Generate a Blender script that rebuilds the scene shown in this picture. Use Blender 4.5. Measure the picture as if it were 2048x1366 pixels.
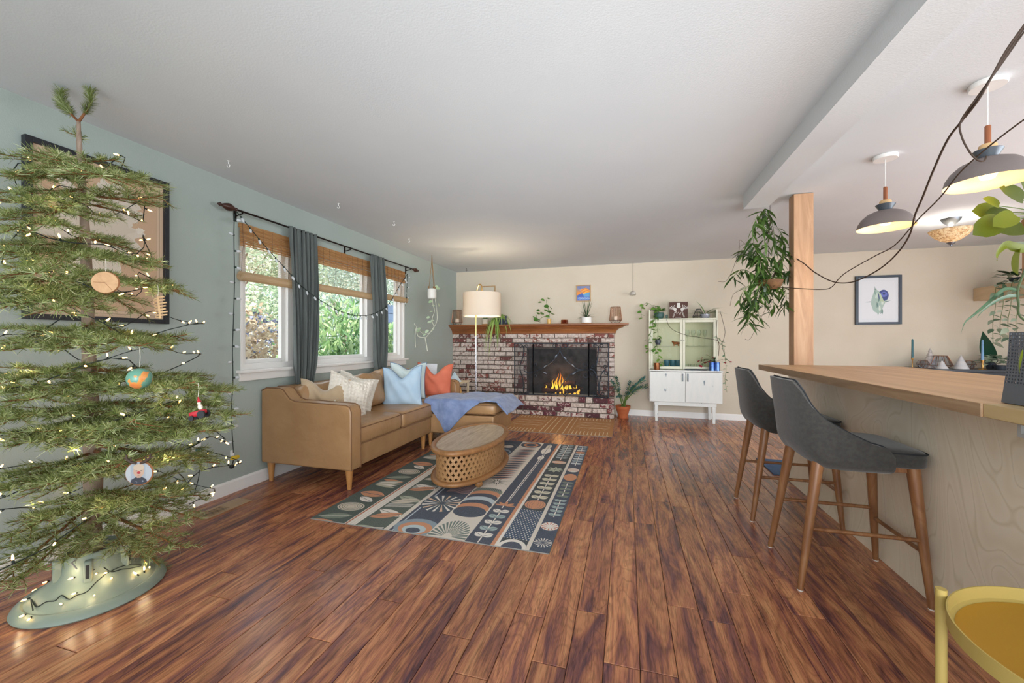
import bpy, bmesh, math, random
import numpy as np
from mathutils import Vector, Matrix, Euler
random.seed(7)
PI = math.pi
scene = bpy.context.scene
COL = scene.collection
for o in list(bpy.data.objects): bpy.data.objects.remove(o)

# ------------------------------------------------------------------ camera
YAW = math.atan(230/800); FPX = 800.0; HC = 1.17
cam_d = bpy.data.cameras.new('camera'); cam = bpy.data.objects.new('camera', cam_d); COL.objects.link(cam)
cam.location = (0, 0, HC); cam.rotation_euler = (PI/2, 0, YAW)
cam_d.sensor_width = 36; cam_d.lens = 36*FPX/2048; cam_d.clip_start = .02; cam_d.clip_end = 200
scene.camera = cam
SN, CS = math.sin(YAW), math.cos(YAW)
def ray(px, py):
    a = (px-1024)/FPX; b = (683-py)/FPX
    return (-SN+CS*a, CS+SN*a, b)
def onx(px, py, X):
    r = ray(px, py); t = X/r[0]; return Vector((X, r[1]*t, HC+r[2]*t))
def ony(px, py, Y):
    r = ray(px, py); t = Y/r[1]; return Vector((r[0]*t, Y, HC+r[2]*t))
def onz(px, py, Z):
    r = ray(px, py); t = (Z-HC)/r[2]; return Vector((r[0]*t, r[1]*t, Z))

# ------------------------------------------------------------------ light and exposure
def lin(c):
    return tuple(((x/12.92) if x <= .04045 else ((x+.055)/1.055)**2.4) for x in c)
def rgb(h):
    h = h.lstrip('#'); return tuple(int(h[i:i+2], 16)/255 for i in (0, 2, 4))
world = bpy.data.worlds.new('sky'); scene.world = world; world.use_nodes = True
wn = world.node_tree; wn.nodes.clear()
wo = wn.nodes.new('ShaderNodeOutputWorld'); wb = wn.nodes.new('ShaderNodeBackground')
wb.inputs['Color'].default_value = (*lin(rgb('#dfe9f2')), 1); wb.inputs['Strength'].default_value = 2.9
wn.links.new(wb.outputs[0], wo.inputs[0])
def sun(name, elev, az, strength, color, angle):
    d = bpy.data.lights.new(name, 'SUN'); d.energy = strength; d.color = color; d.angle = math.radians(angle)
    o = bpy.data.objects.new(name, d); COL.objects.link(o)
    o.rotation_euler = (PI/2-math.radians(elev), 0, math.radians(az)); o.location = (3, 3, 8)
    return o
sun('sun', 42, 62, 8.5, (1, .95, .86), .6)
def area(name, loc, target, sx, sy, watts, color, spread=180):
    d = bpy.data.lights.new(name, 'AREA'); d.shape = 'RECTANGLE'; d.size = sx; d.size_y = sy; d.energy = watts; d.color = color; d.spread = math.radians(spread)
    o = bpy.data.objects.new(name, d); COL.objects.link(o); o.location = loc
    o.rotation_euler = (Vector(target)-Vector(loc)).to_track_quat('-Z', 'Y').to_euler()
    return o
area('rear_fill_light', (0.6, -1.9, 1.5), (0.2, 4, 1.5), 5.0, 1.9, 60, (.97, .99, 1))  # added fill behind the camera, no window modelled there
area('right_fill_light', (5.0, 2.6, 1.5), (-2, 3.8, 1.4), 3.0, 1.6, 50, (.97, .99, 1))  # unseen fill from the open right side, not an actual window
area('far_ceiling_fill_light', (3.9, 2.0, .9), (.4, 6.0, 2.4), 2.2, 1.6, 42, (.97, .99, 1))  # extra fill out of frame, added to lift far ceiling and back wall
area('deep_room_fill_light', (.5, -1.2, 1.15), (-1.0, 5.6, 2.2), 2.4, 1.0, 34, (.97, .99, 1), 60)  # added narrow fill from behind the camera for the deep end of the room
area('near_ceiling_fill_light', (0.2, -1.0, .7), (0.1, 0.4, 3.2), 3.6, 1.6, 20, (.92, .97, 1))  # unseen upward fill, added to brighten the ceiling near the camera
scene.view_settings.view_transform = 'Standard'; scene.view_settings.look = 'None'
scene.view_settings.gamma = 1; scene.view_settings.use_curve_mapping = False
scene.view_settings.exposure = 0.0
scene.cycles.max_bounces = 8; scene.cycles.transparent_max_bounces = 16
try: scene.cycles.sample_clamp_indirect = 4.0
except Exception: pass

# ------------------------------------------------------------------ materials
MATS = {}
def nodes_of(name):
    m = bpy.data.materials.new(name); m.use_nodes = True; nt = m.node_tree; nt.nodes.clear()
    out = nt.nodes.new('ShaderNodeOutputMaterial'); b = nt.nodes.new('ShaderNodeBsdfPrincipled')
    nt.links.new(b.outputs[0], out.inputs[0]); MATS[name] = m
    return m, nt, b, out
def N(nt, t, **kw):
    n = nt.nodes.new(t)
    for k, v in kw.items():
        if isinstance(k, str) and hasattr(n, k): setattr(n, k, v)
        else: n.inputs[k].default_value = v
    return n
def C4(h): return (*lin(rgb(h)), 1)
def ramp(nt, stops, fac):
    r = nt.nodes.new('ShaderNodeValToRGB'); e = r.color_ramp.elements
    while len(e) < len(stops): e.new(.5)
    for el, (p, c) in zip(e, stops): el.position = p; el.color = C4(c)
    nt.links.new(fac, r.inputs[0]); return r
def coords(nt, kind='Object', scale=(1, 1, 1), rnd=0.0):
    tc = nt.nodes.new('ShaderNodeTexCoord'); mp = nt.nodes.new('ShaderNodeMapping')
    mp.inputs['Scale'].default_value = scale
    nt.links.new(tc.outputs[kind], mp.inputs[0])
    if rnd:
        oi = nt.nodes.new('ShaderNodeObjectInfo'); ge = nt.nodes.new('ShaderNodeNewGeometry')
        ad = N(nt, 'ShaderNodeMath', operation='ADD'); ml = N(nt, 'ShaderNodeMath', operation='MULTIPLY')
        nt.links.new(oi.outputs['Random'], ad.inputs[0]); nt.links.new(ge.outputs['Random Per Island'], ad.inputs[1])
        nt.links.new(ad.outputs[0], ml.inputs[0]); ml.inputs[1].default_value = rnd
        va = N(nt, 'ShaderNodeVectorMath', operation='ADD'); cm = nt.nodes.new('ShaderNodeCombineXYZ')
        for i in range(3): nt.links.new(ml.outputs[0], cm.inputs[i])
        nt.links.new(mp.outputs[0], va.inputs[0]); nt.links.new(cm.outputs[0], va.inputs[1])
        return va.outputs[0], ad.outputs[0]
    return mp.outputs[0], None
def bump(nt, b, h, strength=.3, dist=.01):
    bp = nt.nodes.new('ShaderNodeBump'); bp.inputs['Strength'].default_value = strength; bp.inputs['Distance'].default_value = dist
    nt.links.new(h, bp.inputs['Height']); nt.links.new(bp.outputs[0], b.inputs['Normal'])
def pm(name, c1, c2=None, scale=10, stretch=(1, 1, 1), rough=.6, metal=0, bmp=0, bscale=None, lo=.35, hi=.65, spec=None, trans=0, ior=1.45, emit=None, es=0, coat=0, sheen=0, detail=4, alpha=1, rnd=0, sss=0):
    m, nt, b, out = nodes_of(name)
    b.inputs['Roughness'].default_value = rough; b.inputs['Metallic'].default_value = metal
    if spec is not None: b.inputs['Specular IOR Level'].default_value = spec
    b.inputs['Transmission Weight'].default_value = trans; b.inputs['IOR'].default_value = ior
    b.inputs['Coat Weight'].default_value = coat; b.inputs['Sheen Weight'].default_value = sheen; b.inputs['Alpha'].default_value = alpha
    if sss: b.inputs['Subsurface Weight'].default_value = sss; b.inputs['Subsurface Radius'].default_value = (.02, .02, .02)
    if emit: b.inputs['Emission Color'].default_value = C4(emit); b.inputs['Emission Strength'].default_value = es
    b.inputs['Base Color'].default_value = C4(c1)
    if c2 or bmp:
        v, r = coords(nt, 'Object', stretch, rnd)
        n = N(nt, 'ShaderNodeTexNoise'); n.inputs['Scale'].default_value = scale; n.inputs['Detail'].default_value = detail
        nt.links.new(v, n.inputs['Vector'])
        if c2:
            rp = ramp(nt, [(lo, c1), (hi, c2)], n.outputs['Fac']); nt.links.new(rp.outputs[0], b.inputs['Base Color'])
        if bmp:
            n2 = n
            if bscale:
                n2 = N(nt, 'ShaderNodeTexNoise'); n2.inputs['Scale'].default_value = bscale; n2.inputs['Detail'].default_value = 3
                nt.links.new(v, n2.inputs['Vector'])
            bump(nt, b, n2.outputs['Fac'], bmp)
    return m
def wood(name, stops, stretch=(14, 1.2, 14), scale=1.0, rough=.45, rnd=0, bmp=.08, dist=1.5, spec=.5, coat=0):
    m, nt, b, out = nodes_of(name)
    v, r = coords(nt, 'Object', stretch, rnd)
    n = N(nt, 'ShaderNodeTexNoise'); n.inputs['Scale'].default_value = scale; n.inputs['Detail'].default_value = 6; n.inputs['Distortion'].default_value = dist; n.inputs['Roughness'].default_value = .62
    nt.links.new(v, n.inputs['Vector'])
    rp = ramp(nt, stops, n.outputs['Fac']); nt.links.new(rp.outputs[0], b.inputs['Base Color'])
    b.inputs['Roughness'].default_value = rough; b.inputs['Specular IOR Level'].default_value = spec; b.inputs['Coat Weight'].default_value = coat
    if bmp: bump(nt, b, n.outputs['Fac'], bmp)
    return m

# ------------------------------------------------------------------ mesh builder
class MB:
    def __init__(s): s.v = []; s.f = []; s.M = None
    def add(s, vs, fs):
        k = len(s.v)
        if s.M is not None: vs = [tuple(s.M @ Vector(p)) for p in vs]
        s.v += [tuple(p) for p in vs]; s.f += [tuple(i+k for i in f) for f in fs]; return s
    def box(s, x0, x1, y0, y1, z0, z1):
        vs = [(x, y, z) for z in (z0, z1) for y in (y0, y1) for x in (x0, x1)]
        return s.add(vs, [(0, 2, 3, 1), (4, 5, 7, 6), (0, 1, 5, 4), (2, 6, 7, 3), (0, 4, 6, 2), (1, 3, 7, 5)])
    def prism(s, poly, axis, a, b):
        n = len(poly)
        def P(p, t):
            if axis == 'x': return (t, p[0], p[1])
            if axis == 'y': return (p[0], t, p[1])
            return (p[0], p[1], t)
        vs = [P(p, a) for p in poly]+[P(p, b) for p in poly]
        fs = [tuple(range(n))[::-1], tuple(range(n, 2*n))]+[(i, (i+1) % n, n+(i+1) % n, n+i) for i in range(n)]
        return s.add(vs, fs)
    def tube(s, pts, r, seg=6, close=False, cap=True):
        pts = [Vector(p) for p in pts]; n = len(pts)
        rs = r if isinstance(r, (list, tuple)) else [r]*n
        vs = []; up = None
        for i, p in enumerate(pts):
            if close: d = pts[(i+1) % n]-pts[i-1]
            else: d = pts[min(i+1, n-1)]-pts[max(i-1, 0)]
            if d.length < 1e-9: d = Vector((0, 0, 1))
            d.normalize()
            if up is None:
                up = Vector((0, 0, 1)) if abs(d.z) < .9 else Vector((1, 0, 0))
            a = up-d*up.dot(d)
            if a.length < 1e-5: a = d.orthogonal()
            a.normalize(); up = a; b = d.cross(a)
            for k in range(seg):
                t = 2*PI*k/seg; vs.append(p+(a*math.cos(t)+b*math.sin(t))*rs[i])
        fs = []
        for i in range(n if close else n-1):
            j = (i+1) % n
            for k in range(seg): fs.append((i*seg+k, i*seg+(k+1) % seg, j*seg+(k+1) % seg, j*seg+k))
        if cap and not close: fs += [tuple(range(seg))[::-1], tuple(range((n-1)*seg, n*seg))]
        return s.add(vs, fs)
    def lathe(s, prof, c=(0, 0, 0), seg=24, sx=1, sy=1, rot=0, cap=True):
        vs = []; n = len(prof)
        for r, z in prof:
            for k in range(seg):
                t = 2*PI*k/seg; x = r*math.cos(t)*sx; y = r*math.sin(t)*sy
                vs.append((c[0]+x*math.cos(rot)-y*math.sin(rot), c[1]+x*math.sin(rot)+y*math.cos(rot), c[2]+z))
        fs = [(i*seg+k, i*seg+(k+1) % seg, (i+1)*seg+(k+1) % seg, (i+1)*seg+k) for i in range(n-1) for k in range(seg)]
        if cap:
            if prof[0][0] > 1e-6: fs.append(tuple(range(seg))[::-1])
            if prof[-1][0] > 1e-6: fs.append(tuple(range((n-1)*seg, n*seg)))
        return s.add(vs, fs)
    def sup(s, c, r, e1=.3, e2=.3, nu=32, nv=16):
        def cp(t, e): v = math.cos(t); return math.copysign(abs(v)**e, v)
        def sp(t, e): v = math.sin(t); return math.copysign(abs(v)**e, v)
        vs = []
        for j in range(nv+1):
            ph = -PI/2+PI*j/nv
            for i in range(nu):
                th = 2*PI*i/nu
                vs.append((c[0]+r[0]*cp(ph, e1)*cp(th, e2), c[1]+r[1]*cp(ph, e1)*sp(th, e2), c[2]+r[2]*sp(ph, e1)))
        fs = [(j*nu+i, j*nu+(i+1) % nu, (j+1)*nu+(i+1) % nu, (j+1)*nu+i) for j in range(nv) for i in range(nu)]
        return s.add(vs, fs)
    def grid(s, fn, nu, nv, closeu=False):
        vs = [fn(i/nu, j/nv) for j in range(nv+1) for i in range(nu+(0 if closeu else 1))]
        w = nu if closeu else nu+1
        fs = [(j*w+i, j*w+(i+1) % w, (j+1)*w+(i+1) % w, (j+1)*w+i) for j in range(nv) for i in range(nu)]
        return s.add(vs, fs)
    def sphere(s, c, r, seg=10, rings=6):
        rr = r if isinstance(r, (tuple, list)) else (r, r, r)
        return s.sup(c, rr, 1, 1, seg, rings)
def mesh_of(name, mb, off=(0, 0, 0), mat=None, smooth=True, angle=40, uv=None):
    me = bpy.data.meshes.new(name)
    ox, oy, oz = off
    me.from_pydata([(x-ox, y-oy, z-oz) for x, y, z in mb.v], [], mb.f)
    if mat: me.materials.append(MATS[mat] if isinstance(mat, str) else mat)
    if smooth:
        me.shade_smooth()
        if angle < 179: me.set_sharp_from_angle(angle=math.radians(angle))
    if uv:
        l = me.uv_layers.new(name='uv')
        for lp in me.loops:
            p = me.vertices[lp.vertex_index].co; l.data[lp.index].uv = uv(Vector((p.x+ox, p.y+oy, p.z+oz)))
    me.update(); return me
def mods(o, bevel=0, solid=0, sub=0, segs=2):
    if solid:
        m = o.modifiers.new('solid', 'SOLIDIFY'); m.thickness = solid; m.offset = 0
    if bevel:
        m = o.modifiers.new('bevel', 'BEVEL'); m.width = bevel; m.segments = segs; m.limit_method = 'ANGLE'; m.angle_limit = math.radians(40); m.harden_normals = False
    if sub:
        m = o.modifiers.new('sub', 'SUBSURF'); m.levels = sub; m.render_levels = sub
def root_of(o):
    while o.parent: o = o.parent
    return o
def thing(name, label, cat, loc=(0, 0, 0), group=None, kind=None):
    o = bpy.data.objects.new(name, None); COL.objects.link(o); o.location = loc; o.empty_display_size = .1
    if label: o['label'] = label
    if cat: o['category'] = cat
    if group: o['group'] = group
    if kind: o['kind'] = kind
    return o
def part(name, mb, mat, parent, label=None, kind=None, smooth=True, angle=40, uv=None, **md):
    off = root_of(parent).location
    o = bpy.data.objects.new(name, mesh_of(name, mb, off, mat, smooth, angle, uv)); COL.objects.link(o); o.parent = parent
    if label: o['label'] = label
    if kind: o['kind'] = kind
    mods(o, **md); return o
def solo(name, mb, mat, label, cat, group=None, kind=None, smooth=True, angle=40, uv=None, **md):
    a = np.array(mb.v); c = ((a[:, 0].min()+a[:, 0].max())/2, (a[:, 1].min()+a[:, 1].max())/2, a[:, 2].min())
    o = bpy.data.objects.new(name, mesh_of(name, mb, c, mat, smooth, angle, uv)); COL.objects.link(o); o.location = c
    if label: o['label'] = label
    if cat: o['category'] = cat
    if group: o['group'] = group
    if kind: o['kind'] = kind
    mods(o, **md); return o
def struct(name, mb, mat, **md):
    return solo(name, mb, mat, None, None, kind='structure', **md)
def inst(name, me, parent, M, md=None, label=None):
    """one piece that shares its mesh; M = world matrix"""
    o = bpy.data.objects.new(name, me); COL.objects.link(o)
    if parent:
        o.parent = parent; M = Matrix.Translation(-Vector(root_of(parent).location)) @ M
    o.matrix_basis = M
    if label: o['label'] = label
    return o
def copy_tree(o, parent=None):
    c = o.copy(); COL.objects.link(c); c.parent = parent
    for ch in list(o.children): copy_tree(ch, c)
    return c
def T(x, y, z): return Matrix.Translation((x, y, z))
def R(a, ax): return Matrix.Rotation(a, 4, ax)
def S(x, y, z): return Matrix.Diagonal((x, y, z, 1))

# ------------------------------------------------------------------ numpy canvas for flat prints
class CV:
    def __init__(s, w, h, bg): s.w, s.h = w, h; s.a = np.empty((h, w, 3), np.float32); s.a[:] = rgb(bg)
    def _put(s, x0, x1, y0, y1, mask, c): s.a[y0:y1, x0:x1][mask] = rgb(c) if isinstance(c, str) else c
    def _bb(s, x0, x1, y0, y1):
        x0 = max(0, int(x0)); y0 = max(0, int(y0)); x1 = min(s.w, int(x1)+2); y1 = min(s.h, int(y1)+2)
        if x1 <= x0 or y1 <= y0: return None
        Y, X = np.mgrid[y0:y1, x0:x1]; return x0, x1, y0, y1, X+.5, Y+.5
    def poly(s, pts, c):
        xs = [p[0] for p in pts]; ys = [p[1] for p in pts]; b = s._bb(min(xs), max(xs), min(ys), max(ys))
        if not b: return
        x0, x1, y0, y1, X, Y = b; m = np.zeros(X.shape, bool); n = len(pts)
        for i in range(n):
            ax, ay = pts[i]; bx, by = pts[(i+1) % n]
            if ay == by: continue
            m ^= ((ay > Y) != (by > Y)) & (X < (bx-ax)*(Y-ay)/(by-ay)+ax)
        s._put(x0, x1, y0, y1, m, c)
    def rect(s, x0, y0, x1, y1, c): s.poly([(x0, y0), (x1, y0), (x1, y1), (x0, y1)], c)
    def ell(s, cx, cy, rx, ry, c, ri=0):
        b = s._bb(cx-rx, cx+rx, cy-ry, cy+ry)
        if not b: return
        x0, x1, y0, y1, X, Y = b; q = ((X-cx)/rx)**2+((Y-cy)/ry)**2
        s._put(x0, x1, y0, y1, (q <= 1) & (q >= ri*ri), c)
    def line(s, pts, w, c):
        for (ax, ay), (bx, by) in zip(pts, pts[1:]):
            b = s._bb(min(ax, bx)-w, max(ax, bx)+w, min(ay, by)-w, max(ay, by)+w)
            if not b: continue
            x0, x1, y0, y1, X, Y = b; dx, dy = bx-ax, by-ay; L = dx*dx+dy*dy+1e-9
            t = np.clip(((X-ax)*dx+(Y-ay)*dy)/L, 0, 1)
            s._put(x0, x1, y0, y1, ((X-ax-t*dx)**2+(Y-ay-t*dy)**2) <= (w/2)**2, c)
    def leaf(s, x, y, ang, L, W, c, vein=None):
        ca, sa = math.cos(ang), math.sin(ang); P = []
        for k in range(9): t = k/8; P.append((t*L, W/2*math.sin(PI*t)**.8))
        P += [(a, -b) for a, b in P[::-1]]
        s.poly([(x+a*ca-b*sa, y+a*sa+b*ca) for a, b in P], c)
        if vein: s.line([(x, y), (x+L*.9*ca, y+L*.9*sa)], max(1.5, W*.06), vein)
    def image(s, name):
        im = bpy.data.images.new(name, s.w, s.h, alpha=False)
        a = np.ones((s.h, s.w, 4), np.float32); a[:, :, :3] = s.a[::-1]; im.pixels.foreach_set(a.ravel()); im.update(); im.pack(); return im
def print_mat(name, cv, rough=.8, bmp=0, bs=300, wear=0, wearc='#ffffff'):
    m, nt, b, out = nodes_of(name); t = nt.nodes.new('ShaderNodeTexImage'); t.image = cv.image(name)
    uvn = nt.nodes.new('ShaderNodeUVMap'); nt.links.new(uvn.outputs[0], t.inputs[0]); b.inputs['Roughness'].default_value = rough
    src = t.outputs[0]
    if wear:
        v, _ = coords(nt, 'Object'); n = N(nt, 'ShaderNodeTexNoise'); n.inputs['Scale'].default_value = bs; nt.links.new(v, n.inputs[0])
        mx = N(nt, 'ShaderNodeMix', data_type='RGBA'); mr = N(nt, 'ShaderNodeMapRange'); mr.inputs[1].default_value = .55; mr.inputs[2].default_value = .8; mr.inputs[4].default_value = wear
        nt.links.new(n.outputs[0], mr.inputs[0]); nt.links.new(mr.outputs[0], mx.inputs[0]); nt.links.new(src, mx.inputs[6]); mx.inputs[7].default_value = C4(wearc); src = mx.outputs[2]
    nt.links.new(src, b.inputs['Base Color'])
    if bmp:
        v, _ = coords(nt, 'Object'); n = N(nt, 'ShaderNodeTexNoise'); n.inputs['Scale'].default_value = bs; nt.links.new(v, n.inputs[0]); bump(nt, b, n.outputs[0], bmp, .004)
    return m
# ================================================================== THE SETTING
LX, BY, CZ, RX, FY = -2.94, 6.63, 2.41, 5.3, -2.4
pm('wall_sage', '#a8b3ad', '#a4afa9', scale=2, rough=.75, bmp=.12, bscale=160)
pm('wall_beige', '#cfc4b2', '#cabfac', scale=2, rough=.75, bmp=.12, bscale=160)
pm('ceiling_white', '#d6dbde', '#d3d8dc', scale=2, rough=.85, bmp=.1, bscale=120)
pm('trim_white', '#ecebe8', rough=.4)
pm('window_white', '#e9e7e3', rough=.35)
# floor planks: hickory laminate, dark figure over red brown
m, nt, b, out = nodes_of('floor_plank')
v, rn = coords(nt, 'Object', (9, 1.1, 9), 37.0)
n1 = N(nt, 'ShaderNodeTexNoise'); n1.inputs['Scale'].default_value = 1.15; n1.inputs['Detail'].default_value = 5; n1.inputs['Distortion'].default_value = 1.6; n1.inputs['Roughness'].default_value = .6
nt.links.new(v, n1.inputs[0])
r1 = ramp(nt, [(.30, '#523641'), (.40, '#7d4c46'), (.48, '#a0654b'), (.56, '#b87a55'), (.72, '#cd9366')], n1.outputs[0])
v2, _ = coords(nt, 'Object', (85, 5, 85), 37.0)
n2 = N(nt, 'ShaderNodeTexNoise'); n2.inputs['Scale'].default_value = 1.0; n2.inputs['Detail'].default_value = 4; n2.inputs['Distortion'].default_value = 2.2; nt.links.new(v2, n2.inputs[0])
v3, _ = coords(nt, 'Object', (7, 1.6, 7), 37.0); n3 = N(nt, 'ShaderNodeTexNoise'); n3.inputs['Scale'].default_value = 1.0; n3.inputs['Detail'].default_value = 2; n3.inputs['Distortion'].default_value = 1.0; nt.links.new(v3, n3.inputs[0]); m3 = N(nt, 'ShaderNodeMath', operation='MULTIPLY'); m3.inputs[1].default_value = 22; nt.links.new(n3.outputs[0], m3.inputs[0]); p3_ = N(nt, 'ShaderNodeMath', operation='PINGPONG'); p3_.inputs[1].default_value = 1; nt.links.new(m3.outputs[0], p3_.inputs[0]); q3 = N(nt, 'ShaderNodeMapRange'); q3.inputs[1].default_value = 0; q3.inputs[2].default_value = .45; q3.inputs[3].default_value = .72; q3.inputs[4].default_value = 1.0; nt.links.new(p3_.outputs[0], q3.inputs[0])
mr = N(nt, 'ShaderNodeMapRange'); mr.inputs[1].default_value = .34; mr.inputs[2].default_value = .52; mr.inputs[3].default_value = .55; mr.inputs[4].default_value = 1.0; nt.links.new(n2.outputs[0], mr.inputs[0])
mx = N(nt, 'ShaderNodeMix', data_type='RGBA', blend_type='MULTIPLY'); mx.inputs[0].default_value = 1
mm_ = N(nt, 'ShaderNodeMath', operation='MULTIPLY'); nt.links.new(mr.outputs[0], mm_.inputs[0]); nt.links.new(q3.outputs[0], mm_.inputs[1]); nt.links.new(r1.outputs[0], mx.inputs[6]); nt.links.new(mm_.outputs[0], mx.inputs[7])
fr = N(nt, 'ShaderNodeMath', operation='FRACT'); nt.links.new(rn, fr.inputs[0])
hv = nt.nodes.new('ShaderNodeHueSaturation'); hv.inputs['Saturation'].default_value = 1.0
vr = N(nt, 'ShaderNodeMapRange'); vr.inputs[3].default_value = .84; vr.inputs[4].default_value = 1.22; nt.links.new(fr.outputs[0], vr.inputs[0]); nt.links.new(vr.outputs[0], hv.inputs['Value'])
nt.links.new(mx.outputs[2], hv.inputs['Color']); nt.links.new(hv.outputs[0], b.inputs['Base Color'])
b.inputs['Roughness'].default_value = .27; b.inputs['Specular IOR Level'].default_value = .6
bump(nt, b, n2.outputs[0], .12, .004)
pm('floor_gap', '#2a1c18', rough=.8)

fl = MB(); fl.box(LX-.1, RX, FY, BY+.1, -.06, -.006)
floor = struct('floor', fl, 'floor_gap', smooth=False)
PW = .127; PL = 1.21
planks = []
i0 = int((LX)/PW)-1
for i in range(i0, int(RX/PW)+1):
    rr = random.Random(i*7+3); off = rr.random()*PL
    j = int((FY-off)/PL)-1
    while j*PL+off < BY:
        x0 = max(i*PW+.045, LX); x1 = min((i+1)*PW+.045, RX); y0 = max(j*PL+off, -.3); y1 = min((j+1)*PL+off, BY)
        if x1-x0 > .01 and y1-y0 > .02: planks.append((x0, x1, y0, y1))
        j += 1
def plank_mb(mb, x0, x1, y0, y1):
    g = .0012; c = .0022; zt = 0.0; zb = -.006
    a = [(x0+g, y0+g), (x1-g, y0+g), (x1-g, y1-g), (x0+g, y1-g)]; q = [(x0+g+c, y0+g+c), (x1-g-c, y0+g+c), (x1-g-c, y1-g-c), (x0+g+c, y1-g-c)]
    mb.add([(x, y, zb) for x, y in a]+[(x, y, zt-.0015) for x, y in a]+[(x, y, zt) for x, y in q],
           [(8, 9, 10, 11)]+[(i, (i+1) % 4, 4+(i+1) % 4, 4+i) for i in range(4)]+[(4+i, 4+(i+1) % 4, 8+(i+1) % 4, 8+i) for i in range(4)])
def vis(p):
    X, Y = (p[0]+p[1])/2, (p[2]+p[3])/2
    best = 0
    for Yc in (p[2], Y, p[3]):
        d = -X*SN+Yc*CS; xc = X*CS+Yc*SN
        if d > .2 and abs(xc/d*FPX) < 1024 and HC/d*FPX < 690: best = max(best, 1/d**2)
    hid = X > 1.4 and Y < 3.9
    return 0 if hid else best*(p[3]-p[2])
planks.sort(key=vis, reverse=True)
near, rest = planks[:296], planks[296:]
for p in near:
    mb = MB(); plank_mb(mb, *p); part('plank', mb, 'floor_plank', floor, smooth=False)
mb = MB()
for p in rest: plank_mb(mb, *p)
part('planks_far', mb, 'floor_plank', floor, kind='stuff', smooth=False)

# walls
w = MB()
WY0, WY1, WZ0, WZ1 = 2.46, 4.86, .94, 2.09
w.box(LX-.15, LX, FY, WY0, -.05, CZ); w.box(LX-.15, LX, WY1, BY+.1, -.05, CZ)
w.box(LX-.15, LX, WY0, WY1, -.05, WZ0); w.box(LX-.15, LX, WY0, WY1, WZ1, CZ)
struct('wall_left', w, 'wall_sage', smooth=False)
w = MB(); w.box(LX, RX+.1, BY, BY+.12, -.05, CZ); struct('wall_back', w, 'wall_beige', smooth=False)
w = MB(); w.box(RX, RX+.1, 3.9, BY, -.05, CZ); struct('wall_right', w, 'wall_beige', smooth=False)
w = MB(); w.box(LX-.15, RX+.1, FY, BY+.12, CZ, CZ+.08); struct('ceiling', w, 'ceiling_white', smooth=False)
w = MB(); w.box(.947, 1.13, FY, 3.80, 2.29, CZ); struct('trim_1', w, 'ceiling_white', smooth=False)
# baseboards
def baseb(name, poly, axis, a, c): w = MB(); w.prism(poly, axis, a, c); struct(name, w, 'trim_white', smooth=False)
baseb('baseboard_left', [(LX, 0), (LX+.014, 0), (LX+.014, .085), (LX+.008, .1), (LX, .1)], 'y', FY, 6.2)
baseb('baseboard_back', [(BY, 0), (BY-.014, 0), (BY-.014, .075), (BY-.008, .09), (BY, .09)], 'x', -.16, RX)
# window
win = thing('window_1', None, None, (LX, 3.65, WZ0), kind='structure')
f = MB(); fx0, fx1 = LX-.11, LX-.02
for (y0, y1) in ((WY0, WY0+.05), (WY1-.07, WY1), (2.93, 3.07), (4.08, 4.22)): f.box(fx0, fx1, y0, y1, WZ0, WZ1)
f.box(fx0, fx1+.002, WY0, WY1, WZ0, WZ0+.05); f.box(fx0, fx1+.002, WY0, WY1, WZ1-.05, WZ1)
part('window_frame', f, 'window_white', win, bevel=.004)
for (y0, y1) in ((WY0+.05, 2.93), (3.07, 4.08), (4.22, WY1-.07)):
    s_ = MB(); a = .032; xx0, xx1 = fx0+.01, fx0+.05
    s_.box(xx0, xx1, y0, y0+a, WZ0+.05, WZ1-.05); s_.box(xx0, xx1, y1-a, y1, WZ0+.05, WZ1-.05); s_.box(xx0, xx1, y0+a, y1-a, WZ0+.05, WZ0+.05+a); s_.box(xx0, xx1, y0+a, y1-a, WZ1-.05-a, WZ1-.05)
    part('sash', s_, 'window_white', win, bevel=.003)
m, nt, b, out = nodes_of('pane_glass')
tr = nt.nodes.new('ShaderNodeBsdfTransparent'); gl = nt.nodes.new('ShaderNodeBsdfGlossy'); gl.inputs['Roughness'].default_value = .02
fz = nt.nodes.new('ShaderNodeLayerWeight'); fz.inputs[0].default_value = .12; ms = nt.nodes.new('ShaderNodeMixShader')
fm = N(nt, 'ShaderNodeMath', operation='MULTIPLY'); fm.inputs[1].default_value = .35; nt.links.new(fz.outputs['Facing'], fm.inputs[0])
nt.links.new(fm.outputs[0], ms.inputs[0]); nt.links.new(tr.outputs[0], ms.inputs[1]); nt.links.new(gl.outputs[0], ms.inputs[2]); nt.links.new(ms.outputs[0], out.inputs[0])
for (y0, y1) in ((WY0+.08, 2.90), (3.10, 4.05), (4.25, WY1-.10)):
    g = MB(); g.box(fx0+.028, fx0+.032, y0, y1, WZ0+.08, WZ1-.08); part('pane', g, 'pane_glass', win, smooth=False)
f = MB(); f.box(LX-.02, LX+.05, WY0-.05, WY1+.05, WZ0-.022, WZ0+.002); part('window_sill', f, 'window_white', win, bevel=.005)
f = MB(); f.box(LX+.001, LX+.02, WY0-.03, WY1+.03, WZ0-.085, WZ0-.022); part('apron', f, 'window_white', win, bevel=.003)
f = MB(); f.box(LX-.019, LX+.004, WY0-.012, WY0+.012, WZ0, WZ1); f.box(LX-.019, LX+.004, WY1-.012, WY1+.012, WZ0, WZ1); part('casing', f, 'window_white', win, bevel=.002)

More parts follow.
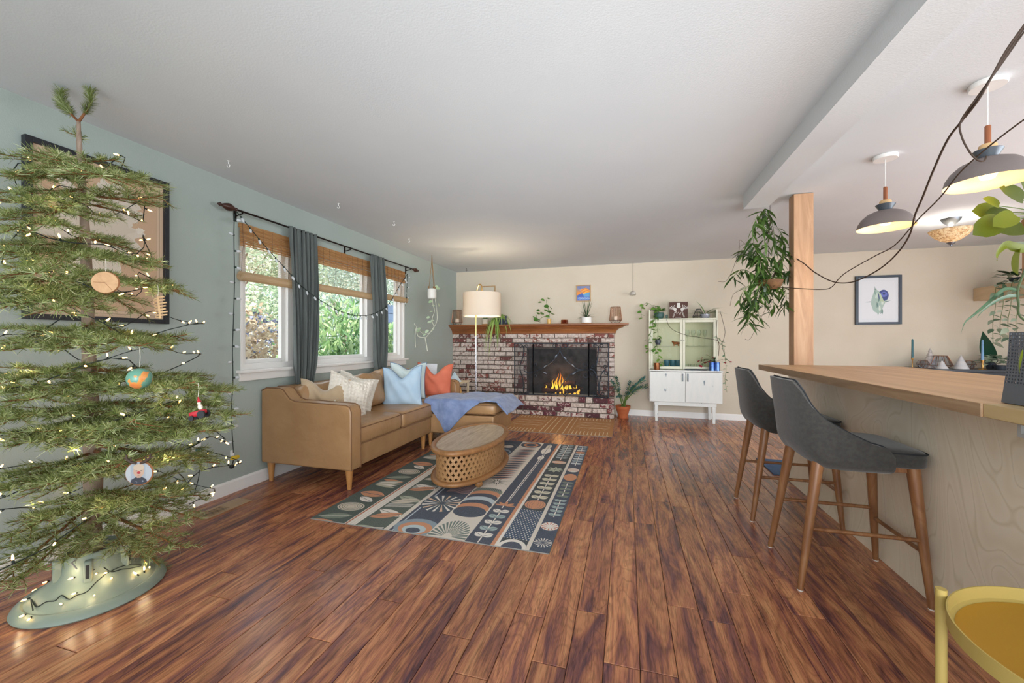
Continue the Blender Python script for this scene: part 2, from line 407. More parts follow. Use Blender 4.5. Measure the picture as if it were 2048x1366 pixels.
# wooden post
wood('post_wood', [(.3, '#a27a5a'), (.5, '#b48c6a'), (.7, '#c49f7d')], (6, 6, .7), 1.6, rough=.5, dist=2.5, bmp=.04)
pb = MB(); pb.box(1.344, 1.486, 3.875, 3.985, 0, 2.405)
solo('wooden_post', pb, 'post_wood', 'tall square wooden post from the floor to the ceiling at the end of the bar', 'post', bevel=.003)
# ================================================================== OUTSIDE
pm('ground_soil', '#8a7f6a', '#9b9478', scale=3, rough=.95)
g = MB(); g.box(-40, LX-.16, -20, 40, -.45, -.35)
struct('ground', g, 'ground_soil', smooth=False)
def foliage_mat(name, c1, c2, c3, rough=.5):
    m, nt, b, out = nodes_of(name); ge = nt.nodes.new('ShaderNodeNewGeometry')
    r = ramp(nt, [(0, c1), (.5, c2), (1, c3)], ge.outputs['Random Per Island']); nt.links.new(r.outputs[0], b.inputs['Base Color'])
    b.inputs['Roughness'].default_value = rough
    tl = nt.nodes.new('ShaderNodeBsdfTranslucent'); nt.links.new(r.outputs[0], tl.inputs[0]); mx = nt.nodes.new('ShaderNodeMixShader'); mx.inputs[0].default_value = .3
    nt.links.new(b.outputs[0], mx.inputs[1]); nt.links.new(tl.outputs[0], mx.inputs[2]); nt.links.new(mx.outputs[0], out.inputs[0]); return m
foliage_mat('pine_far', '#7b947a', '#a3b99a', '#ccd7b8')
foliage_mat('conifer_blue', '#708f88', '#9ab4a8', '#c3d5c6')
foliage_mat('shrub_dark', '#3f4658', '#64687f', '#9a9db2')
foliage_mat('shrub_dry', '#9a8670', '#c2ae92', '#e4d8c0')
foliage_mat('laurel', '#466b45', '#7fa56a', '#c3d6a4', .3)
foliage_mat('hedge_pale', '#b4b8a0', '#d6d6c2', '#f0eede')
pm('bark', '#5a4a3e', '#76655a', scale=12, rough=.9)
def bush(name, label, c, r, n, ls, mat_, cat='shrub', asp=2.2, trunk=True, shell=.55, up=0, seed=1):
    rr = random.Random(seed); t = thing(name, label, cat, (c[0], c[1], -.35))
    mb = MB()
    for _ in range(n):
        while True:
            d = Vector((rr.gauss(0, 1), rr.gauss(0, 1), rr.gauss(0, 1)));
            if d.length > .1: break
        d.normalize(); q = shell+(1-shell)*rr.random()**.5
        lump = 1+.16*math.sin(5*d.x+seed)+.14*math.sin(6*d.z+2*d.y+seed)
        p = Vector((c[0]+d.x*r[0]*q*lump, c[1]+d.y*r[1]*q*lump, c[2]+d.z*r[2]*q*lump))
        if p.z < -.3: continue
        a = Vector((rr.gauss(0, 1), rr.gauss(0, 1), rr.gauss(0, .7)+up)).normalized(); s1 = a.cross(Vector((rr.gauss(0, 1), rr.gauss(0, 1), rr.gauss(0, 1)))).normalized()
        L = ls*rr.uniform(.6, 1.3); W = L/asp
        mb.add([p, p+a*L*.5+s1*W*.5, p+a*L, p+a*L*.5-s1*W*.5], [(0, 1, 2, 3)])
    part('foliage', mb, mat_, t, kind='stuff', smooth=False)
    if trunk:
        k = MB(); k.tube([(c[0], c[1], -.35), (c[0]+.05, c[1], c[2]*.5), (c[0], c[1], c[2])], [.09, .07, .03], 7); 
        for q in range(5):
            a = q*1.3; k.tube([(c[0], c[1], c[2]*.5-.1), (c[0]+r[0]*.6*math.cos(a), c[1]+r[1]*.6*math.sin(a), c[2]+.3*r[2])], [.03, .01], 5)
        part('trunk', k, 'bark', t)
    return t
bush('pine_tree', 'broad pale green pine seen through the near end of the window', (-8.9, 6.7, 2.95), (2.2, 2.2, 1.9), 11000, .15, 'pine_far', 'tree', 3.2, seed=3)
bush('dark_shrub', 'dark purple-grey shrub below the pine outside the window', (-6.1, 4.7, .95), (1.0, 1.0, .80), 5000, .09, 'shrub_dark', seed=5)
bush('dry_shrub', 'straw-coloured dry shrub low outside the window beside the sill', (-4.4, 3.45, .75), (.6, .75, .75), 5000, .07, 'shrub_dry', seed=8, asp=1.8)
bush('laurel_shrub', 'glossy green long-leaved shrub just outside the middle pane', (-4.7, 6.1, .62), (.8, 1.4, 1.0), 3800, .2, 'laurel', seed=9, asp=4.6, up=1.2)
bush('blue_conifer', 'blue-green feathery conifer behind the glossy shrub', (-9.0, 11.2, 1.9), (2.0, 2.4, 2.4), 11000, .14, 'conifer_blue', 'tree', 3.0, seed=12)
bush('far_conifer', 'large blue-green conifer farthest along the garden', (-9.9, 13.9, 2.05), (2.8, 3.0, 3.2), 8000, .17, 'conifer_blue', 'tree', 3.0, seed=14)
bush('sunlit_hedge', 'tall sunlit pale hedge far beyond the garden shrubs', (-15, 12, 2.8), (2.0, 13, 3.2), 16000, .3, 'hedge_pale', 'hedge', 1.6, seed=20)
pm('siding_blue', '#4d6079', '#46586f', scale=2, rough=.7)
hs = MB()
for k in range(11): hs.box(-5.6-.01*(k % 2), -5.5, 8.3, 9.1, -.35+k*.22, -.14+k*.22)
solo('garden_screen', hs, 'siding_blue', 'slate blue boarded screen outside the far end of the window', 'screen', smooth=False)
# ================================================================== WINDOW DRESSING
pm('rod_metal', '#2b2422', rough=.35, metal=.7)
wood('rod_finial', [(.3, '#2a1712'), (.6, '#4a2a1e')], rough=.35)
RXo = -2.86; RZ = 2.175
rod = thing('curtain_rod', 'long dark metal curtain rod with turned finials above the window', 'curtain rod', (RXo, 3.7, RZ))
mb = MB(); mb.tube([(RXo, 2.36, RZ), (RXo, 4.96, RZ)], .008, 10); part('rod', mb, 'rod_metal', rod)
for sgn, y in ((-1, 2.36), (1, 4.96)):
    mb = MB(); prof = [(.006, 0), (.014, .012), (.010, .024), (.024, .05), (.030, .075), (.020, .105), (.009, .125), (.014, .14), (.006, .155), (0, .157)]
    mb.M = T(RXo, y, RZ) @ R(-sgn*PI/2, 'X'); mb.lathe(prof, seg=14); part('finial', mb, 'rod_finial', rod)
for y in (2.40, 3.66, 4.90):
    mb = MB(); mb.tube([(LX+.002, y, RZ-.03), (RXo, y, RZ-.015)], .005, 8); mb.box(LX+.001, LX+.006, y-.012, y+.012, RZ-.07, RZ+.02); mb.tube([(RXo+.012, y, RZ), (RXo, y, RZ-.015), (RXo-.012, y, RZ)], .004, 6)
    part('bracket', mb, 'rod_metal', rod)
pm('curtain_grey', '#515856', '#5f6663', scale=30, stretch=(1, 1, .1), rough=.9, bmp=.05, sheen=.2)
def curtain(label, yt0, yt1, yb0, yb1, zb, nf, seed, belly):
    rr = random.Random(seed); zt = RZ+.012; ph = [rr.uniform(0, 6) for _ in range(3)]
    def fn(u, v):
        z = zt+(zb-zt)*v
        g = max(0, (v-.86)/.14)
        y0 = yt0+(yb0-yt0)*(v**1.6)+belly*math.sin(PI*v)*-.3; y1 = yt1+(yb1-yt1)*(v**1.6)+belly*math.sin(PI*v)
        k = 1-.25*g
        c = (y0+y1)/2; y = c+(y0-c+(y1-y0)*u)*k
        amp = (.018+.016*v)*(1-.4*g)
        x = RXo+.004+amp*math.sin(2*PI*nf*u+ph[0]+.8*math.sin(3*v+ph[1]))+.007*math.sin(2*PI*nf*2.3*u+ph[2]+4*v)+.02*math.sin(PI*v)
        x += .018*g*math.sin(u*40+ph[1])
        return (max(x, LX+.012+.03*(1 if z > .8 and z < .96 else 0)), y+.006*math.sin(2*PI*nf*u*1.5+5*v), z-.05*g*math.cos(PI*(u-.5)))
    mb = MB(); mb.grid(fn, 130, 50)
    o = solo('curtain', mb, 'curtain_grey', label, 'curtain', group='grey curtains at the window', angle=180, solid=.003)
    return o
curtain('wide gathered slate grey curtain between the near and middle shades', 2.835, 3.175, 2.90, 3.10, .765, 7, 1, .0)
curtain('narrower gathered slate grey curtain nearer the fireplace', 4.0, 4.27, 4.07, 4.29, .74, 5, 2, .05)
# bamboo shades
wood('bamboo_slat', [(.3, '#a9723f'), (.5, '#cd9a62'), (.75, '#ecca96')], (3, .8, 60), 2.0, rough=.6, bmp=0)
WB = wood('bamboo_pale', [(.3, '#c9ab82'), (.5, '#dcc4a0'), (.75, '#ecdcc0')], (3, .8, 40), 2.0, rough=.6, bmp=0)
def translucent(name, f):
    m = MATS[name]; nt = m.node_tree; b = nt.nodes['Principled BSDF']; out = nt.nodes['Material Output']
    tl = nt.nodes.new('ShaderNodeBsdfTranslucent'); mx = nt.nodes.new('ShaderNodeMixShader'); mx.inputs[0].default_value = f
    nt.links.new(b.inputs['Base Color'].links[0].from_socket, tl.inputs[0])
    nt.links.new(b.outputs[0], mx.inputs[1]); nt.links.new(tl.outputs[0], mx.inputs[2]); nt.links.new(mx.outputs[0], out.inputs[0])
translucent('bamboo_pale', .5); translucent('bamboo_slat', .4)
pm('shade_cord', '#4a3f35', rough=.9)
def shade(label, y0, y1, zt, zv, zr):
    t = thing('bamboo_shade', label, 'window shade', (LX+.03, (y0+y1)/2, zr), group='bamboo shades at the window')
    mb = MB(); rr = random.Random(int(y0*100)); z = zt
    while z > zv:
        h = rr.uniform(.006, .013); mb.box(LX+.024, LX+.0255, y0, y1, z-h, z); z -= h+(.001 if z > zt-.06 else rr.choice([.001, .003, .009]))
    part('valance', mb, 'bamboo_slat', t, kind='stuff', smooth=False)
    mb = MB(); z = zt-.02
    while z > zr+.04:
        mb.box(LX+.012, LX+.0145, y0, y1, z-.0022, z); z -= .0085
    part('slats', mb, 'bamboo_pale', t, kind='stuff', smooth=False)
    mb = MB(); n = max(3, int((y1-y0)/.085))
    for k in range(n+1):
        y = y0+.015+(y1-y0-.03)*k/n; mb.tube([(LX+.033, y, zt), (LX+.034, y+.004, zv), (LX+.02, y-.003, zr+.03)], .0013, 4)
    part('cords', mb, 'shade_cord', t, kind='stuff')
    mb = MB(); mb.tube([(LX+.036, y0-.008, zr), (LX+.036, y1+.005, zr)], .037, 16); mb.tube([(LX+.036, y0-.014, zr), (LX+.036, y0, zr)], .012, 8); part('roll', mb, 'bamboo_pale', t)
    mb = MB(); mb.box(LX+.006, LX+.022, y0, y1, zt-.03, zt+.005); part('headrail', mb, 'bamboo_slat', t)
shade('bamboo roller shade over the nearest window pane', 2.425, 3.0, 2.10, 1.93, 1.685)
shade('bamboo roller shade over the wide middle pane', 3.03, 4.12, 2.11, 1.93, 1.70)
shade('bamboo roller shade over the pane nearest the fireplace, side edge askew', 4.16, 4.85, 2.115, 1.97, 1.73)
# bulb strings
pm('cord_green', '#1f2e28', rough=.7)
pm('bulb_frost', '#e9eef2', rough=.25, trans=.3)
pm('bulb_socket', '#23332c', rough=.6)
bm_ = MB(); bm_.lathe([(.006, 0), (.009, .008), (.0105, .016), (.008, .028), (.003, .037), (0, .039)], seg=8); BULB = mesh_of('bulb', bm_, mat='bulb_frost')
bm_ = MB(); bm_.lathe([(.006, -.014), (.0068, -.012), (.0068, .002), (.005, .003)], seg=7); SOCK = mesh_of('socket', bm_, mat='bulb_socket')
def catm(pts, n=8):
    P = [Vector(p) for p in pts]; out = []
    for i in range(len(P)-1):
        a = P[max(i-1, 0)]; b = P[i]; c = P[i+1]; d = P[min(i+2, len(P)-1)]
        for k in range(n):
            t = k/n; out.append(.5*((2*b)+(c-a)*t+(2*a-5*b+4*c-d)*t*t+(3*b-a-3*c+d)*t**3))
    out.append(P[-1]); return out
def point_dir(d):  # rotation matrix taking +Z to d
    return Vector(d).normalized().to_track_quat('Z', 'Y').to_matrix().to_4x4()
def along(path, step, start=.0):
    acc = -start; out = []
    for a, b in zip(path, path[1:]):
        L = (b-a).length; q = step-acc if acc >= 0 else -acc
        while q <= L: out.append((a+(b-a)*(q/L), (b-a).normalized())); q += step
        acc = (acc+L) % step if acc >= 0 else (acc+L)
    return out
def bulb_string(name, label, path, step, dirs, start=.04):
    t = thing(name, label, 'string lights', path[0]); mb = MB(); mb.tube(path, .0032, 5); part('cord', mb, 'cord_green', t)
    for i, (p, d) in enumerate(along(path, step, start)):
        v = Vector(dirs[i % len(dirs)]); p = p+v.normalized()*.012; M = T(*p) @ point_dir(v)
        b = inst('bulb', BULB, t, M); inst('socket', SOCK, t, M)
    return t
SXo = -2.81
vpath = catm([onx(469, 428, SXo), onx(468, 470, SXo), onx(469, 560, SXo), onx(467, 640, SXo), onx(465, 700, SXo), onx(466, 760, SXo), onx(463, 830, SXo), onx(467, 905, SXo)], 10)
bulb_string('hanging_bulb_string', 'dark green cord of frosted bulbs hanging straight down beside the window', vpath, .118, [(.2, 1, 0), (.2, -1, .1), (.3, 1, .1), (.2, 1, -.2), (.3, -1, 0)])
sw = catm([onx(474, 424, SXo), onx(530, 492, SXo), onx(580, 547, SXo), onx(600, 570, SXo), onx(640, 600, SXo), onx(680, 622, SXo), onx(715, 631, SXo), onx(745, 628, SXo), onx(775, 610, SXo), onx(800, 570, SXo), onx(815, 548, SXo)], 8)
bulb_string('swag_bulb_string', 'frosted bulb string swagged across the grey curtains', sw, .1, [(.4, .3, -1), (.5, -.2, -1), (.3, .1, -1)])
tp = catm([onx(815, 548, SXo), onx(813, 590, SXo), onx(810, 625, SXo), onx(812, 660, SXo), onx(811, 700, SXo), onx(812, 742, SXo)], 8)
bulb_string('trailing_bulb_cord', 'dark cord end hanging below the far end of the curtain rod', tp[:14], .07, [(.3, 1, 0), (.3, -1, -.3)])

# ceiling hooks
pm('hook_white', '#e8e8e6', rough=.35)
pm('hook_dark', '#3b3431', rough=.4, metal=.6)
HOOKS = [((457, 322), 'white cup hook in the ceiling closest to the fir tree', 'hook_white'), ((677, 407), 'small white ceiling hook above the middle of the window', 'hook_white'), ((788, 443), 'small white ceiling hook above the second curtain', 'hook_white'), ((818, 478), 'small white ceiling hook just before the hanging jar planter', 'hook_white'), ((933, 537), 'dark ceiling hook above the floor lamp', 'hook_dark')]
for (px, py), lab, mt in HOOKS:
    p = onz(px, py, CZ); mb = MB(); mb.lathe([(.009, -.003), (.009, 0)], (p.x, p.y, CZ), 10)
    mb.tube([(p.x, p.y, CZ), (p.x, p.y, CZ-.018), (p.x+.012, p.y, CZ-.03), (p.x+.004, p.y, CZ-.044), (p.x-.01, p.y, CZ-.04), (p.x-.013, p.y, CZ-.03)], .0028, 6)
    solo('ceiling_hook', mb, mt, lab, 'hook', group='small hooks in the ceiling')

# framed map behind the tree
pm('frame_black', '#23242a', rough=.4)
cv = CV(560, 800, '#cbb096')
cv.rect(18, 18, 542, 782, '#8b7663'); cv.rect(20, 20, 540, 780, '#cfb59b'); cv.rect(34, 34, 526, 766, '#9a8370'); cv.rect(35, 35, 525, 765, '#c6a688')
rr = random.Random(4)
def blob(cx, cy, r, c, seed, sy=1.0, n=60):
    q = random.Random(seed); A = [(q.uniform(.04, .16), k, q.uniform(0, 6)) for k in (2, 3, 5, 7, 11, 17)]
    cv.poly([(cx+r*(1+sum(a*math.sin(k*t+p) for a, k, p in A))*math.cos(t), cy+sy*r*(1+sum(a*math.sin(k*t+p) for a, k, p in A))*math.sin(t)) for t in [2*PI*i/n for i in range(n)]], c)
blob(250, 330, 190, '#d5cabb', 3, 1.25, 120); blob(330, 200, 110, '#d5cabb', 6); blob(200, 560, 90, '#d8cdbd', 9); blob(440, 300, 18, '#dfd6c8', 11)
blob(280, 330, 120, '#cfc3b3', 12); cv.ell(250, 330, 60, 60, '#b9ab9a', .97)
for k in range(26): x = rr.uniform(60, 500); y = rr.uniform(60, 740); cv.line([(x, y), (x+rr.uniform(-60, 60), y+rr.uniform(-60, 60))], 1.2, '#b39a82')
print_mat('map_print', cv, .6)
my0, my1, mz0, mz1 = 1.255, 1.915, 1.285, 2.215
fr_ = thing('framed_map', 'large black-framed antique map in brown and cream behind the fir tree', 'framed map', (LX+.02, 1.58, mz0))
def frame(t, ax, a0, a1, z0, z1, pos, wd, dp, mat_, pic, matw=None):
    """picture frame on a wall; ax 'x': wall faces +x at pos, 'y': wall faces -y at pos"""
    mb = MB()
    def bx(u0, u1, v0, v1, d0, d1):
        if ax == 'x': mb.box(pos+d0, pos+d1, u0, u1, v0, v1)
        else: mb.box(u0, u1, pos-d1, pos-d0, v0, v1)
    bx(a0, a0+wd, z0, z1, 0, dp); bx(a1-wd, a1, z0, z1, 0, dp); bx(a0+wd, a1-wd, z0, z0+wd, 0, dp); bx(a0+wd, a1-wd, z1-wd, z1, 0, dp)
    part('frame', mb, mat_, t, bevel=.002)
    mb = MB(); bx(a0+wd, a1-wd, z0+wd, z1-wd, .002, dp*.5)
    if ax == 'x': uv = lambda p: ((p.y-a0-wd)/(a1-a0-2*wd), (p.z-z0-wd)/(z1-z0-2*wd))
    else: uv = lambda p: ((p.x-a0-wd)/(a1-a0-2*wd), (p.z-z0-wd)/(z1-z0-2*wd))
    part('picture', mb, pic, t, uv=uv, smooth=False)
frame(fr_, 'x', my0, my1, mz0, mz1, LX+.001, .028, .035, 'frame_black', 'map_print')

# outlet with night light, power pod at the end of the bulb cord, floor vent
pm('plastic_white', '#eeeeec', rough=.35); pm('plastic_teal', '#3f6f6c', rough=.4); pm('plastic_yellow', '#d9bb35', rough=.4); pm('plastic_black', '#1d1f22', rough=.4)
p = onx(391, 905, LX)
ot = thing('wall_outlet', 'white wall outlet with a teal plug beside the fir tree', 'outlet', (LX, p.y, p.z))
mb = MB(); mb.box(LX, LX+.006, p.y-.036, p.y+.036, p.z-.058, p.z+.058); part('cover_plate', mb, 'plastic_white', ot, bevel=.002)
mb = MB(); mb.sup((LX+.02, p.y+.01, p.z+.02), (.016, .018, .016), .5, .5, 16, 10); part('plug', mb, 'plastic_teal', ot, label='teal plug')
mb = MB(); mb.sup((LX+.02, p.y+.008, p.z-.028), (.016, .02, .013), .5, .5, 16, 10); part('night_light', mb, 'plastic_yellow', ot, label='yellow night light')
p = onx(470, 915, -2.83)
pl = thing('cord_end_plug', 'yellow-capped plug hanging at the lower end of the bulb cord', 'plug', p)
mb = MB(); mb.sup((p.x, p.y, p.z), (.014, .034, .014), .6, .6, 16, 10); part('cap', mb, 'plastic_yellow', pl)
mb = MB(); mb.tube([p+Vector((0, -.01, -.01)), p+Vector((0, -.02, -.045))], .004, 6); mb.sup((p.x, p.y-.025, p.z-.06), (.012, .016, .014), .6, .6, 12, 8); part('socket_end', mb, 'plastic_black', pl)
mb = MB(); mb.box(p.x-.01, p.x+.004, p.y-.03, p.y-.01, p.z+.02, p.z+.06); part('wall_clip', mb, 'plastic_white', pl)
pm('vent_brown', '#b69878', '#a98b6b', scale=6, rough=.4)
vt = thing('floor_vent', 'tan slotted floor vent along the sage wall by the tree', 'floor vent', (-2.72, 2.13, 0))
mb = MB(); mb.box(-2.79, -2.65, 1.97, 1.99, .0005, .006); mb.box(-2.79, -2.65, 2.15, 2.30, .0005, .006); mb.box(-2.79, -2.765, 1.99, 2.15, .0005, .006); mb.box(-2.675, -2.65, 1.99, 2.15, .0005, .006)
part('vent_frame', mb, 'vent_brown', vt, bevel=.0015)
for k in range(9):
    mb = MB(); mb.box(-2.765, -2.675, 1.997+k*.0175, 2.003+k*.0175, .0006, .0045); part('louver', mb, 'vent_brown', vt, smooth=False)
mb = MB(); mb.box(-2.765, -2.675, 1.99, 2.15, .0003, .001); part('duct_opening', mb, 'plastic_black', vt, smooth=False)

# ================================================================== SOFA
def leather(name, c1, c2):
    m, nt, b, out = nodes_of(name); v, _ = coords(nt, 'Object')
    n = N(nt, 'ShaderNodeTexNoise'); n.inputs['Scale'].default_value = 5; n.inputs['Detail'].default_value = 5; nt.links.new(v, n.inputs[0])
    r = ramp(nt, [(.3, c1), (.7, c2)], n.outputs[0]); nt.links.new(r.outputs[0], b.inputs['Base Color']); b.inputs['Roughness'].default_value = .34
    n2 = N(nt, 'ShaderNodeTexNoise'); n2.inputs['Scale'].default_value = 9; n2.inputs['Detail'].default_value = 8; n2.inputs['Distortion'].default_value = .6; nt.links.new(v, n2.inputs[0]); bump(nt, b, n2.outputs[0], .35, .02)
leather('leather_tan', '#9e7953', '#ac875f'); leather('leather_dark', '#6e4526', '#7a4c2c'); pm('leather_seam', '#7d5a3c', rough=.5)
wood('leg_wood', [(.3, '#a9743f'), (.6, '#c08b54')], (20, 20, 2), 1.5, rough=.4)
sofa = thing('sectional_sofa', 'tan leather L-shaped sofa with chaise under the window', 'sofa', (-2.45, 3.6, 0))
def arm(y0, y1, xf):
    poly = [(-2.925, .165), (-2.925, .762), (-2.87, .786), (-2.74, .788), (-2.70, .775), (-2.665, .735), (-2.63, .70), (-2.58, .684), (-2.4, .68), (xf-.05, .672), (xf-.015, .655), (xf, .62), (xf, .165)]
    mb = MB(); mb.prism(poly, 'y', y0, y1); a = part('arm', mb, 'leather_tan', sofa, bevel=.014, segs=3)
    for yy in (y0+.006, y1-.006):
        q = MB(); q.tube([(x, yy, z+.001) for x, z in poly[1:]], .0042, 6); part('piping', q, 'leather_seam', a)
arm(2.62, 2.745, -2.045); arm(4.665, 4.79, -2.08)
mb = MB(); mb.box(-2.925, -2.80, 2.745, 4.665, .165, .785); part('back', mb, 'leather_tan', sofa, bevel=.022, segs=3)
mb = MB(); mb.box(-2.80, -2.075, 2.745, 3.99, .165, .335); part('base', mb, 'leather_tan', sofa, bevel=.01)
mb = MB(); mb.box(-2.80, -1.35, 3.995, 4.66, .165, .375); part('chaise_base', mb, 'leather_tan', sofa, bevel=.012)
def seatc(x0, x1, y0, y1, z0, z1):
    mb = MB(); mb.sup(((x0+x1)/2, (y0+y1)/2, (z0+z1)/2), ((x1-x0)/2, (y1-y0)/2, (z1-z0)/2), .35, .12, 64, 20)
    c = part('seat_cushion', mb, 'leather_tan', sofa, angle=180)
    for z, k in ((z1-.03, .006), (z0+.022, .008)):
        q = MB(); rx, ry = (x1-x0)/2-.001, (y1-y0)/2-.001; P = []
        for i in range(64):
            t = 2*PI*i/64; ct, st = math.cos(t), math.sin(t); P.append(((x0+x1)/2+rx*math.copysign(abs(ct)**.12, ct), (y0+y1)/2+ry*math.copysign(abs(st)**.12, st), z))
        q.tube(P, .0045, 6, close=True); part('piping', q, 'leather_seam', c)
seatc(-2.70, -2.055, 2.75, 3.385, .325, .505); seatc(-2.70, -2.055, 3.39, 4.01, .325, .505); seatc(-2.70, -1.335, 4.02, 4.655, .37, .515)
for (x, y) in ((-2.875, 2.675), (-2.11, 2.685), (-2.14, 3.93), (-1.43, 4.56), (-1.43, 4.08), (-2.86, 4.70), (-2.13, 4.08)):
    mb = MB(); mb.lathe([(.016, 0), (.031, .165)], (x, y, 0), 14); part('leg', mb, 'leg_wood', sofa)
def backc(c, r, tilt, seed, yaw=0):
    rr = random.Random(seed); mb = MB(); mb.sup((0, 0, 0), r, .55, .45, 40, 22); M = T(*c) @ R(yaw, 'Z') @ R(tilt, 'Y')
    P = []
    for x, y, z in mb.v:
        w = .010*math.sin(14*y+3*z+seed)+.007*math.sin(23*z+5*y+2*seed); x += w*(1 if x > 0 else 0); z -= .02*math.exp(-(y/.1)**2)*(z > 0)
        P.append(tuple(M @ Vector((x, y, z))))
    mb.v = P; part('back_cushion', mb, 'leather_tan', sofa, angle=180)
backc((-2.68, 2.99, .645), (.10, .24, .165), -.22, 1); backc((-2.60, 3.58, .665), (.12, .24, .18), -.32, 2, .12); backc((-2.66, 4.06, .685), (.11, .23, .185), -.25, 3)
backc((-2.70, 4.44, .68), (.08, .18, .16), -.2, 4)
# throw pillows
def pillow(name, label, c, w, h, t, face, lean, roll, mat_, dent=.1, seed=0, pipe=None, waffle=0):
    """face: azimuth (rad) the front looks towards, lean back, roll in plane"""
    rr = random.Random(seed); n = 34; vs = []; fs = []
    M = T(*c) @ R(face+PI/2, 'Z') @ R(-lean, 'X') @ R(roll, 'Y')
    def P(u, v, sg):
        x = w/2*u*(1-.09*(1-v*v)); z = h/2*v*(1-.09*(1-u*u))
        th = (max(0, (1-abs(u)**3.2)*(1-abs(v)**3.2)))**.62*t/2
        if v > -.2: q = math.exp(-(u/.42)**2)*max(0, v+.2)/1.2; z -= dent*h*q; th *= 1+.25*q
        th += .004*math.sin(9*u+5*v+seed)*th/t*8*.5
        if waffle:
            gx = abs(math.sin(PI*(x/waffle))); gz = abs(math.sin(PI*(z/waffle*1.1))); th += .010*(max(gx, gz)**2-.4)*(1 if th > .01 else 0)
        return (x, -sg*th, z)
    mb = MB(); mb.M = M; N_ = n if not waffle else 110
    for sg in (1, -1): mb.grid(lambda a, b: P(a*2-1, b*2-1, sg), N_, N_)
    tt = thing(name, label, 'pillow', M @ Vector((0, 0, -h/2)))
    part('cover', mb, mat_, tt, angle=180)
    if pipe:
        q = MB(); q.M = M; E = [P(-1+2*i/20, -1, 1) for i in range(20)]+[P(1, -1+2*i/20, 1) for i in range(20)]+[P(1-2*i/20, 1, 1) for i in range(20)]+[P(-1, 1-2*i/20, 1) for i in range(20)]
        q.tube(E, .004, 6, close=True); part('piping', q, pipe, tt)
    return tt
pm('velvet_beige', '#b39b7b', '#c2ab8d', scale=6, rough=.85, sheen=.4, bmp=.1, bscale=14)
pm('knit_cream', '#ded6c8', '#e8e2d6', scale=60, rough=.95)
pm('linen_blue', '#a9c2d6', '#b4cbdc', scale=9, rough=.85, bmp=.15, bscale=18); pm('pipe_blue', '#5d7c9c', rough=.8)
pm('linen_coral', '#c9694f', '#d1745a', scale=8, rough=.85, bmp=.15, bscale=18); pm('pipe_coral', '#b3573f', rough=.8)
pm('linen_pale', '#c4d3d2', '#d0dcd9', scale=9, rough=.85)
pillow('beige_pillow', 'beige velvet pillow with a deep centre crease nearest the sofa arm', (-2.55, 2.92, .645), .41, .40, .17, -.95, .18, .05, 'velvet_beige', .22, 1)
pillow('white_pillow', 'cream waffle-knit pillow at the front beside the beige velvet one', (-2.42, 3.06, .665), .40, .42, .15, -.62, .22, .30, 'knit_cream', .06, 2, waffle=.034)
pillow('white_pillow', 'cream waffle-knit pillow tucked behind the front knitted one', (-2.50, 3.27, .675), .38, .38, .13, -.62, .30, .34, 'knit_cream', .06, 3, waffle=.034)
pillow('blue_pillow', 'light blue linen pillow with darker piping on the second seat', (-2.33, 3.82, .685), .43, .44, .17, -1.32, .22, -.06, 'linen_blue', .26, 4, pipe='pipe_blue')
pillow('pale_pillow', 'pale grey-green pillow mostly hidden behind the blue one', (-2.44, 4.12, .72), .42, .42, .14, -1.25, .2, .0, 'linen_pale', .16, 5, pipe='pipe_blue')
pillow('coral_pillow', 'coral linen pillow leaning on the far arm of the chaise', (-2.29, 4.48, .69), .45, .43, .17, -1.36, .18, .04, 'linen_coral', .3, 6, pipe='pipe_coral')
# throw blanket
pm('throw_blue', '#6e7fa6', '#8494b8', scale=14, rough=.95, sheen=.25, bmp=.5, bscale=40)
def Lf(x):  # hang length over the front edge
    pts = [(-2.16, .02), (-2.06, .10), (-1.95, .22), (-1.89, .33), (-1.84, .30), (-1.72, .17), (-1.58, .05), (-1.45, -.03), (-1.3, -.02), (-1.0, .02)]
    for (a, p), (b, q) in zip(pts, pts[1:]):
        if a <= x <= b: return p+(q-p)*(x-a)/(b-a)
    return 0
def bl(u, v):
    x = -2.14+u*1.0; yb = 4.0-Lf(x); back = 4.63-.28*max(0, (-1.75-x)/.4)
    s_ = back+(yb-back)*v
    zt = .530; r = .05
    z = zt; y = s_; X = x
    wr = .010*math.sin(9*x+4*s_)+.008*math.sin(17*x-7*s_+1)+.006*math.sin(13*s_+5*x)
    if s_ < 4.02: d = 4.02-s_; z -= d*(1 if d > .03 else .5); y = 4.005-min(d, .03)*.6-.012-.012*(1+math.sin(26*x+3*d))*(1 if d > .04 else d/.04)
    if x > -1.33: d = x+1.33; z -= d*.55+.3*d*d; X = -1.33+d*.75
    return (X, y, z+abs(wr))
mb = MB(); mb.grid(bl, 90, 80)
solo('throw_blanket', mb, 'throw_blue', 'fluffy periwinkle blue blanket draped over the chaise corner', 'blanket', angle=180, solid=.014)
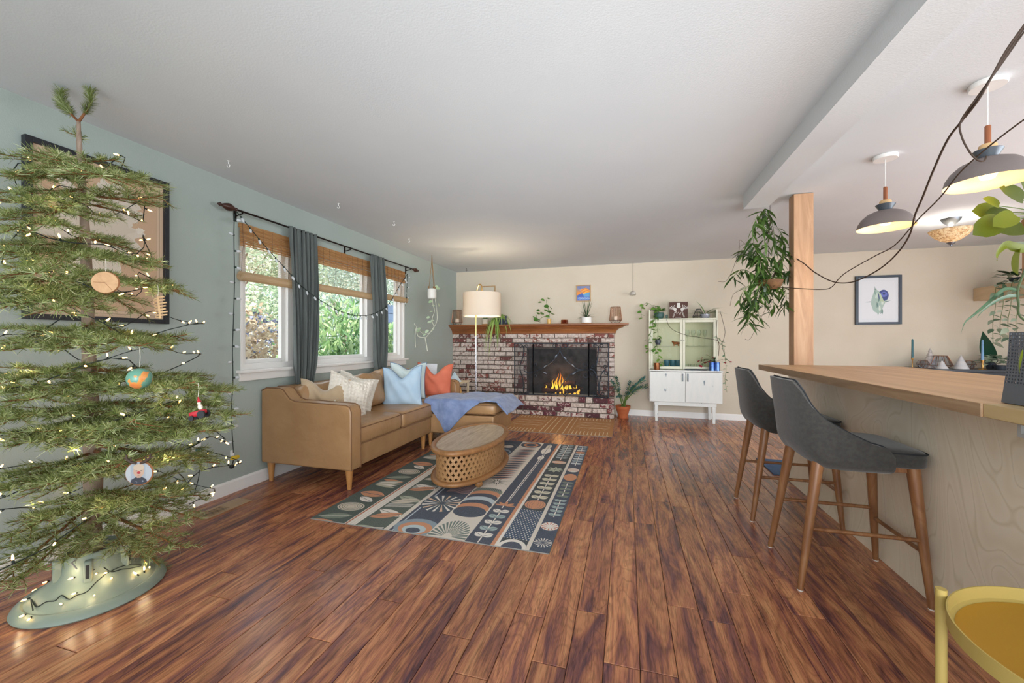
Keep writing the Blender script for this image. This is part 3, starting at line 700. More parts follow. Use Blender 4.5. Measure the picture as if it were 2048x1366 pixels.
# ================================================================== COFFEE TABLE
wood('mango_top', [(.3, '#95816a'), (.45, '#ae9b83'), (.6, '#bfae97'), (.8, '#cdbfab')], (7, 1.2, 7), 1.6, rough=.42, dist=2.5)
wood('mango_rim', [(.3, '#7d5733'), (.55, '#96693f'), (.8, '#ab7f52')], (6, 6, 6), 1.5, rough=.38)
wood('mango_lattice', [(.3, '#8c6640'), (.55, '#a27a50'), (.8, '#b58e64')], (10, 10, 10), 1.5, rough=.55)
CXt, CYt, At, Bt, Zt = -1.315, 3.312, .545, .275, .337
ct = thing('coffee_table', 'oval carved wooden coffee table with pierced diamond lattice sides on the patterned rug', 'coffee table', (CXt, CYt, .006))
def ellp(a, b, z, n=72): return [(CXt+b*math.cos(2*PI*i/n), CYt+a*math.sin(2*PI*i/n), z) for i in range(n)]
def ering(mb, a, b, prof, n=72):
    vs = []; m_ = len(prof)
    for i in range(n):
        t = 2*PI*i/n
        for d, z in prof: vs.append((CXt+(b+d)*math.cos(t), CYt+(a+d)*math.sin(t), z))
    mb.add(vs, [(i*m_+k, i*m_+(k+1) % m_, ((i+1) % n)*m_+(k+1) % m_, ((i+1) % n)*m_+k) for i in range(n) for k in range(m_)])
rim = [(-.03, .318), (-.03, .335), (-.018, .342), (0, .340), (.014, .330), (.017, .317), (.010, .303), (-.006, .296), (-.03, .298)]
mb = MB(); ering(mb, At, Bt, rim); part('top_rim', mb, 'mango_rim', ct, angle=60)
mb = MB(); n = 72; P = ellp(At-.028, Bt-.028, .331, n); Q = ellp(At-.028, Bt-.028, .30, n); mb.add(P+Q, [tuple(range(n)), tuple(range(n, 2*n))[::-1]]+[(i, n+i, n+(i+1) % n, (i+1) % n) for i in range(n)]); part('tabletop', mb, 'mango_top', ct)
# pierced wall
aW, bW = At-.035, Bt-.035
peri = []; acc = 0; prev = None; TN = 2000
for i in range(TN+1):
    t = 2*PI*i/TN; p = (bW*math.cos(t), aW*math.sin(t))
    if prev: acc += math.hypot(p[0]-prev[0], p[1]-prev[1])
    peri.append((acc, t)); prev = p
PER = acc; arc_t = np.array([q[1] for q in peri]); arc_s = np.array([q[0] for q in peri])
def wallp(s_, z):
    t = float(np.interp(s_ % PER, arc_s, arc_t)); return (CXt+bW*math.cos(t), CYt+aW*math.sin(t), z)
mb = MB(); NC = 58; cw = PER/NC; z0w, z1w = .098, .300; NR = 6; ch = (z1w-z0w)/NR
for r_ in range(NR):
    zc = z0w+(r_+.5)*ch
    for c_ in range(NC):
        s0 = (c_+(.5 if r_ % 2 else 0))*cw; hx, hz = cw*.5, ch*.5; qx, qz = cw*.30, ch*.42
        vs = [wallp(s0-hx, zc-hz), wallp(s0, zc-hz), wallp(s0+hx, zc-hz), wallp(s0+hx, zc), wallp(s0+hx, zc+hz), wallp(s0, zc+hz), wallp(s0-hx, zc+hz), wallp(s0-hx, zc), wallp(s0, zc-qz), wallp(s0+qx, zc), wallp(s0, zc+qz), wallp(s0-qx, zc)]
        mb.add(vs, [(0, 1, 8, 11, 7), (1, 2, 3, 9, 8), (3, 4, 5, 10, 9), (5, 6, 7, 11, 10)])
part('lattice_wall', mb, 'mango_lattice', ct, smooth=False, solid=.014)
mb = MB(); ering(mb, At, Bt, [(-.06, .072), (-.06, .096), (-.01, .100), (.012, .093), (.016, .08), (.008, .067), (-.06, .066)]); part('base_rim', mb, 'mango_rim', ct, angle=60)
mb = MB(); P = ellp(At-.05, Bt-.05, .094, n); Q = ellp(At-.05, Bt-.05, .07, n); mb.add(P+Q, [tuple(range(n)), tuple(range(n, 2*n))[::-1]]+[(i, n+i, n+(i+1) % n, (i+1) % n) for i in range(n)]); part('base_board', mb, 'mango_rim', ct)
for sx in (-1, 1):
    for sy in (-1, 1):
        mb = MB(); mb.lathe([(.012, 0), (.026, .008), (.034, .026), (.031, .045), (.02, .06), (.02, .069)], (CXt+sx*.175, CYt+sy*.31, .0065), 14); part('bun_foot', mb, 'mango_rim', ct)

# ================================================================== RUG, flat printed pattern
cr, na, og, gn, wt, gy = '#d8cfc2', '#4d5360', '#c98f6d', '#7d8779', '#e3dcd2', '#8b9aa3'
cv = CV(1152, 1656, cr); w_, h_ = 1152, 1656
def sy_(a, b, t): return a+(b-a)*t
# stripes from the sofa side (left) to the stool side (right); y runs down = towards the camera
cv.rect(0, 0, 190, h_, '#4f5a55')
rr = random.Random(11)
def leafy(x0, x1, y0, y1, step, cols, back=None, side=True):
    xc = (x0+x1)/2; cv.line([(xc, y0), (xc, y1)], 5, wt); y = y0+20; k = 0
    while y < y1:
        L = (x1-x0)*.52; W = step*.62; c = cols[k % len(cols)]
        cv.leaf(xc, y, -2.55, L, W, c, na); cv.leaf(xc, y, -.6, L, W, c, na); y += step; k += 1
y = 40; k = 0
while y < h_:
    kind = k % 4
    if kind == 0: [cv.leaf(20, y+10*i, -.35+.12*i, 150, 26, wt if i % 2 else '#b8b5a0') for i in range(5)]; y += 130
    elif kind == 1: cv.leaf(15, y+30, .1, 165, 80, og, na); cv.leaf(60, y+90, .4, 110, 50, wt, na); y += 150
    elif kind == 2: cv.ell(95, y+60, 78, 52, '#cfc5b4'); [cv.ell(95, y+60, 78-q*14, 52-q*9, '#4f5a55', .93) for q in range(5)]; y += 135
    else: cv.leaf(20, y+60, -.3, 160, 60, gn, wt); cv.leaf(20, y+90, .15, 150, 40, og); y += 140
    k += 1
for x in (190, 206, 222, 238): cv.line([(x+8, 0), (x+8, h_)], 7, wt if x % 32 else og)
cv.rect(196, 0, 204, h_, '#b06a4d'); cv.rect(250, 0, 400, h_, '#59635b')
y = 0; k = 0
while y < h_:
    c = [wt, og, '#a5ab98', '#c9bfae'][k % 4]; cv.leaf(255, y+70, -.45 if k % 2 else .3, 160, 58, c, '#59635b')
    if k % 3 == 0: [cv.line([(262, y+90+9*i), (390, y+60+9*i)], 4, wt) for i in range(5)]
    y += 88; k += 1
cv.rect(400, 0, 425, h_, cr); cv.rect(425, 0, 610, h_, na); cv.rect(440, 0, 447, h_, '#b9c4cc')
def burst(cx, cy, r, n, c1, c2, bg, ri=.12):
    cv.ell(cx, cy, r, r, bg)
    for i in range(n):
        a = 2*PI*i/n; cv.poly([(cx+ri*r*math.cos(a), cy+ri*r*math.sin(a)), (cx+r*.95*math.cos(a-.6/n*2), cy+r*.95*math.sin(a-.6/n*2)), (cx+r*.95*math.cos(a+.6/n*2), cy+r*.95*math.sin(a+.6/n*2))], c1 if i % 3 else c2)
burst(525, 1330, 108, 16, wt, '#d9b79a', '#4a5660'); cv.ell(530, 1600, 105, 80, gy); cv.ell(530, 1610, 80, 60, og); cv.ell(530, 1620, 56, 40, '#b8c4c6'); cv.ell(530, 1630, 34, 24, na)
for q in range(10): cv.line([(478, 1060+q*13), (520, 1052+q*13), (562, 1060+q*13), (604, 1052+q*13)], 4, '#d9a49a')
for j, yy in enumerate((860, 700, 520, 340, 160)):
    cv.ell(520, yy, 82, 82, gy if j % 2 else '#56616c'); cv.ell(530, yy+14, 62, 62, na); cv.ell(536, yy+20, 40, 40, og if j % 2 else cr)
cv.rect(610, 0, 790, h_, cr)
for j, c in enumerate((gn, og, na, '#b9c4c8', na, og, na)): cv.ell(700, 1120+j*44, 84, 62, c)
for q in range(13): cv.line([(622+q*12, 1100), (640+q*10, 1068)], 4, na)
for q in range(18): a = PI*q/17; cv.poly([(700, 1640), (700+88*math.cos(a-.05), 1640-150*math.sin(a-.05)), (700+88*math.cos(a+.05), 1640-150*math.sin(a+.05))], '#6d7a74')
cv.ell(700, 1640, 22, 26, cr)
for i in range(14): a = 2*PI*i/14; cv.poly([(700+14*math.cos(a+.22), 960+14*math.sin(a+.22)), (700+(88 if i % 2 else 60)*math.cos(a), 960+(80 if i % 2 else 55)*math.sin(a)), (700+14*math.cos(a-.22), 960+14*math.sin(a-.22))], '#3a4038')
y = 180
while y < 880: cv.leaf(770, y, 2.75, 150, 24, na, None); cv.leaf(770, y+16, 2.75, 140, 8, '#b06a4d'); y += 42
cv.ell(700, 90, 82, 82, na); cv.ell(700, 90, 60, 60, og); cv.ell(700, 90, 40, 40, na)
cv.rect(790, 0, 905, h_, na); cv.line([(850, 300), (842, 1300)], 6, wt); cv.line([(862, 300), (852, 1200)], 4, wt)
cv.leaf(850, 330, -1.57, 210, 72, wt, na); cv.leaf(850, 180, -1.57, 150, 44, '#d5cab9', na); cv.leaf(850, 470, -1.57, 120, 46, wt, na)
for a in (-2.4, -1.57, -.7, -.1, -3.0): cv.leaf(846, 1270, a, 55, 18, og)
leafy(800, 896, 1330, 1650, 62, [wt, '#9fb0ae'])
cv.rect(905, 0, 922, h_, og); cv.rect(922, 0, 936, h_, wt)
cv.rect(936, 0, 1052, h_, '#454b4e'); leafy(942, 1046, 0, 420, 52, ['#a9b3b4']); leafy(942, 1046, 760, 1160, 70, ['#d3ccb5'])
cv.ell(994, 480, 50, 34, og); [cv.line([(946, 462+9*q), (1042, 462+9*q)], 3, wt) for q in range(5)]
for a in range(8): cv.leaf(994, 640, a*PI/4, 56, 20, '#b9bda8', na)
cv.ell(994, 1215, 56, 60, og); [cv.ell(994, 1215, 56-q*14, 60, na, .96) for q in range(4)]
cv.rect(936, 1285, 1052, 1580, '#46566a')
for yy in range(1290, 1580, 16):
    for xx in range(942, 1050, 14): cv.ell(xx+(7 if (yy//16) % 2 else 0), yy, 3.2, 3.2, wt)
cv.ell(994, 1656, 62, 70, wt); cv.ell(994, 1656, 44, 50, na)
cv.rect(1052, 0, 1070, h_, cr); cv.rect(1070, 0, 1152, h_, '#4a5260')
leafy(1072, 1150, 20, 520, 56, ['#c5cdd0', '#98a8ae']); cv.ell(1111, 200, 36, 26, og)
cv.ell(1111, 620, 38, 42, wt); [cv.line([(1076, 592+12*q), (1146, 592+12*q)], 4, og) for q in range(5)]
cv.ell(1111, 760, 40, 62, og); leafy(1074, 1148, 850, 1080, 52, [gn]); leafy(1074, 1148, 1120, 1330, 44, ['#9fb0ae'])
burst(1111, 1430, 40, 12, '#c06c56', '#c06c56', wt, .3); burst(1111, 1580, 40, 16, wt, wt, '#4a5260', .1)
print_mat('rug_print', cv, .95, .15, 260, .32, '#cfc9c0')
def flat_rug(name, label, x0, x1, y0, y1, th, mat_, edge, cat='rug'):
    t = thing(name, label, cat, ((x0+x1)/2, (y0+y1)/2, 0)); nx, ny = 30, 40
    uv = lambda p: ((p.x-x0)/(x1-x0), (p.y-y0)/(y1-y0))
    def fn(u, v): 
        x = x0+(x1-x0)*u; y = y0+(y1-y0)*v; return (x, y, .0008+th)
    mb = MB(); mb.grid(fn, nx, ny); part('pile_face', mb, mat_, t, uv=uv, smooth=False)
    mb = MB(); mb.box(x0, x1, y0, y1, .0006, .0007+th); part('binding', mb, edge, t, smooth=False); return t
pm('rug_edge', '#8d8a84', rough=.9)
flat_rug('area_rug', 'large rug printed with moons leaves and stripes in navy cream and terracotta', -2.003, -.411, 2.165, 4.505, .006, 'rug_print', 'rug_edge')
oc, ow = '#a9784a', '#d9c7a8'
cv = CV(900, 700, oc)
for x in (330, 372, 416, 520): cv.line([(x, 20), (x, 680)], 5, ow)
for x in (468, 560): [cv.ell(x, y, 4, 6, ow) for y in range(20, 690, 22)]
for (a, b) in ((30, 300), (590, 870)):
    for y0, y1 in ((20, 110), (560, 680)):
        x = a
        while x < b: cv.line([(x, y0), (x, y1)], 5, ow); cv.line([(x, y1), (x+12, y1)], 5, ow); x += 30
    for y in (200, 300, 400): cv.line([(a, y), ((a+b)/2, y+60), (b, y)], 5, ow); cv.line([(a, y+60), ((a+b)/2, y), (b, y+60)], 5, ow)
    for x in range(a, b, 40): cv.ell(x, 490, 4, 4, ow)
print_mat('mat_print', cv, .95, .12, 260)
flat_rug('hearth_mat', 'ochre mat with white line pattern in front of the brick hearth', -1.62, -.175, 5.02, 6.17, .005, 'mat_print', 'rug_edge')

# ================================================================== FIREPLACE
def brick_mat(name, base_stops, wash):
    m, nt, b, out = nodes_of(name); v, rn = coords(nt, 'Object', (1, 1, 1), 23.0)
    oi = N(nt, 'ShaderNodeMath', operation='FRACT'); nt.links.new(rn, oi.inputs[0])
    r0 = ramp(nt, base_stops, oi.outputs[0])
    n = N(nt, 'ShaderNodeTexNoise'); n.inputs['Scale'].default_value = 16; n.inputs['Detail'].default_value = 6; n.inputs['Roughness'].default_value = .65; n.inputs['Distortion'].default_value = .8; nt.links.new(v, n.inputs[0])
    ad = N(nt, 'ShaderNodeMath', operation='MULTIPLY_ADD'); ad.inputs[1].default_value = .30; nt.links.new(oi.outputs[0], ad.inputs[0]); nt.links.new(n.outputs[0], ad.inputs[2])
    mr = N(nt, 'ShaderNodeMapRange'); mr.inputs[1].default_value = wash; mr.inputs[2].default_value = wash+.05; nt.links.new(ad.outputs[0], mr.inputs[0])
    n3 = N(nt, 'ShaderNodeTexNoise'); n3.inputs['Scale'].default_value = 30; nt.links.new(v, n3.inputs[0]); rw = ramp(nt, [(.35, '#ad9c92'), (.6, '#cfc2b9')], n3.outputs[0])
    mx = N(nt, 'ShaderNodeMix', data_type='RGBA'); nt.links.new(mr.outputs[0], mx.inputs[0]); nt.links.new(r0.outputs[0], mx.inputs[6]); nt.links.new(rw.outputs[0], mx.inputs[7])
    nt.links.new(mx.outputs[2], b.inputs['Base Color']); b.inputs['Roughness'].default_value = .85; bump(nt, b, n.outputs[0], .6, .006)
brick_mat('brick_wash', [(0, '#5c3a36'), (.2, '#7d463f'), (.5, '#8c5246'), (.8, '#6e5c58'), (1, '#965a4c')], .56)
brick_mat('brick_hearth', [(0, '#46282c'), (.25, '#63303a'), (.5, '#7a3c3a'), (.8, '#4d4248'), (1, '#6e3a3c')], .60)
pm('mortar', '#4f4640', '#635850', scale=20, rough=.95, bmp=.3, bscale=80)
pm('soot', '#26231f', '#4b4541', scale=7, rough=.95)
BX0, BX1, BF, HF, HT = -2.94, -.19, 6.45, 6.225, .302
OX0, OX1, OZ0, OZ1 = -1.60, -.46, .302, 1.05     # firebox opening
fp = thing('fireplace', None, None, (-1.5, 6.55, 0), kind='structure')
mb = MB()
mb.box(BX0, OX0, BF+.008, BY, 0, 1.30); mb.box(OX1, BX1-.006, BF+.008, BY, 0, 1.30); mb.box(OX0, OX1, BF+.008, BY, OZ1, 1.30)
mb.box(BX0, BX1-.006, HF+.008, BF+.02, 0, HT-.006)
part('mortar', mb, 'mortar', fp, smooth=False)
mb = MB(); mb.box(OX0, OX1, BY-.02, BY-.01, OZ0, OZ1); mb.box(OX0, OX0+.01, BF+.01, BY-.02, OZ0, OZ1); mb.box(OX1-.01, OX1, BF+.01, BY-.02, OZ0, OZ1); mb.box(OX0, OX1, BF+.01, BY-.02, OZ1-.01, OZ1)
part('firebox', mb, 'soot', fp, smooth=False)
rb = random.Random(5)
def brick_box(mb, x0, x1, y0, y1, z0, z1, c=.005):
    j = lambda: rb.uniform(-.0018, .0018)
    # outward face at y0 chamfered
    P = [(x0, y0+c, z0), (x1, y0+c, z0), (x1, y0+c, z1), (x0, y0+c, z1)]; Q = [(x0+c+j(), y0+j(), z0+c+j()), (x1-c+j(), y0+j(), z0+c+j()), (x1-c+j(), y0+j(), z1-c+j()), (x0+c+j(), y0+j(), z1-c+j())]; B_ = [(x0, y1, z0), (x1, y1, z0), (x1, y1, z1), (x0, y1, z1)]
    mb.add(P+Q+B_, [(4, 5, 6, 7)]+[(i, (i+1) % 4, 4+(i+1) % 4, 4+i) for i in range(4)]+[(8+i, 8+(i+1) % 4, (i+1) % 4, i) for i in range(4)]+[(11, 10, 9, 8)])
CH = .0757; BL = .196; J = .013
rows = []
z = 1.295
r_ = 0
while z-CH > HT-.02:
    z1 = z; z0 = max(z-CH+J, HT+.002); off = 0 if r_ % 2 else -.5*(BL+J)
    x = BX1+(BL+J)*(.0 if r_ % 2 else .5)
    xr = BX1
    xs = []
    while xr > BX0+.01:
        if not xs: Lb = BL if r_ % 2 else BL*.5-.005
        else: Lb = BL+rb.uniform(-.004, .004)
        xl = max(xr-Lb, BX0); xs.append((xl, xr)); xr = xl-J
    for (a, b_) in xs:
        segs = [(a, b_)]
        if z0 < OZ1 and b_ > OX0 and a < OX1:
            segs = []
            if a < OX0-.02: segs.append((a, OX0-.002))
            if b_ > OX1+.02: segs.append((OX1+.002, b_))
        for (a2, b2) in segs:
            mb = MB(); brick_box(mb, a2, b2, BF-rb.uniform(-.002, .003), BF+.03 if b2 < BX1-.001 else BY-.001, z0, z1); part('brick', mb, 'brick_wash', fp, smooth=False)
    z -= CH; r_ += 1
# hearth front courses and top course
nz = 4; ch_ = (HT-.004)/nz
for r_ in range(nz):
    z0 = .004+r_*ch_; z1 = z0+ch_-J*.8; xr = BX1; first = True
    while xr > -2.94+.02:
        Lb = BL*1.05 if (r_ % 2 == 0 or not first) else BL*.5
        if r_ == 3: Lb = rb.choice([.095, .2, .2])
        xl = max(xr-Lb, BX0); mb = MB(); brick_box(mb, xl, xr, HF-rb.uniform(-.002, .003), HF+.09, z0, z1-.001 if r_ < 3 else HT, .006); part('brick', mb, 'brick_hearth', fp, smooth=False)
        xr = xl-J; first = False
xr = BX1
while xr > BX0+.02:
    xl = max(xr-.095, BX0); mb = MB(); y0 = HF+.10
    a, b_, c = .004, HT, .004
    P = [(xl, y0, HT-.02), (xr, y0, HT-.02), (xr, BF-.004, HT-.02), (xl, BF-.004, HT-.02)]; Q = [(xl, y0, HT-.004), (xr, y0, HT-.004), (xr, BF-.004, HT-.004), (xl, BF-.004, HT-.004)]; Z = [(xl+c, y0+c, HT), (xr-c, y0+c, HT), (xr-c, BF-.004-c, HT), (xl+c, BF-.004-c, HT)]
    mb.add(P+Q+Z, [(8, 9, 10, 11)]+[(i, (i+1) % 4, 4+(i+1) % 4, 4+i) for i in range(4)]+[(4+i, 4+(i+1) % 4, 8+(i+1) % 4, 8+i) for i in range(4)])
    part('brick', mb, 'brick_hearth', fp, smooth=False); xr = xl-J
# mantel
wood('mantel_wood', [(.3, '#6e3f20'), (.5, '#8a5530'), (.75, '#a06a3f')], (1.0, 10, 10), 2.0, rough=.35, dist=1.2)
mt = thing('mantel_shelf', 'orange-brown moulded wooden mantel shelf along the top of the brick fireplace', 'mantel', (-1.45, 6.5, 1.30))
MT = 1.452
def mantel_prof(e):  # profile (offset from brick face, z)
    return [(.0, 1.297), (.012, 1.300), (.016, 1.325), (.024, 1.345), (.05, 1.372), (.075, 1.385), (.08, 1.392), (.10, 1.396), (.11, 1.41), (.13, 1.417), (.135, 1.424), (.165, 1.428), (.168, MT-.004), (.164, MT)]
mb = MB(); pr = mantel_prof(0)
vs = []; L0 = LX+.001
for (d, z) in pr: vs += [(L0, BF+.002-d, z), (BX1+.002+d*1.28, BF+.002-d, z), (BX1+.002+d*1.28, BY-.001, z)]
n = len(pr); fs = [(3*i, 3*i+1, 3*i+4, 3*i+3) for i in range(n-1)]+[(3*i+1, 3*i+2, 3*i+5, 3*i+4) for i in range(n-1)]
k = len(vs); vs += [(L0, BY-.001, pr[-1][1]), (L0, BY-.001, pr[0][1])]
fs += [(3*(n-1), 3*(n-1)+1, 3*(n-1)+2, k), (1, 0, k+1, 2)]
mb.add(vs, fs); part('moulding', mb, 'mantel_wood', mt, angle=25)
# fire screen
pm('iron_dark', '#2b3038', '#3a414b', scale=30, rough=.45, metal=.6)
m, nt, b, out = nodes_of('screen_mesh'); b.inputs['Base Color'].default_value = C4('#2c3138'); b.inputs['Roughness'].default_value = .6; b.inputs['Metallic'].default_value = .4
tr = nt.nodes.new('ShaderNodeBsdfTransparent'); ms = nt.nodes.new('ShaderNodeMixShader'); ms.inputs[0].default_value = .36; nt.links.new(tr.outputs[0], ms.inputs[1]); nt.links.new(b.outputs[0], ms.inputs[2]); nt.links.new(ms.outputs[0], out.inputs[0])
SY = 6.335; SX0, SX1, PX0, PX1, SZ0, SZ1 = -1.765, -.27, -1.465, -.572, HT+.004, 1.138
fs_ = thing('fire_screen', 'black wrought iron three-panel fire screen with curling vines on the hearth', 'fire screen', (-1.02, SY, HT))
def sc_panel(x0, x1, ya, yb, name):
    mb = MB()
    y = lambda x: ya+(yb-ya)*(x-x0)/(x1-x0)
    for a, b_ in (((x0, SZ0), (x1, SZ0)), ((x1, SZ0), (x1, SZ1)), ((x1, SZ1), (x0, SZ1)), ((x0, SZ1), (x0, SZ0))): mb.tube([(a[0], y(a[0]), a[1]), (b_[0], y(b_[0]), b_[1])], .0085, 6)
    fr0 = part('frame', mb, 'iron_dark', fs_)
    mb = MB(); mb.add([(x0, ya, SZ0), (x1, yb, SZ0), (x1, yb, SZ1), (x0, ya, SZ1)], [(0, 1, 2, 3)]); part('wire_mesh', mb, 'screen_mesh', fr0, smooth=False)
sc_panel(SX0, PX0, SY-.045, SY, ''); sc_panel(PX0, PX1, SY, SY, ''); sc_panel(PX1, SX1, SY, SY-.045, '')
def curl(x, z, r, a0, dr, turns=1.1, y=SY-.012, n=14):
    return [(x+r*(1-.6*i/n)*math.cos(a0+dr*2*PI*turns*i/n), y, z+r*(1-.6*i/n)*math.sin(a0+dr*2*PI*turns*i/n)) for i in range(n+1)]
def vine(pts, curls=(), w=.0085):
    mb = MB(); mb.tube(catm([(x, SY-.012, z) for x, z in pts], 6), w, 6)
    for c in curls: mb.tube(curl(*c), .0065, 5)
    part('scroll', mb, 'iron_dark', fs_)
g = lambda px, py: (lambda p: (p.x, p.z))(ony(px, py, SY-.012))
vine([g(1120, 690), g(1120, 700), g(1112, 715), g(1098, 728), g(1082, 738), g(1066, 744)], [(*g(1110, 692), .045, 0, 1), (*g(1131, 692), .045, PI, -1)])
vine([g(1120, 700), g(1128, 716), g(1142, 728), g(1156, 738), g(1177, 740)], [(*g(1170, 731), .04, 0, 1), (*g(1171, 751), .04, 0, -1)])
vine([g(1120, 776), g(1127, 765), g(1140, 750), g(1155, 742), g(1168, 740), g(1178, 740)], [(*g(1112, 787), .04, 0, -1), (*g(1131, 787), .04, PI, 1)])
vine([g(1066, 744), g(1056, 745), g(1048, 742)], [(*g(1071, 729), .03, PI, 1), (*g(1070, 752), .03, PI, -1)])
vine([g(1047, 692), g(1047, 710), g(1040, 735), g(1046, 760), g(1047, 785)], [(*g(1042, 693), .032, 0, 1), (*g(1053, 693), .032, PI, -1), (*g(1041, 786), .034, 0, -1), (*g(1053, 786), .034, PI, 1)])
vine([g(1197, 692), g(1196, 708), g(1193, 730)], [(*g(1190, 692), .032, 0, 1), (*g(1203, 692), .032, PI, -1)])
vine([g(1198, 788), g(1199, 765), g(1203, 748), g(1212, 738)], [(*g(1190, 788), .036, 0, -1), (*g(1205, 788), .036, PI, 1), (*g(1210, 734), .034, -.5, 1), (*g(1212, 746), .03, 0, -1)])
vine([g(1198, 788), g(1195, 758), g(1188, 742), g(1180, 738)], [(*g(1186, 733), .028, 0, 1), (*g(1184, 747), .028, 0, -1)])
pm('leaf_iron', '#8d98a4', rough=.35, metal=.8)
for px, py, a in ((1090, 733, .7), (1112, 712, .9), (1130, 716, -.8), (1146, 731, -.7), (1148, 747, .5), (1090, 746, -.4)):
    p = ony(px, py, SY-.018); mb = MB(); mb.M = T(*p) @ R(-a, 'Y'); mb.sup((0, 0, 0), (.03, .004, .009), 1, 1, 10, 6); part('iron_leaf', mb, 'leaf_iron', fs_)
# fire: log and flames
wood('log_bark', [(.3, '#1f1510'), (.6, '#4a2f1e'), (.8, '#7a4a24')], (3, 12, 12), 2, rough=.9)
lg = thing('log_fire', 'burning logs with orange flames inside the fireplace', 'fire', (-1.02, 6.53, HT))
for a, b_, r0 in (((-1.35, 6.50, .36), (-.72, 6.53, .37), .045), ((-1.32, 6.57, .44), (-.80, 6.50, .50), .04), ((-1.1, 6.52, .47), (-.70, 6.57, .40), .035)):
    mb = MB(); P = [Vector(a).lerp(Vector(b_), i/8)+Vector((0, 0, .008*math.sin(i*2.1))) for i in range(9)]; mb.tube(P, [r0*(1+.1*math.sin(i*1.7)) for i in range(9)], 10); part('log', mb, 'log_bark', lg)
m, nt, b, out = nodes_of('flame'); em = nt.nodes.new('ShaderNodeEmission'); tr = nt.nodes.new('ShaderNodeBsdfTransparent'); ms = nt.nodes.new('ShaderNodeMixShader')
ge = nt.nodes.new('ShaderNodeNewGeometry'); sp = nt.nodes.new('ShaderNodeSeparateXYZ'); nt.links.new(ge.outputs['Position'], sp.inputs[0])
mr = N(nt, 'ShaderNodeMapRange'); mr.inputs[1].default_value = HT; mr.inputs[2].default_value = .70; nt.links.new(sp.outputs[2], mr.inputs[0])
r0 = ramp(nt, [(0, '#ffb347'), (.35, '#ffd24a'), (.7, '#f08a26'), (1, '#b8501c')], mr.outputs[0]); nt.links.new(r0.outputs[0], em.inputs[0]); em.inputs[1].default_value = 2.2
mr2 = N(nt, 'ShaderNodeMapRange'); mr2.inputs[1].default_value = .45; mr2.inputs[2].default_value = .75; mr2.inputs[3].default_value = .75; mr2.inputs[4].default_value = .35; nt.links.new(sp.outputs[2], mr2.inputs[0])
nt.links.new(mr2.outputs[0], ms.inputs[0]); nt.links.new(tr.outputs[0], ms.inputs[1]); nt.links.new(em.outputs[0], ms.inputs[2]); nt.links.new(ms.outputs[0], out.inputs[0])
rf = random.Random(3)
for i in range(15):
    x = -1.28+.50*i/14*1.05+rf.uniform(-.02, .02); h = (.10+.20*math.exp(-((x+1.06)/.17)**2))*rf.uniform(.75, 1.2); y = 6.47+rf.uniform(0, .05); w0 = rf.uniform(.014, .026); lean = rf.uniform(-.04, .04)
    mb = MB(); mb.tube([(x+lean*(q/7)**2+.012*math.sin(q*1.4+i), y, HT+.02+h*q/7) for q in range(8)], [w0*math.sin(PI*min(1, (q+1.5)/8.6))*(1-q/9)+.001 for q in range(8)], 8); part('flame', mb, 'flame', lg)
fl_ = bpy.data.lights.new('fire_light', 'POINT'); fl_.energy = 4; fl_.color = (1, .5, .2); fl_.shadow_soft_size = .08; fo = bpy.data.objects.new('fire_light', fl_); COL.objects.link(fo); fo.location = (-1.05, 6.44, .55)
# ================================================================== FLOOR LAMP
pm('brass', '#b08d57', rough=.3, metal=.9); pm('lamp_steel', '#a8a9ad', rough=.25, metal=.9)
m, nt, b, out = nodes_of('shade_linen'); b.inputs['Base Color'].default_value = C4('#ece5da'); b.inputs['Roughness'].default_value = .9
tl = nt.nodes.new('ShaderNodeBsdfTranslucent'); tl.inputs[0].default_value = C4('#f3e3c6'); ms = nt.nodes.new('ShaderNodeMixShader'); ms.inputs[0].default_value = .4
nt.links.new(b.outputs[0], ms.inputs[1]); nt.links.new(tl.outputs[0], ms.inputs[2]); nt.links.new(ms.outputs[0], out.inputs[0])
pm('bulb_warm', '#ffe8c0', emit='#ffdca0', es=8); pm('bulb_glow', '#ffe2b0', emit='#ffc773', es=6)
LPx, LPy = -1.945, 5.02; SCx, SCy = -1.86, 5.02
lamp = thing('floor_lamp', 'arched floor lamp with a white drum shade behind the chaise', 'floor lamp', (LPx, LPy, 0))
mb = MB(); mb.lathe([(.14, 0), (.14, .02), (.13, .026), (.015, .03)], (LPx, LPy, 0), 28); part('base', mb, 'lamp_steel', lamp)
mb = MB(); mb.tube([(LPx, LPy, .03), (LPx, LPy, 1.25)], .011, 10); part('pole', mb, 'lamp_steel', lamp)
ar = [(LPx, LPy, 1.25), (LPx, LPy, 1.5), (LPx+.002, LPy, 1.72), (LPx+.012, LPy, 1.84), (LPx+.036, LPy, 1.92), (LPx+.065, LPy, 1.93), (LPx+.083, LPy, 1.89), (SCx, SCy, 1.80), (SCx, SCy, 1.68)]
mb = MB(); mb.tube(catm(ar, 6), .009, 8); part('arch', mb, 'brass', lamp)
mb = MB(); zt, zb, RS = 1.815, 1.505, .252
mb.lathe([(RS-.003, zb), (RS, zb), (RS, zt), (RS-.003, zt), (RS-.003, zb)], (SCx, SCy, 0), 48, cap=False); sh = part('lamp_shade', mb, 'shade_linen', lamp)
mb = MB(); mb.tube([(SCx-RS+.004, SCy, 1.76), (SCx, SCy, 1.70), (SCx+RS-.004, SCy, 1.76)], .002, 5); mb.tube([(SCx, SCy-RS+.004, 1.76), (SCx, SCy, 1.70), (SCx, SCy+RS-.004, 1.76)], .002, 5); part('spider', mb, 'brass', sh)
mb = MB(); mb.sphere((SCx, SCy, 1.64), (.03, .03, .042), 14, 10); part('bulb', mb, 'bulb_warm', lamp)
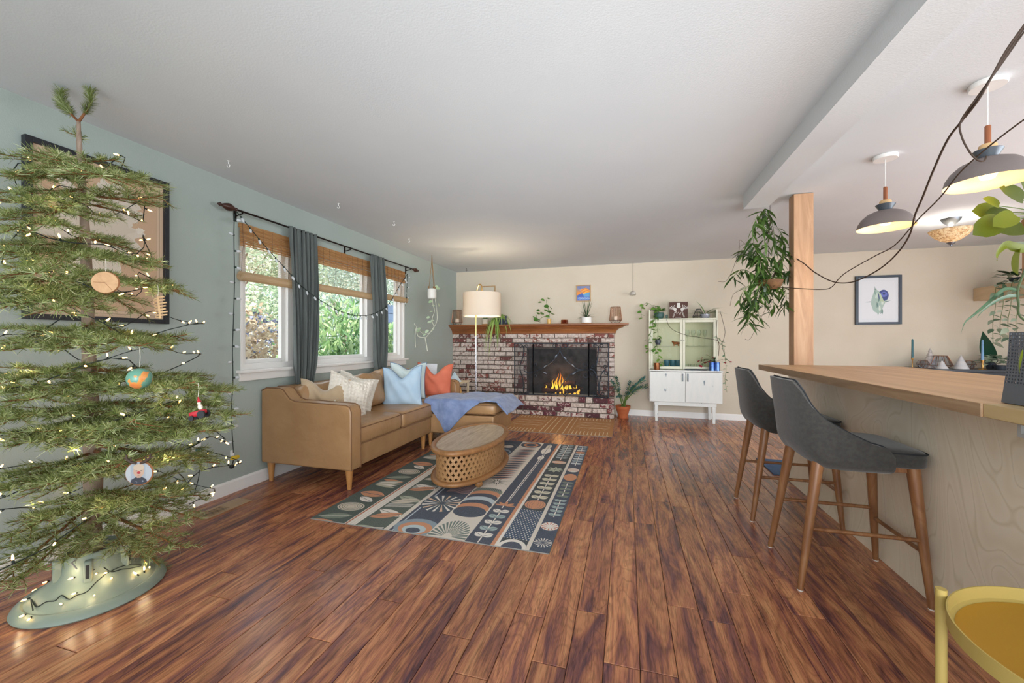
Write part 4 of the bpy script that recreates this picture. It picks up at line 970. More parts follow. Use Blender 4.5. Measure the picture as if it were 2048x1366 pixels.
def lamp_light(name, loc, w, col=(1, .8, .55), r=.04):
    d = bpy.data.lights.new(name, 'POINT'); d.energy = w; d.color = col; d.shadow_soft_size = r; o = bpy.data.objects.new(name, d); COL.objects.link(o); o.location = loc
lamp_light('floor_lamp_light', (SCx, SCy, 1.70), 20)

# ================================================================== MANTEL ITEMS
def glass_mat(name, tint, rough=.05, a=.35):
    m, nt, b, out = nodes_of(name); gl = nt.nodes.new('ShaderNodeBsdfGlossy'); gl.inputs['Roughness'].default_value = rough; tr = nt.nodes.new('ShaderNodeBsdfTransparent'); tr.inputs[0].default_value = C4(tint)
    lw = nt.nodes.new('ShaderNodeLayerWeight'); lw.inputs[0].default_value = a; ms = nt.nodes.new('ShaderNodeMixShader')
    mm = N(nt, 'ShaderNodeMath', operation='MULTIPLY'); mm.inputs[1].default_value = .8; nt.links.new(lw.outputs['Facing'], mm.inputs[0])
    nt.links.new(mm.outputs[0], ms.inputs[0]); nt.links.new(tr.outputs[0], ms.inputs[1]); nt.links.new(gl.outputs[0], ms.inputs[2]); nt.links.new(ms.outputs[0], out.inputs[0])
glass_mat('glass_clear', '#fbfdfc', a=.15); glass_mat('glass_pink', '#f6ece6', a=.25); glass_mat('glass_amber', '#dfae6a', a=.35); glass_mat('glass_green', '#cfe3e6', a=.3); glass_mat('glass_smoke', '#e2e6ee', a=.3)
pm('copper', '#8a5a3c', rough=.35, metal=.85); pm('pot_white', '#e6e4df', rough=.35); pm('pot_cream', '#d8cfbb', rough=.6); pm('terracotta', '#a5552f', '#b1623a', scale=9, rough=.8)
pm('soil', '#2f2620', rough=1); pm('pot_dark', '#39404a', rough=.35); pm('wax', '#efe9dc', rough=.5); pm('candle_teal', '#2f5f68', rough=.45); pm('candle_blue', '#6f97bd', rough=.4)
def facet_lantern(label, c, h, r0, r1, n, foot=.045, gm='glass_pink', name='wire_lantern'):
    t = thing(name, label, 'lantern', c); x, y, z = c
    prof = [(r0*.7, 0), (r1, foot), (r0, h)]
    mb = MB(); ring = lambda r, zz: [(x+r*math.cos(2*PI*k/n+.2), y+r*math.sin(2*PI*k/n+.2), z+zz) for k in range(n)]
    for k in range(n):
        mb.tube([ring(r, zz)[k] for r, zz in prof], .0028, 5)
    for r, zz in prof: mb.tube(ring(r, zz+.001), .0028, 5, close=True)
    part('wire_frame', mb, 'copper', t)
    mb = MB(); mb.lathe([(r1*.97, foot), (r0*.97, h)], c, n, rot=.2, cap=False); part('glass', mb, gm, t, smooth=False)
    mb = MB(); mb.lathe([(r1*.4, foot), (r1*.4, foot+h*.25)], c, 12); part('candle', mb, 'wax', t); return t
facet_lantern('tall copper wire lantern in the corner end of the mantel', (-2.83, 6.40, MT), .26, .075, .095, 7)
facet_lantern('tall copper wire lantern at the free end of the mantel', (-.17, 6.40, MT), .25, .075, .095, 9)
# leaves
def green(name, c1, c2, rough=.4, tl_=.25):
    m, nt, b, out = nodes_of(name); oi = nt.nodes.new('ShaderNodeObjectInfo'); ge = nt.nodes.new('ShaderNodeNewGeometry'); ad = N(nt, 'ShaderNodeMath', operation='ADD'); fr = N(nt, 'ShaderNodeMath', operation='FRACT')
    nt.links.new(oi.outputs['Random'], ad.inputs[0]); nt.links.new(ge.outputs['Random Per Island'], ad.inputs[1]); nt.links.new(ad.outputs[0], fr.inputs[0])
    r = ramp(nt, [(0, c1), (1, c2)], fr.outputs[0]); nt.links.new(r.outputs[0], b.inputs['Base Color']); b.inputs['Roughness'].default_value = rough
    tl = nt.nodes.new('ShaderNodeBsdfTranslucent'); nt.links.new(r.outputs[0], tl.inputs[0]); mx = nt.nodes.new('ShaderNodeMixShader'); mx.inputs[0].default_value = tl_
    nt.links.new(b.outputs[0], mx.inputs[1]); nt.links.new(tl.outputs[0], mx.inputs[2]); nt.links.new(mx.outputs[0], out.inputs[0])
green('leaf_green', '#3f6b2c', '#6a9a45'); green('leaf_dark', '#223f26', '#3a5c36', .5, .15); green('leaf_spider', '#6f9a3c', '#b7d07a'); green('leaf_blue', '#2f5450', '#52807a', .3); green('leaf_pothos', '#4d7f35', '#8bb552'); green('leaf_hoya', '#26401b', '#51702f', .35, .15); green('leaf_lime', '#44540f', '#74821f', .4, .3); green('leaf_varieg', '#5d7f68', '#c9d6c0', .35); green('leaf_pale', '#a9c79a', '#d5e5cc', .5); green('leaf_red', '#b3273f', '#d4405c', .5); green('leaf_fig', '#1f4638', '#2c5a46', .3)
pm('stem_green', '#55702f', rough=.6); pm('stem_brown', '#3b2b20', rough=.7); pm('stem_pale', '#d9dccb', rough=.6)
def leaf_mesh(name, L, W, mat_, curl=.15, fold=.12, k=6, tip=1.0, wid=.8, heart=0, double=False):
    """leaf along +X from the stalk, lies in XY, droops along -Z"""
    mb = MB(); vs = []
    for i in range(k+1):
        t = i/k; w = W/2*(math.sin(PI*min(1, t**wid*1.0)) if 0 < t < 1 else 0)
        if heart: w = W/2*math.sqrt(max(0, 1-((t-.38)/.62)**2 if t > .38 else 1-((.38-t)/.46)**2)); w *= 1 if t < .9 else .7
        if i == k: w = 0
        x = L*t-(L*.12 if heart and i == 0 else 0)*0; z = -curl*L*t*t
        vs += [(x, w, z+fold*w), (x, 0, z), (x, -w, z+fold*w)]
    fs = []
    for i in range(k):
        a = 3*i; fs += [(a, a+3, a+4, a+1), (a+1, a+4, a+5, a+2)]
    mb.add(vs, fs); return mesh_of(name, mb, mat=mat_, angle=180)
def aim(p, d, roll=0, s=1.0):
    """matrix placing a leaf at p with +X along d, face up"""
    d = Vector(d).normalized(); up = Vector((0, 0, 1))
    if abs(d.z) > .98: up = Vector((0, 1, 0))
    y = up.cross(d).normalized(); z = d.cross(y)
    M = Matrix((d, y, z)).transposed().to_4x4()
    return T(*p) @ M @ R(roll, 'X') @ S(s, s, s)
def pot(t, c, r0, r1, h, mat_, rim=0, seg=24, nm='pot'):
    mb = MB(); x, y, z = c; pr = [(r0, 0), (r1, h-(rim or 0))]
    if rim: pr += [(r1+.008, h-rim), (r1+.012, h)]
    else: pr += [(r1, h)]
    pr += [(pr[-1][0]-.008, h), (r1-.012, h-.02)]
    mb.lathe(pr, c, seg, cap=False); mb.lathe([(0.0001, 0), (r0, 0)], c, seg, cap=False); part(nm, mb, mat_, t)
    mb = MB(); mb.lathe([(.0001, h-.018), (r1-.01, h-.018)], c, seg, cap=False); part('soil', mb, 'soil', t)
rl = random.Random(21)
# small succulent behind lamp
t = thing('succulent_pot', 'small round-leaved plant in a cream pot under the lamp shade', 'potted plant', (-2.32, 6.42, MT)); c = (-2.32, 6.42, MT)
mb = MB(); mb.lathe([(.055, 0), (.06, .012), (.055, .016)], c, 20); part('saucer', mb, 'leg_wood', t); pot(t, (c[0], c[1], MT+.016), .05, .06, .085, 'pot_cream')
lm = leaf_mesh('leaf', .05, .032, 'leaf_green', -.1)
for k in range(22): a = k*2.4; inst('leaf', lm, t, aim((c[0]+.03*math.cos(a), c[1]+.03*math.sin(a), MT+.10+.02*(k % 3)), (math.cos(a), math.sin(a), .5), s=rl.uniform(.7, 1.1)))
def strap_plant(t, c, n, L, W, mat_, rise, droop, seed, segs=8, spread=1.0, lean=None, nm='leaf'):
    rr = random.Random(seed)
    for k in range(n):
        a = rr.uniform(0, 2*PI); l = L*rr.uniform(.6, 1.1); e = rr.uniform(*rise); dx, dy = math.cos(a)*spread, math.sin(a)*spread
        if lean: dx += lean[0]; dy += lean[1]
        dr = rr.uniform(*droop); pts = []
        for i in range(segs+1):
            q = i/segs; pts.append(Vector((c[0]+dx*l*q*math.cos(e), c[1]+dy*l*q*math.cos(e), c[2]+l*q*math.sin(e)-dr*q*q*l)))
        mb = MB(); vs = []
        side = Vector((-dy, dx, 0)); side = side.normalized() if side.length > 0 else Vector((1, 0, 0))
        for i, p in enumerate(pts):
            q = i/segs; w = W/2*(1-q**2.2)*(.6+.4*min(1, q*5)); vs += [p+side*w, p-Vector((0, 0, w*.35)), p-side*w]
        mb.add(vs, [(3*i, 3*i+3, 3*i+4, 3*i+1) for i in range(segs)]+[(3*i+1, 3*i+4, 3*i+5, 3*i+2) for i in range(segs)])
        for q_ in range(len(mb.v)):
            x, y, z = mb.v[q_]; y = min(y, BY-.01); mb.v[q_] = (x, y, z)
        part(nm, mb, mat_, t, angle=180)
# spider plant
t = thing('spider_plant', 'arching striped spider plant in a dark pot spilling over the mantel', 'potted plant', (-2.02, 6.39, MT))
pot(t, (-2.02, 6.39, MT), .055, .065, .10, 'pot_dark'); strap_plant(t, (-2.02, 6.39, MT+.09), 40, .38, .026, 'leaf_spider', (.5, 1.4), (.8, 1.7), 4)
strap_plant(t, (-2.10, 6.30, MT+.08), 24, .38, .024, 'leaf_spider', (.2, .9), (1.2, 1.9), 5, lean=(-.2, -.25), spread=.55)
t = thing('bud_vase', 'slim blue-grey glass vase beside the spider plant', 'vase', (-1.94, 6.34, MT)); mb = MB(); mb.lathe([(.02, 0), (.033, .02), (.034, .05), (.014, .10), (.012, .13), (.016, .14)], (-1.92, 6.32, MT), 16); part('vase_body', mb, 'pot_dark', t)
# pilea in amber vase
p0 = ony(1098, 643, 6.40); t = thing('pilea_plant', 'leggy round-leaved plant in a honey-coloured tumbler on the mantel', 'potted plant', (p0.x, 6.40, MT)); pm('honey_cup', '#d5ab62', rough=.3)
mb = MB(); mb.lathe([(.028, 0), (.032, .085), (.028, .085), (.025, .01)], (p0.x, 6.40, MT), 18); part('tumbler', mb, 'honey_cup', t)
st = [ony(*q, 6.40) for q in ((1098, 636), (1098, 622), (1094, 612), (1093, 600))]; mb = MB(); mb.tube(catm(st, 4), .004, 6); st2 = [ony(*q, 6.40) for q in ((1098, 630), (1086, 634), (1076, 640), (1072, 630))]; mb.tube(catm(st2, 4), .0035, 6); part('stem', mb, 'stem_green', t)
lm = leaf_mesh('leaf', .065, .062, 'leaf_green', .1, .05, heart=1)
for px, py, s_ in ((1089, 600, 1), (1083, 604, .9), (1095, 597, .7), (1097, 612, 1.2), (1102, 617, .8), (1089, 621, .9), (1086, 626, 1.1), (1097, 625, 1.1), (1099, 633, 1.1), (1079, 620, .8), (1074, 627, .9), (1070, 634, 1.1), (1076, 638, 1.2), (1068, 641, 1), (1074, 642, 1.2), (1080, 640, .9), (1103, 628, .9)):
    p = ony(px, py, 6.40-rl.uniform(0, .06)); p.z = max(p.z, MT+.012); a = rl.uniform(0, 6.28); inst('leaf', lm, t, aim(p, (math.cos(a), -.5, rl.uniform(-.2, .3)), rl.uniform(-.9, -.3), s_))
# amber votive, snake grass, painting
mb = MB(); mb.lathe([(.055, 0), (.062, .01), (.055, .065), (.050, .065), (.05, .012), (0.001, .012)], (ony(1129, 643, 6.4).x, 6.40, MT), 12); solo('amber_votive', mb, 'glass_amber', 'squat ribbed amber glass candle holder on the mantel', 'candle holder', smooth=False)
px_ = ony(1173, 640, 6.41).x; t = thing('grass_plant', 'spiky dark green leaves in a white pot on a wooden base', 'potted plant', (px_, 6.41, MT))
mb = MB(); mb.lathe([(.075, 0), (.08, .006), (.075, .012)], (px_, 6.41, MT), 24); part('wooden_base', mb, 'leg_wood', t)
mb = MB(); mb.lathe([(.082, .012), (.082, .10), (.074, .10), (.07, .03)], (px_, 6.41, MT), 24); part('pot', mb, 'pot_white', t); mb = MB(); mb.lathe([(.0001, .085), (.076, .085)], (px_, 6.41, MT), 24, cap=False); part('soil', mb, 'soil', t)
strap_plant(t, (px_, 6.41, MT+.09), 26, .20, .013, 'leaf_dark', (.2, .9), (.1, .5), 7); strap_plant(t, (px_, 6.41, MT+.09), 15, .36, .010, 'leaf_dark', (1.1, 1.5), (0, .1), 8)
cv = CV(200, 230, '#8a86a0')
for y in range(230):
    q = y/230
    if q < .62: a = rgb('#7f86a8'); b_ = rgb('#e08a3c'); k = max(0, min(1, (q-.15)/.3)); cv.a[y, :] = [a[i]*(1-k)+b_[i]*k for i in range(3)]
for i in range(9): cv.leaf(10+i*24, 20+(i*37) % 50, .3, 90, 26, ['#6d7dab', '#9a93b0', '#d99a55'][i % 3])
for i in range(7): cv.leaf(40+i*12, 70+i*8, -.35, 120, 18, ['#e7923a', '#d87a3a', '#f0b045'][i % 3])
cv.poly([(0, 150), (60, 118), (110, 112), (200, 100), (200, 175), (0, 175)], '#f0b84c'); cv.poly([(0, 150), (40, 130), (75, 112), (130, 145), (165, 175), (0, 190)], '#3f5fae'); cv.poly([(90, 130), (150, 112), (200, 100), (200, 190), (120, 190)], '#5f9dcb'); cv.rect(0, 172, 200, 230, '#5b78c0')
for i in range(9): cv.leaf(10+i*21, 195+(i*13) % 25, -.2, 50, 12, ['#bcd3ea', '#7fa6d6'][i % 2])
print_mat('sunset_print', cv, .6)
wood('frame_oak', [(.3, '#a8865c'), (.7, '#bd9c70')], (10, 10, 10), rough=.5)
t = thing('sunset_painting', 'small painting of blue mountains under an orange sunset sky', 'painting', (-.685, BY, 1.83)); frame(t, 'y', -.805, -.565, 1.825, 2.095, BY-.001, .016, .025, 'frame_oak', 'sunset_print')
cv = CV(200, 120, '#cfc6b6'); [cv.line([(20+14*i, 70+20*math.sin(i)), (30+14*i, 60+18*math.cos(i))], 3, '#6d6459') for i in range(11)]; print_mat('sketch_print', cv)
t = thing('small_frame', 'small wood-framed sketch on the wall behind the lamp shade', 'framed picture', (-2.35, BY, 1.9)); frame(t, 'y', -2.47, -2.205, 1.90, 2.145, BY-.001, .018, .02, 'frame_oak', 'sketch_print')
# hanging bell
t = thing('hanging_bell', 'small grey ceramic bell hanging on a cord from the ceiling', 'bell', (.09, 6.52, 1.90)); mb = MB(); mb.tube([(.09, 6.52, 1.95), (.09, 6.52, CZ)], .003, 5); part('cord', mb, 'stem_brown', t)
pm('stone_grey', '#b9b2a8', rough=.6); mb = MB(); mb.lathe([(.045, 0), (.045, .02), (.036, .05), (.015, .062), (.006, .065)], (.09, 6.52, 1.895), 18); part('bell_body', mb, 'stone_grey', t)

# side table with oddments behind the far sofa arm
pm('table_cream', '#cdbfa4', rough=.5)
stb = thing('side_table', 'small cream open side table between the sofa and the bricks', 'side table', (-2.42, 5.25, 0)); tx0, tx1, ty0, ty1, tz = -2.62, -2.22, 5.1, 5.48, .60
mb = MB(); mb.box(tx0, tx1, ty0, ty1, tz-.025, tz); part('table_top', mb, 'table_cream', stb, bevel=.004)
mb = MB(); mb.box(tx0+.02, tx1-.02, ty0+.02, ty1-.02, .38, .40); part('shelf', mb, 'table_cream', stb, bevel=.003)
for x in (tx0+.015, tx1-.035):
    for y in (ty0+.015, ty1-.035): mb = MB(); mb.box(x, x+.025, y, y+.025, 0, tz-.025); part('leg', mb, 'table_cream', stb)
t = thing('lotion_bottle', 'blue bottle with a turquoise lid on the side table', 'bottle', (-2.50, 5.20, tz)); pm('bottle_blue', '#2e6fa8', rough=.3); pm('lid_turq', '#5cc0c9', rough=.35)
mb = MB(); mb.lathe([(.032, 0), (.035, .01), (.035, .06), (.028, .07)], (-2.50, 5.20, tz), 16); part('bottle', mb, 'bottle_blue', t); mb = MB(); mb.lathe([(.030, .07), (.030, .10), (.022, .11)], (-2.50, 5.20, tz), 16); part('lid', mb, 'lid_turq', t)
pm('tissue', '#cfe0ea', '#b6cedf', scale=20, rough=.6); mb = MB(); x, y = -2.33, 5.2; mb.add([(x-.075, y-.06, tz), (x+.075, y-.06, tz), (x+.075, y+.06, tz), (x-.075, y+.06, tz), (x-.01, y, tz+.15)], [(3, 2, 1, 0), (0, 1, 4), (1, 2, 4), (2, 3, 4), (3, 0, 4)])
solo('pyramid_box', mb, 'tissue', 'pale blue pyramid-shaped carton on the side table', 'box', smooth=False, bevel=.003)
mb = MB(); mb.lathe([(.022, 0), (.022, .17), (.02, .175)], (-2.56, 5.36, tz), 14); solo('pillar_candle', mb, 'wax', 'white pillar candle at the back of the side table', 'candle')
t = thing('snack_jar', 'orange-capped jar on the lower shelf of the side table', 'jar', (-2.29, 5.2, .40)); mb = MB(); mb.lathe([(.05, 0), (.055, .02), (.055, .08), (.045, .10)], (-2.29, 5.2, .40), 18); part('jar_body', mb, 'honey_cup', t); pm('orange_cap', '#d98b2b', rough=.4); mb = MB(); mb.lathe([(.047, .1), (.047, .125), (.04, .13)], (-2.29, 5.2, .40), 18); part('cap', mb, 'orange_cap', t)
pm('paper_white', '#e4e8ee', rough=.7); mb = MB(); mb.M = T(-2.60, 4.70+.25, .0); mb.box(-.09, .09, 0, .012, .60, .82)
mb.M = T(-2.64, 5.04, .62) @ R(-.2, 'X'); mb.v = []; mb.f = []; mb.box(-.09, .09, -.006, .006, 0, .24); solo('white_card', mb, 'paper_white', 'white card leaning up behind the coral pillow', 'card', smooth=False)
mb = MB(); mb.box(-2.70, -2.56, 5.0, 5.08, 0, .62); mb.box(-2.72, -2.54, 4.98, 5.10, .60, .62); solo('slim_stand', mb, 'table_cream', 'slim cream stand in the corner holding a white card', 'stand', bevel=.004)

# ================================================================== CABINET
for CN, stops_ in (('chippy_white', [(.285, '#6f7f88'), (.31, '#dcdfdc'), (.6, '#e2e3df')]), ('chippy_cream', [(.285, '#7a8480'), (.31, '#d2d1ba'), (.6, '#d9d8c4')])):
  m, nt, b, out = nodes_of(CN); v, _ = coords(nt, 'Object', (14, 14, 4)); n = N(nt, 'ShaderNodeTexNoise'); n.inputs['Scale'].default_value = 1.3; n.inputs['Detail'].default_value = 5; nt.links.new(v, n.inputs[0])
  r0 = ramp(nt, stops_, n.outputs[0]); nt.links.new(r0.outputs[0], b.inputs['Base Color']); b.inputs['Roughness'].default_value = .5
pm('cab_green', '#cdc9a6', rough=.6); pm('hinge_steel', '#70777c', rough=.4, metal=.7)
cab = thing('display_cabinet', 'distressed white cabinet with two glass doors above and two solid doors below', 'cabinet', (.81, 6.4, 0))
CB = BY-.02; x0, x1 = .318, 1.295; yf = 6.22; z0, z1 = .285, .735
mb = MB()
for (a, b_, c_, d) in ((x0, x0+.02, z0, z1), (x1-.02, x1, z0, z1)): mb.box(a, b_, yf+.02, CB, c_, d)
mb.box(x0+.02, x1-.02, yf+.02, CB, z0, z0+.02); mb.box(x0+.02, x1-.02, CB-.015, CB, z0+.02, z1); mb.box((x0+x1)/2-.01, (x0+x1)/2+.01, yf+.02, CB-.015, z0+.02, z1); part('lower_body', mb, 'chippy_white', cab, bevel=.003)
mb = MB(); mb.box(x0-.006, x1+.006, yf-.002, CB, z1, z1+.018); part('counter_board', mb, 'chippy_white', cab, bevel=.004)
xm = (x0+x1)/2
for (a, b_, hx) in ((x0+.008, xm-.003, xm-.035), (xm+.003, x1-.008, xm+.035)):
    mb = MB(); mb.box(a, b_, yf, yf+.019, z0+.008, z1-.006); d = part('door', mb, 'chippy_white', cab, bevel=.004)
    q = MB(); q.box(hx-.008, hx+.008, yf-.012, yf, z1-.14, z1-.03); part('handle', q, 'hinge_steel', d, bevel=.002)
for x in (.40, 1.17):
    for y in (yf+.03, CB-.05):
        mb = MB(); mb.prism([(x, 0), (x+.034, 0), (x+.042, .255), (x-.006, .255)], 'y', y, y+.032); part('leg', mb, 'chippy_white', cab, bevel=.002)
mb = MB(); mb.box(.39, 1.22, yf+.028, yf+.05, .235, .285); mb.box(.39, .41, yf+.05, CB-.02, .235, .285); mb.box(1.2, 1.22, yf+.05, CB-.02, .235, .285); part('apron', mb, 'chippy_white', cab, bevel=.002)
u0, u1, uf, uz0, uz1 = .315, 1.255, 6.345, z1+.018, 1.512
mb = MB()
for x in (u0, u1-.022): mb = MB(); mb.box(x, x+.022, uf, CB, uz0, 1.65 if x == u0 else 1.635); part('side_panel', mb, 'chippy_cream', cab, bevel=.003)
mb = MB(); mb.box(u0+.022, u1-.022, uf+.005, CB, uz1-.02, uz1); part('top_board', mb, 'chippy_cream', cab, bevel=.002)
mb = MB(); mb.box(u0+.022, u1-.022, CB-.012, CB, uz0, uz1+.03); part('back_panel', mb, 'cab_green', cab, smooth=False)
mb = MB(); mb.box(u0+.024, u1-.024, uf+.04, CB-.014, 1.095, 1.101); part('glass_shelf', mb, 'glass_clear', cab, smooth=False)
um = (u0+u1)/2
for (a, b_, kx) in ((u0+.024, um-.002, um-.018), (um+.002, u1-.024, um+.018)):
    w_d = .034; mb = MB(); mb.box(a, a+w_d, uf, uf+.02, uz0+.01, uz1-.022); mb.box(b_-w_d, b_, uf, uf+.02, uz0+.01, uz1-.022); mb.box(a+w_d, b_-w_d, uf, uf+.02, uz0+.01, uz0+.05); mb.box(a+w_d, b_-w_d, uf, uf+.02, uz1-.062, uz1-.022)
    d = part('glass_door', mb, 'chippy_cream', cab, bevel=.003)
    q = MB(); q.box(a+w_d, b_-w_d, uf+.008, uf+.011, uz0+.05, uz1-.062); part('pane', q, 'glass_clear', d, smooth=False)
    q = MB(); q.sphere((kx, uf-.008, 1.19), .007, 8, 6); part('knob', q, 'hinge_steel', d)
pm('teal_glaze', '#3d6470', '#4c7682', scale=12, rough=.12)
# glassware
def goblet(name, label, c, h, r, mat_, group, stem=.5):
    mb = MB(); mb.lathe([(r*.7, 0), (r*.65, .004), (.004, .008), (.004, h*stem), (r*.6, h*(stem+.1)), (r, h*(stem+.3)), (r*.8, h), (r*.78, h), (r*.95, h*(stem+.3)), (.001, h*(stem+.06))], c, 14); return solo(name, mb, mat_, label, 'glass', group=group)
for i, (x, lab) in enumerate(((.575, 'teal glass tumbler on the cabinet floor next to the copper mug'), (.66, 'middle teal footed glass of the three in the cabinet'), (.735, 'teal glass nearest the centre of the cabinet'))):
    mb = MB(); h, r = .135, .042; mb.lathe([(r*.55, 0), (r*.5, .006), (r*.4, .02), (r*.85, .05), (r, .10), (r*1.0, h), (r*.94, h), (r*.8, .055), (.001, .03)], (x, 6.47, uz0+.002), 18); solo('teal_goblet', mb, 'teal_glaze', lab, 'glass', group='teal glasses in the cabinet')
WG = ['clear stemmed wine glass nearest the middle door stile', 'second stemmed wine glass from the middle door stile', 'second stemmed wine glass from the cabinet outer side', 'clear stemmed wine glass at the cabinet outer side']
for i in range(4): goblet('wine_glass', WG[i], (.865+i*.08, 6.46, 1.102), .24, .032, 'glass_clear', 'clear wine glasses in the cabinet')
for i in range(4): mb = MB(); mb.lathe([(.028, 0), (.032, .08), (.030, .08), (.026, .006)], (.86+i*.075, 6.45, uz0+.002), 14); solo('drinking_glass', mb, 'glass_clear', ['low clear tumbler nearest the middle door stile', 'second low tumbler from the middle door stile', 'low clear tumbler third from the middle door stile', 'low clear tumbler behind the blue cactus pot'][i], 'glass', group='clear tumblers on the cabinet floor')
pm('copper_fig', '#a3653a', rough=.4, metal=.6); t = thing('copper_figurine', 'small copper animal figurine on the glass shelf', 'figurine', (.71, 6.45, 1.102)); mb = MB(); mb.sup((.71, 6.45, 1.145), (.05, .022, .022), .8, .8, 14, 8)
mb.sphere((.665, 6.45, 1.165), (.018, .015, .016), 10, 6)
for dx in (-.03, .03):
    for dy in (-.01, .01): mb.tube([(.71+dx, 6.45+dy, 1.102), (.71+dx, 6.45+dy, 1.14)], .006, 6)
part('body', mb, 'copper_fig', t)
mb = MB(); mb.lathe([(.04, 0), (.042, .01), (.042, .10), (.036, .10), (.036, .01)], (.425, yf+.06, z1+.018), 18); solo('copper_mug', mb, 'copper', 'dark copper tumbler on the ledge before the glass door', 'cup')
mb = MB(); mb.lathe([(.13, 0), (.15, .008), (.165, .016), (.16, .018), (.13, .008)], (.96, yf+.06, z1+.018), 30, sx=1, sy=.34); solo('serving_tray', mb, 'pot_dark', 'dark shallow tray on the cabinet ledge beside the flowering plant', 'tray')
# items on top of the cabinet
TZ = uz1
cv = CV(240, 220, '#4a2415'); rr = random.Random(2)
for sx in (-1, 1):
    for k in range(5):
        a = -PI/2+sx*(.15+.3*k); bx_, by_ = 120+sx*48, 95; ex, ey = bx_+sx*(10*k)+38*math.cos(a), by_+52*math.sin(a); cv.line([(bx_, by_), (ex, ey)], 5, '#d8d5d0'); cv.ell(ex, ey, 5, 6, '#d8d5d0')
    cv.ell(120+sx*46, 98, 20, 22, '#cfcbc6'); cv.line([(120+sx*38, 120), (120+sx*70, 205)], 5, '#d8d5d0'); cv.line([(120+sx*48, 118), (120+sx*80, 200)], 3, '#d8d5d0')
cv.rect(98, 12, 142, 60, '#d8d5d0'); cv.ell(120, 60, 26, 20, '#d8d5d0'); cv.line([(70, 150), (90, 125), (95, 160), (120, 130), (130, 165), (150, 135), (140, 180)], 3, '#e6e2dc'); [cv.ell(85+16*i, 205, 4, 3, '#d8d5d0') for i in range(5)]
print_mat('hands_print', cv, .6)
t = thing('hands_plaque', 'dark wooden plaque with two white line-drawn hands on top of the cabinet', 'plaque', (.70, 6.5, TZ)); mb = MB(); xa, xb, za, zb = .615, .872, TZ, TZ+.25
mb.box(xa, xb, 6.45, 6.468, za, zb); part('board', mb, 'hands_print', t, uv=lambda p: ((p.x-xa)/(xb-xa), (p.z-za)/(zb-za)), smooth=False)
t = thing('pothos_plant', 'trailing heart-leaved plant in a teal pot on top of the cabinet', 'potted plant', (.46, 6.48, TZ)); pm('pot_teal', '#3d5a57', rough=.4)
mb = MB(); c = (.47, 6.48, TZ); mb.lathe([(.045, 0), (.068, .03), (.072, .07), (.062, .10), (.054, .10), (.06, .06)], c, 20); part('pot', mb, 'pot_teal', t); mb = MB(); mb.lathe([(.0001, .09), (.055, .09)], c, 20, cap=False); part('soil', mb, 'soil', t)
lmp = leaf_mesh('leaf', .075, .055, 'leaf_pothos', .25, .12, heart=1)
def vine_plant(t, pts, lm, step, s=(.7, 1.1), w=.0025, mat_='stem_green', seed=0, droop=-.6):
    rr = random.Random(seed); path = catm(pts, 6); mb = MB(); mb.tube(path, w, 5); part('vine', mb, mat_, t)
    for i, (p, d) in enumerate(along(path, step, 0)):
        a = rr.uniform(-1, 1); sd = 1 if i % 2 else -1; v = Vector((sd*rr.uniform(.4, 1), -rr.uniform(.2, .8), rr.uniform(droop, droop+.7))); inst('leaf', lm, t, aim(p, v, rr.uniform(-.9, .3), rr.uniform(*s)))
Cz = lambda px, py, y=6.32: ony(px, py, y)
for k, pts in enumerate(([c_ for c_ in (Vector((.46, 6.46, TZ+.1)), Cz(1305, 612), Cz(1293, 606), Cz(1284, 614), Cz(1282, 628), Cz(1284, 636))], [Vector((.46, 6.46, TZ+.1)), Cz(1310, 615), Cz(1318, 612), Cz(1322, 622)],
        [Vector((.45, 6.40, TZ+.09)), Cz(1311, 634), Cz(1311, 650), Cz(1316, 668), Cz(1313, 684), Cz(1316, 700), Cz(1318, 718), Cz(1326, 733)], [Vector((.44, 6.40, TZ+.09)), Cz(1306, 645, 6.3), Cz(1302, 665, 6.3), Cz(1296, 688, 6.3), Cz(1291, 696, 6.3), Cz(1300, 702, 6.3), Cz(1312, 696, 6.3)])):
    vine_plant(t, pts, lmp, .05, seed=k, w=.0022)
for k in range(14): a = rl.uniform(0, 6.28); inst('leaf', lmp, t, aim((.47+.03*math.cos(a), 6.46+.03*math.sin(a), TZ+.12), (math.cos(a), math.sin(a)*.6-.3, rl.uniform(.1, .9)), 0, 1.1))
t = thing('window_cup_plant', 'small bushy plant hung in a macrame cup against the left glass door', 'potted plant', Cz(1316, 684)); 
mb = MB(); p = Cz(1316, 680, 6.30); mb.lathe([(.03, 0), (.04, .04), (.036, .07)], (p.x, p.y, p.z-.07), 12); part('cup', mb, 'pot_dark', t); mb = MB(); mb.tube([(p.x, p.y, p.z), (p.x, 6.335, 1.505)], .0015, 4); part('string', mb, 'stem_brown', t)
lms = leaf_mesh('leaf', .05, .02, 'leaf_dark', .2)
for k in range(26): a = rl.uniform(0, 6.28); inst('leaf', lms, t, aim((p.x+.02*math.cos(a), p.y, p.z), (math.cos(a), -.4*abs(math.sin(a)), rl.uniform(-.9, .8)), 0, rl.uniform(.8, 1.3)))
mb = MB(); mb.lathe([(.015, 0), (.018, .05), (.012, .06)], (.575, 6.42, TZ), 12); solo('green_votive', mb, 'glass_green', 'little green glass beside the hands plaque', 'glass')
t = thing('wire_basket', 'black wire cage planter on top of the cabinet', 'wire basket', (1.02, 6.47, TZ)); mb = MB()
for k in range(12): a = 2*PI*k/12; mb.tube([(1.02+.075*math.cos(a), 6.47+.075*math.sin(a), TZ+.003), (1.02+.078*math.cos(a), 6.47+.078*math.sin(a), TZ+.035), (1.02+.03*math.cos(a), 6.47+.03*math.sin(a), TZ+.14)], .002, 4)
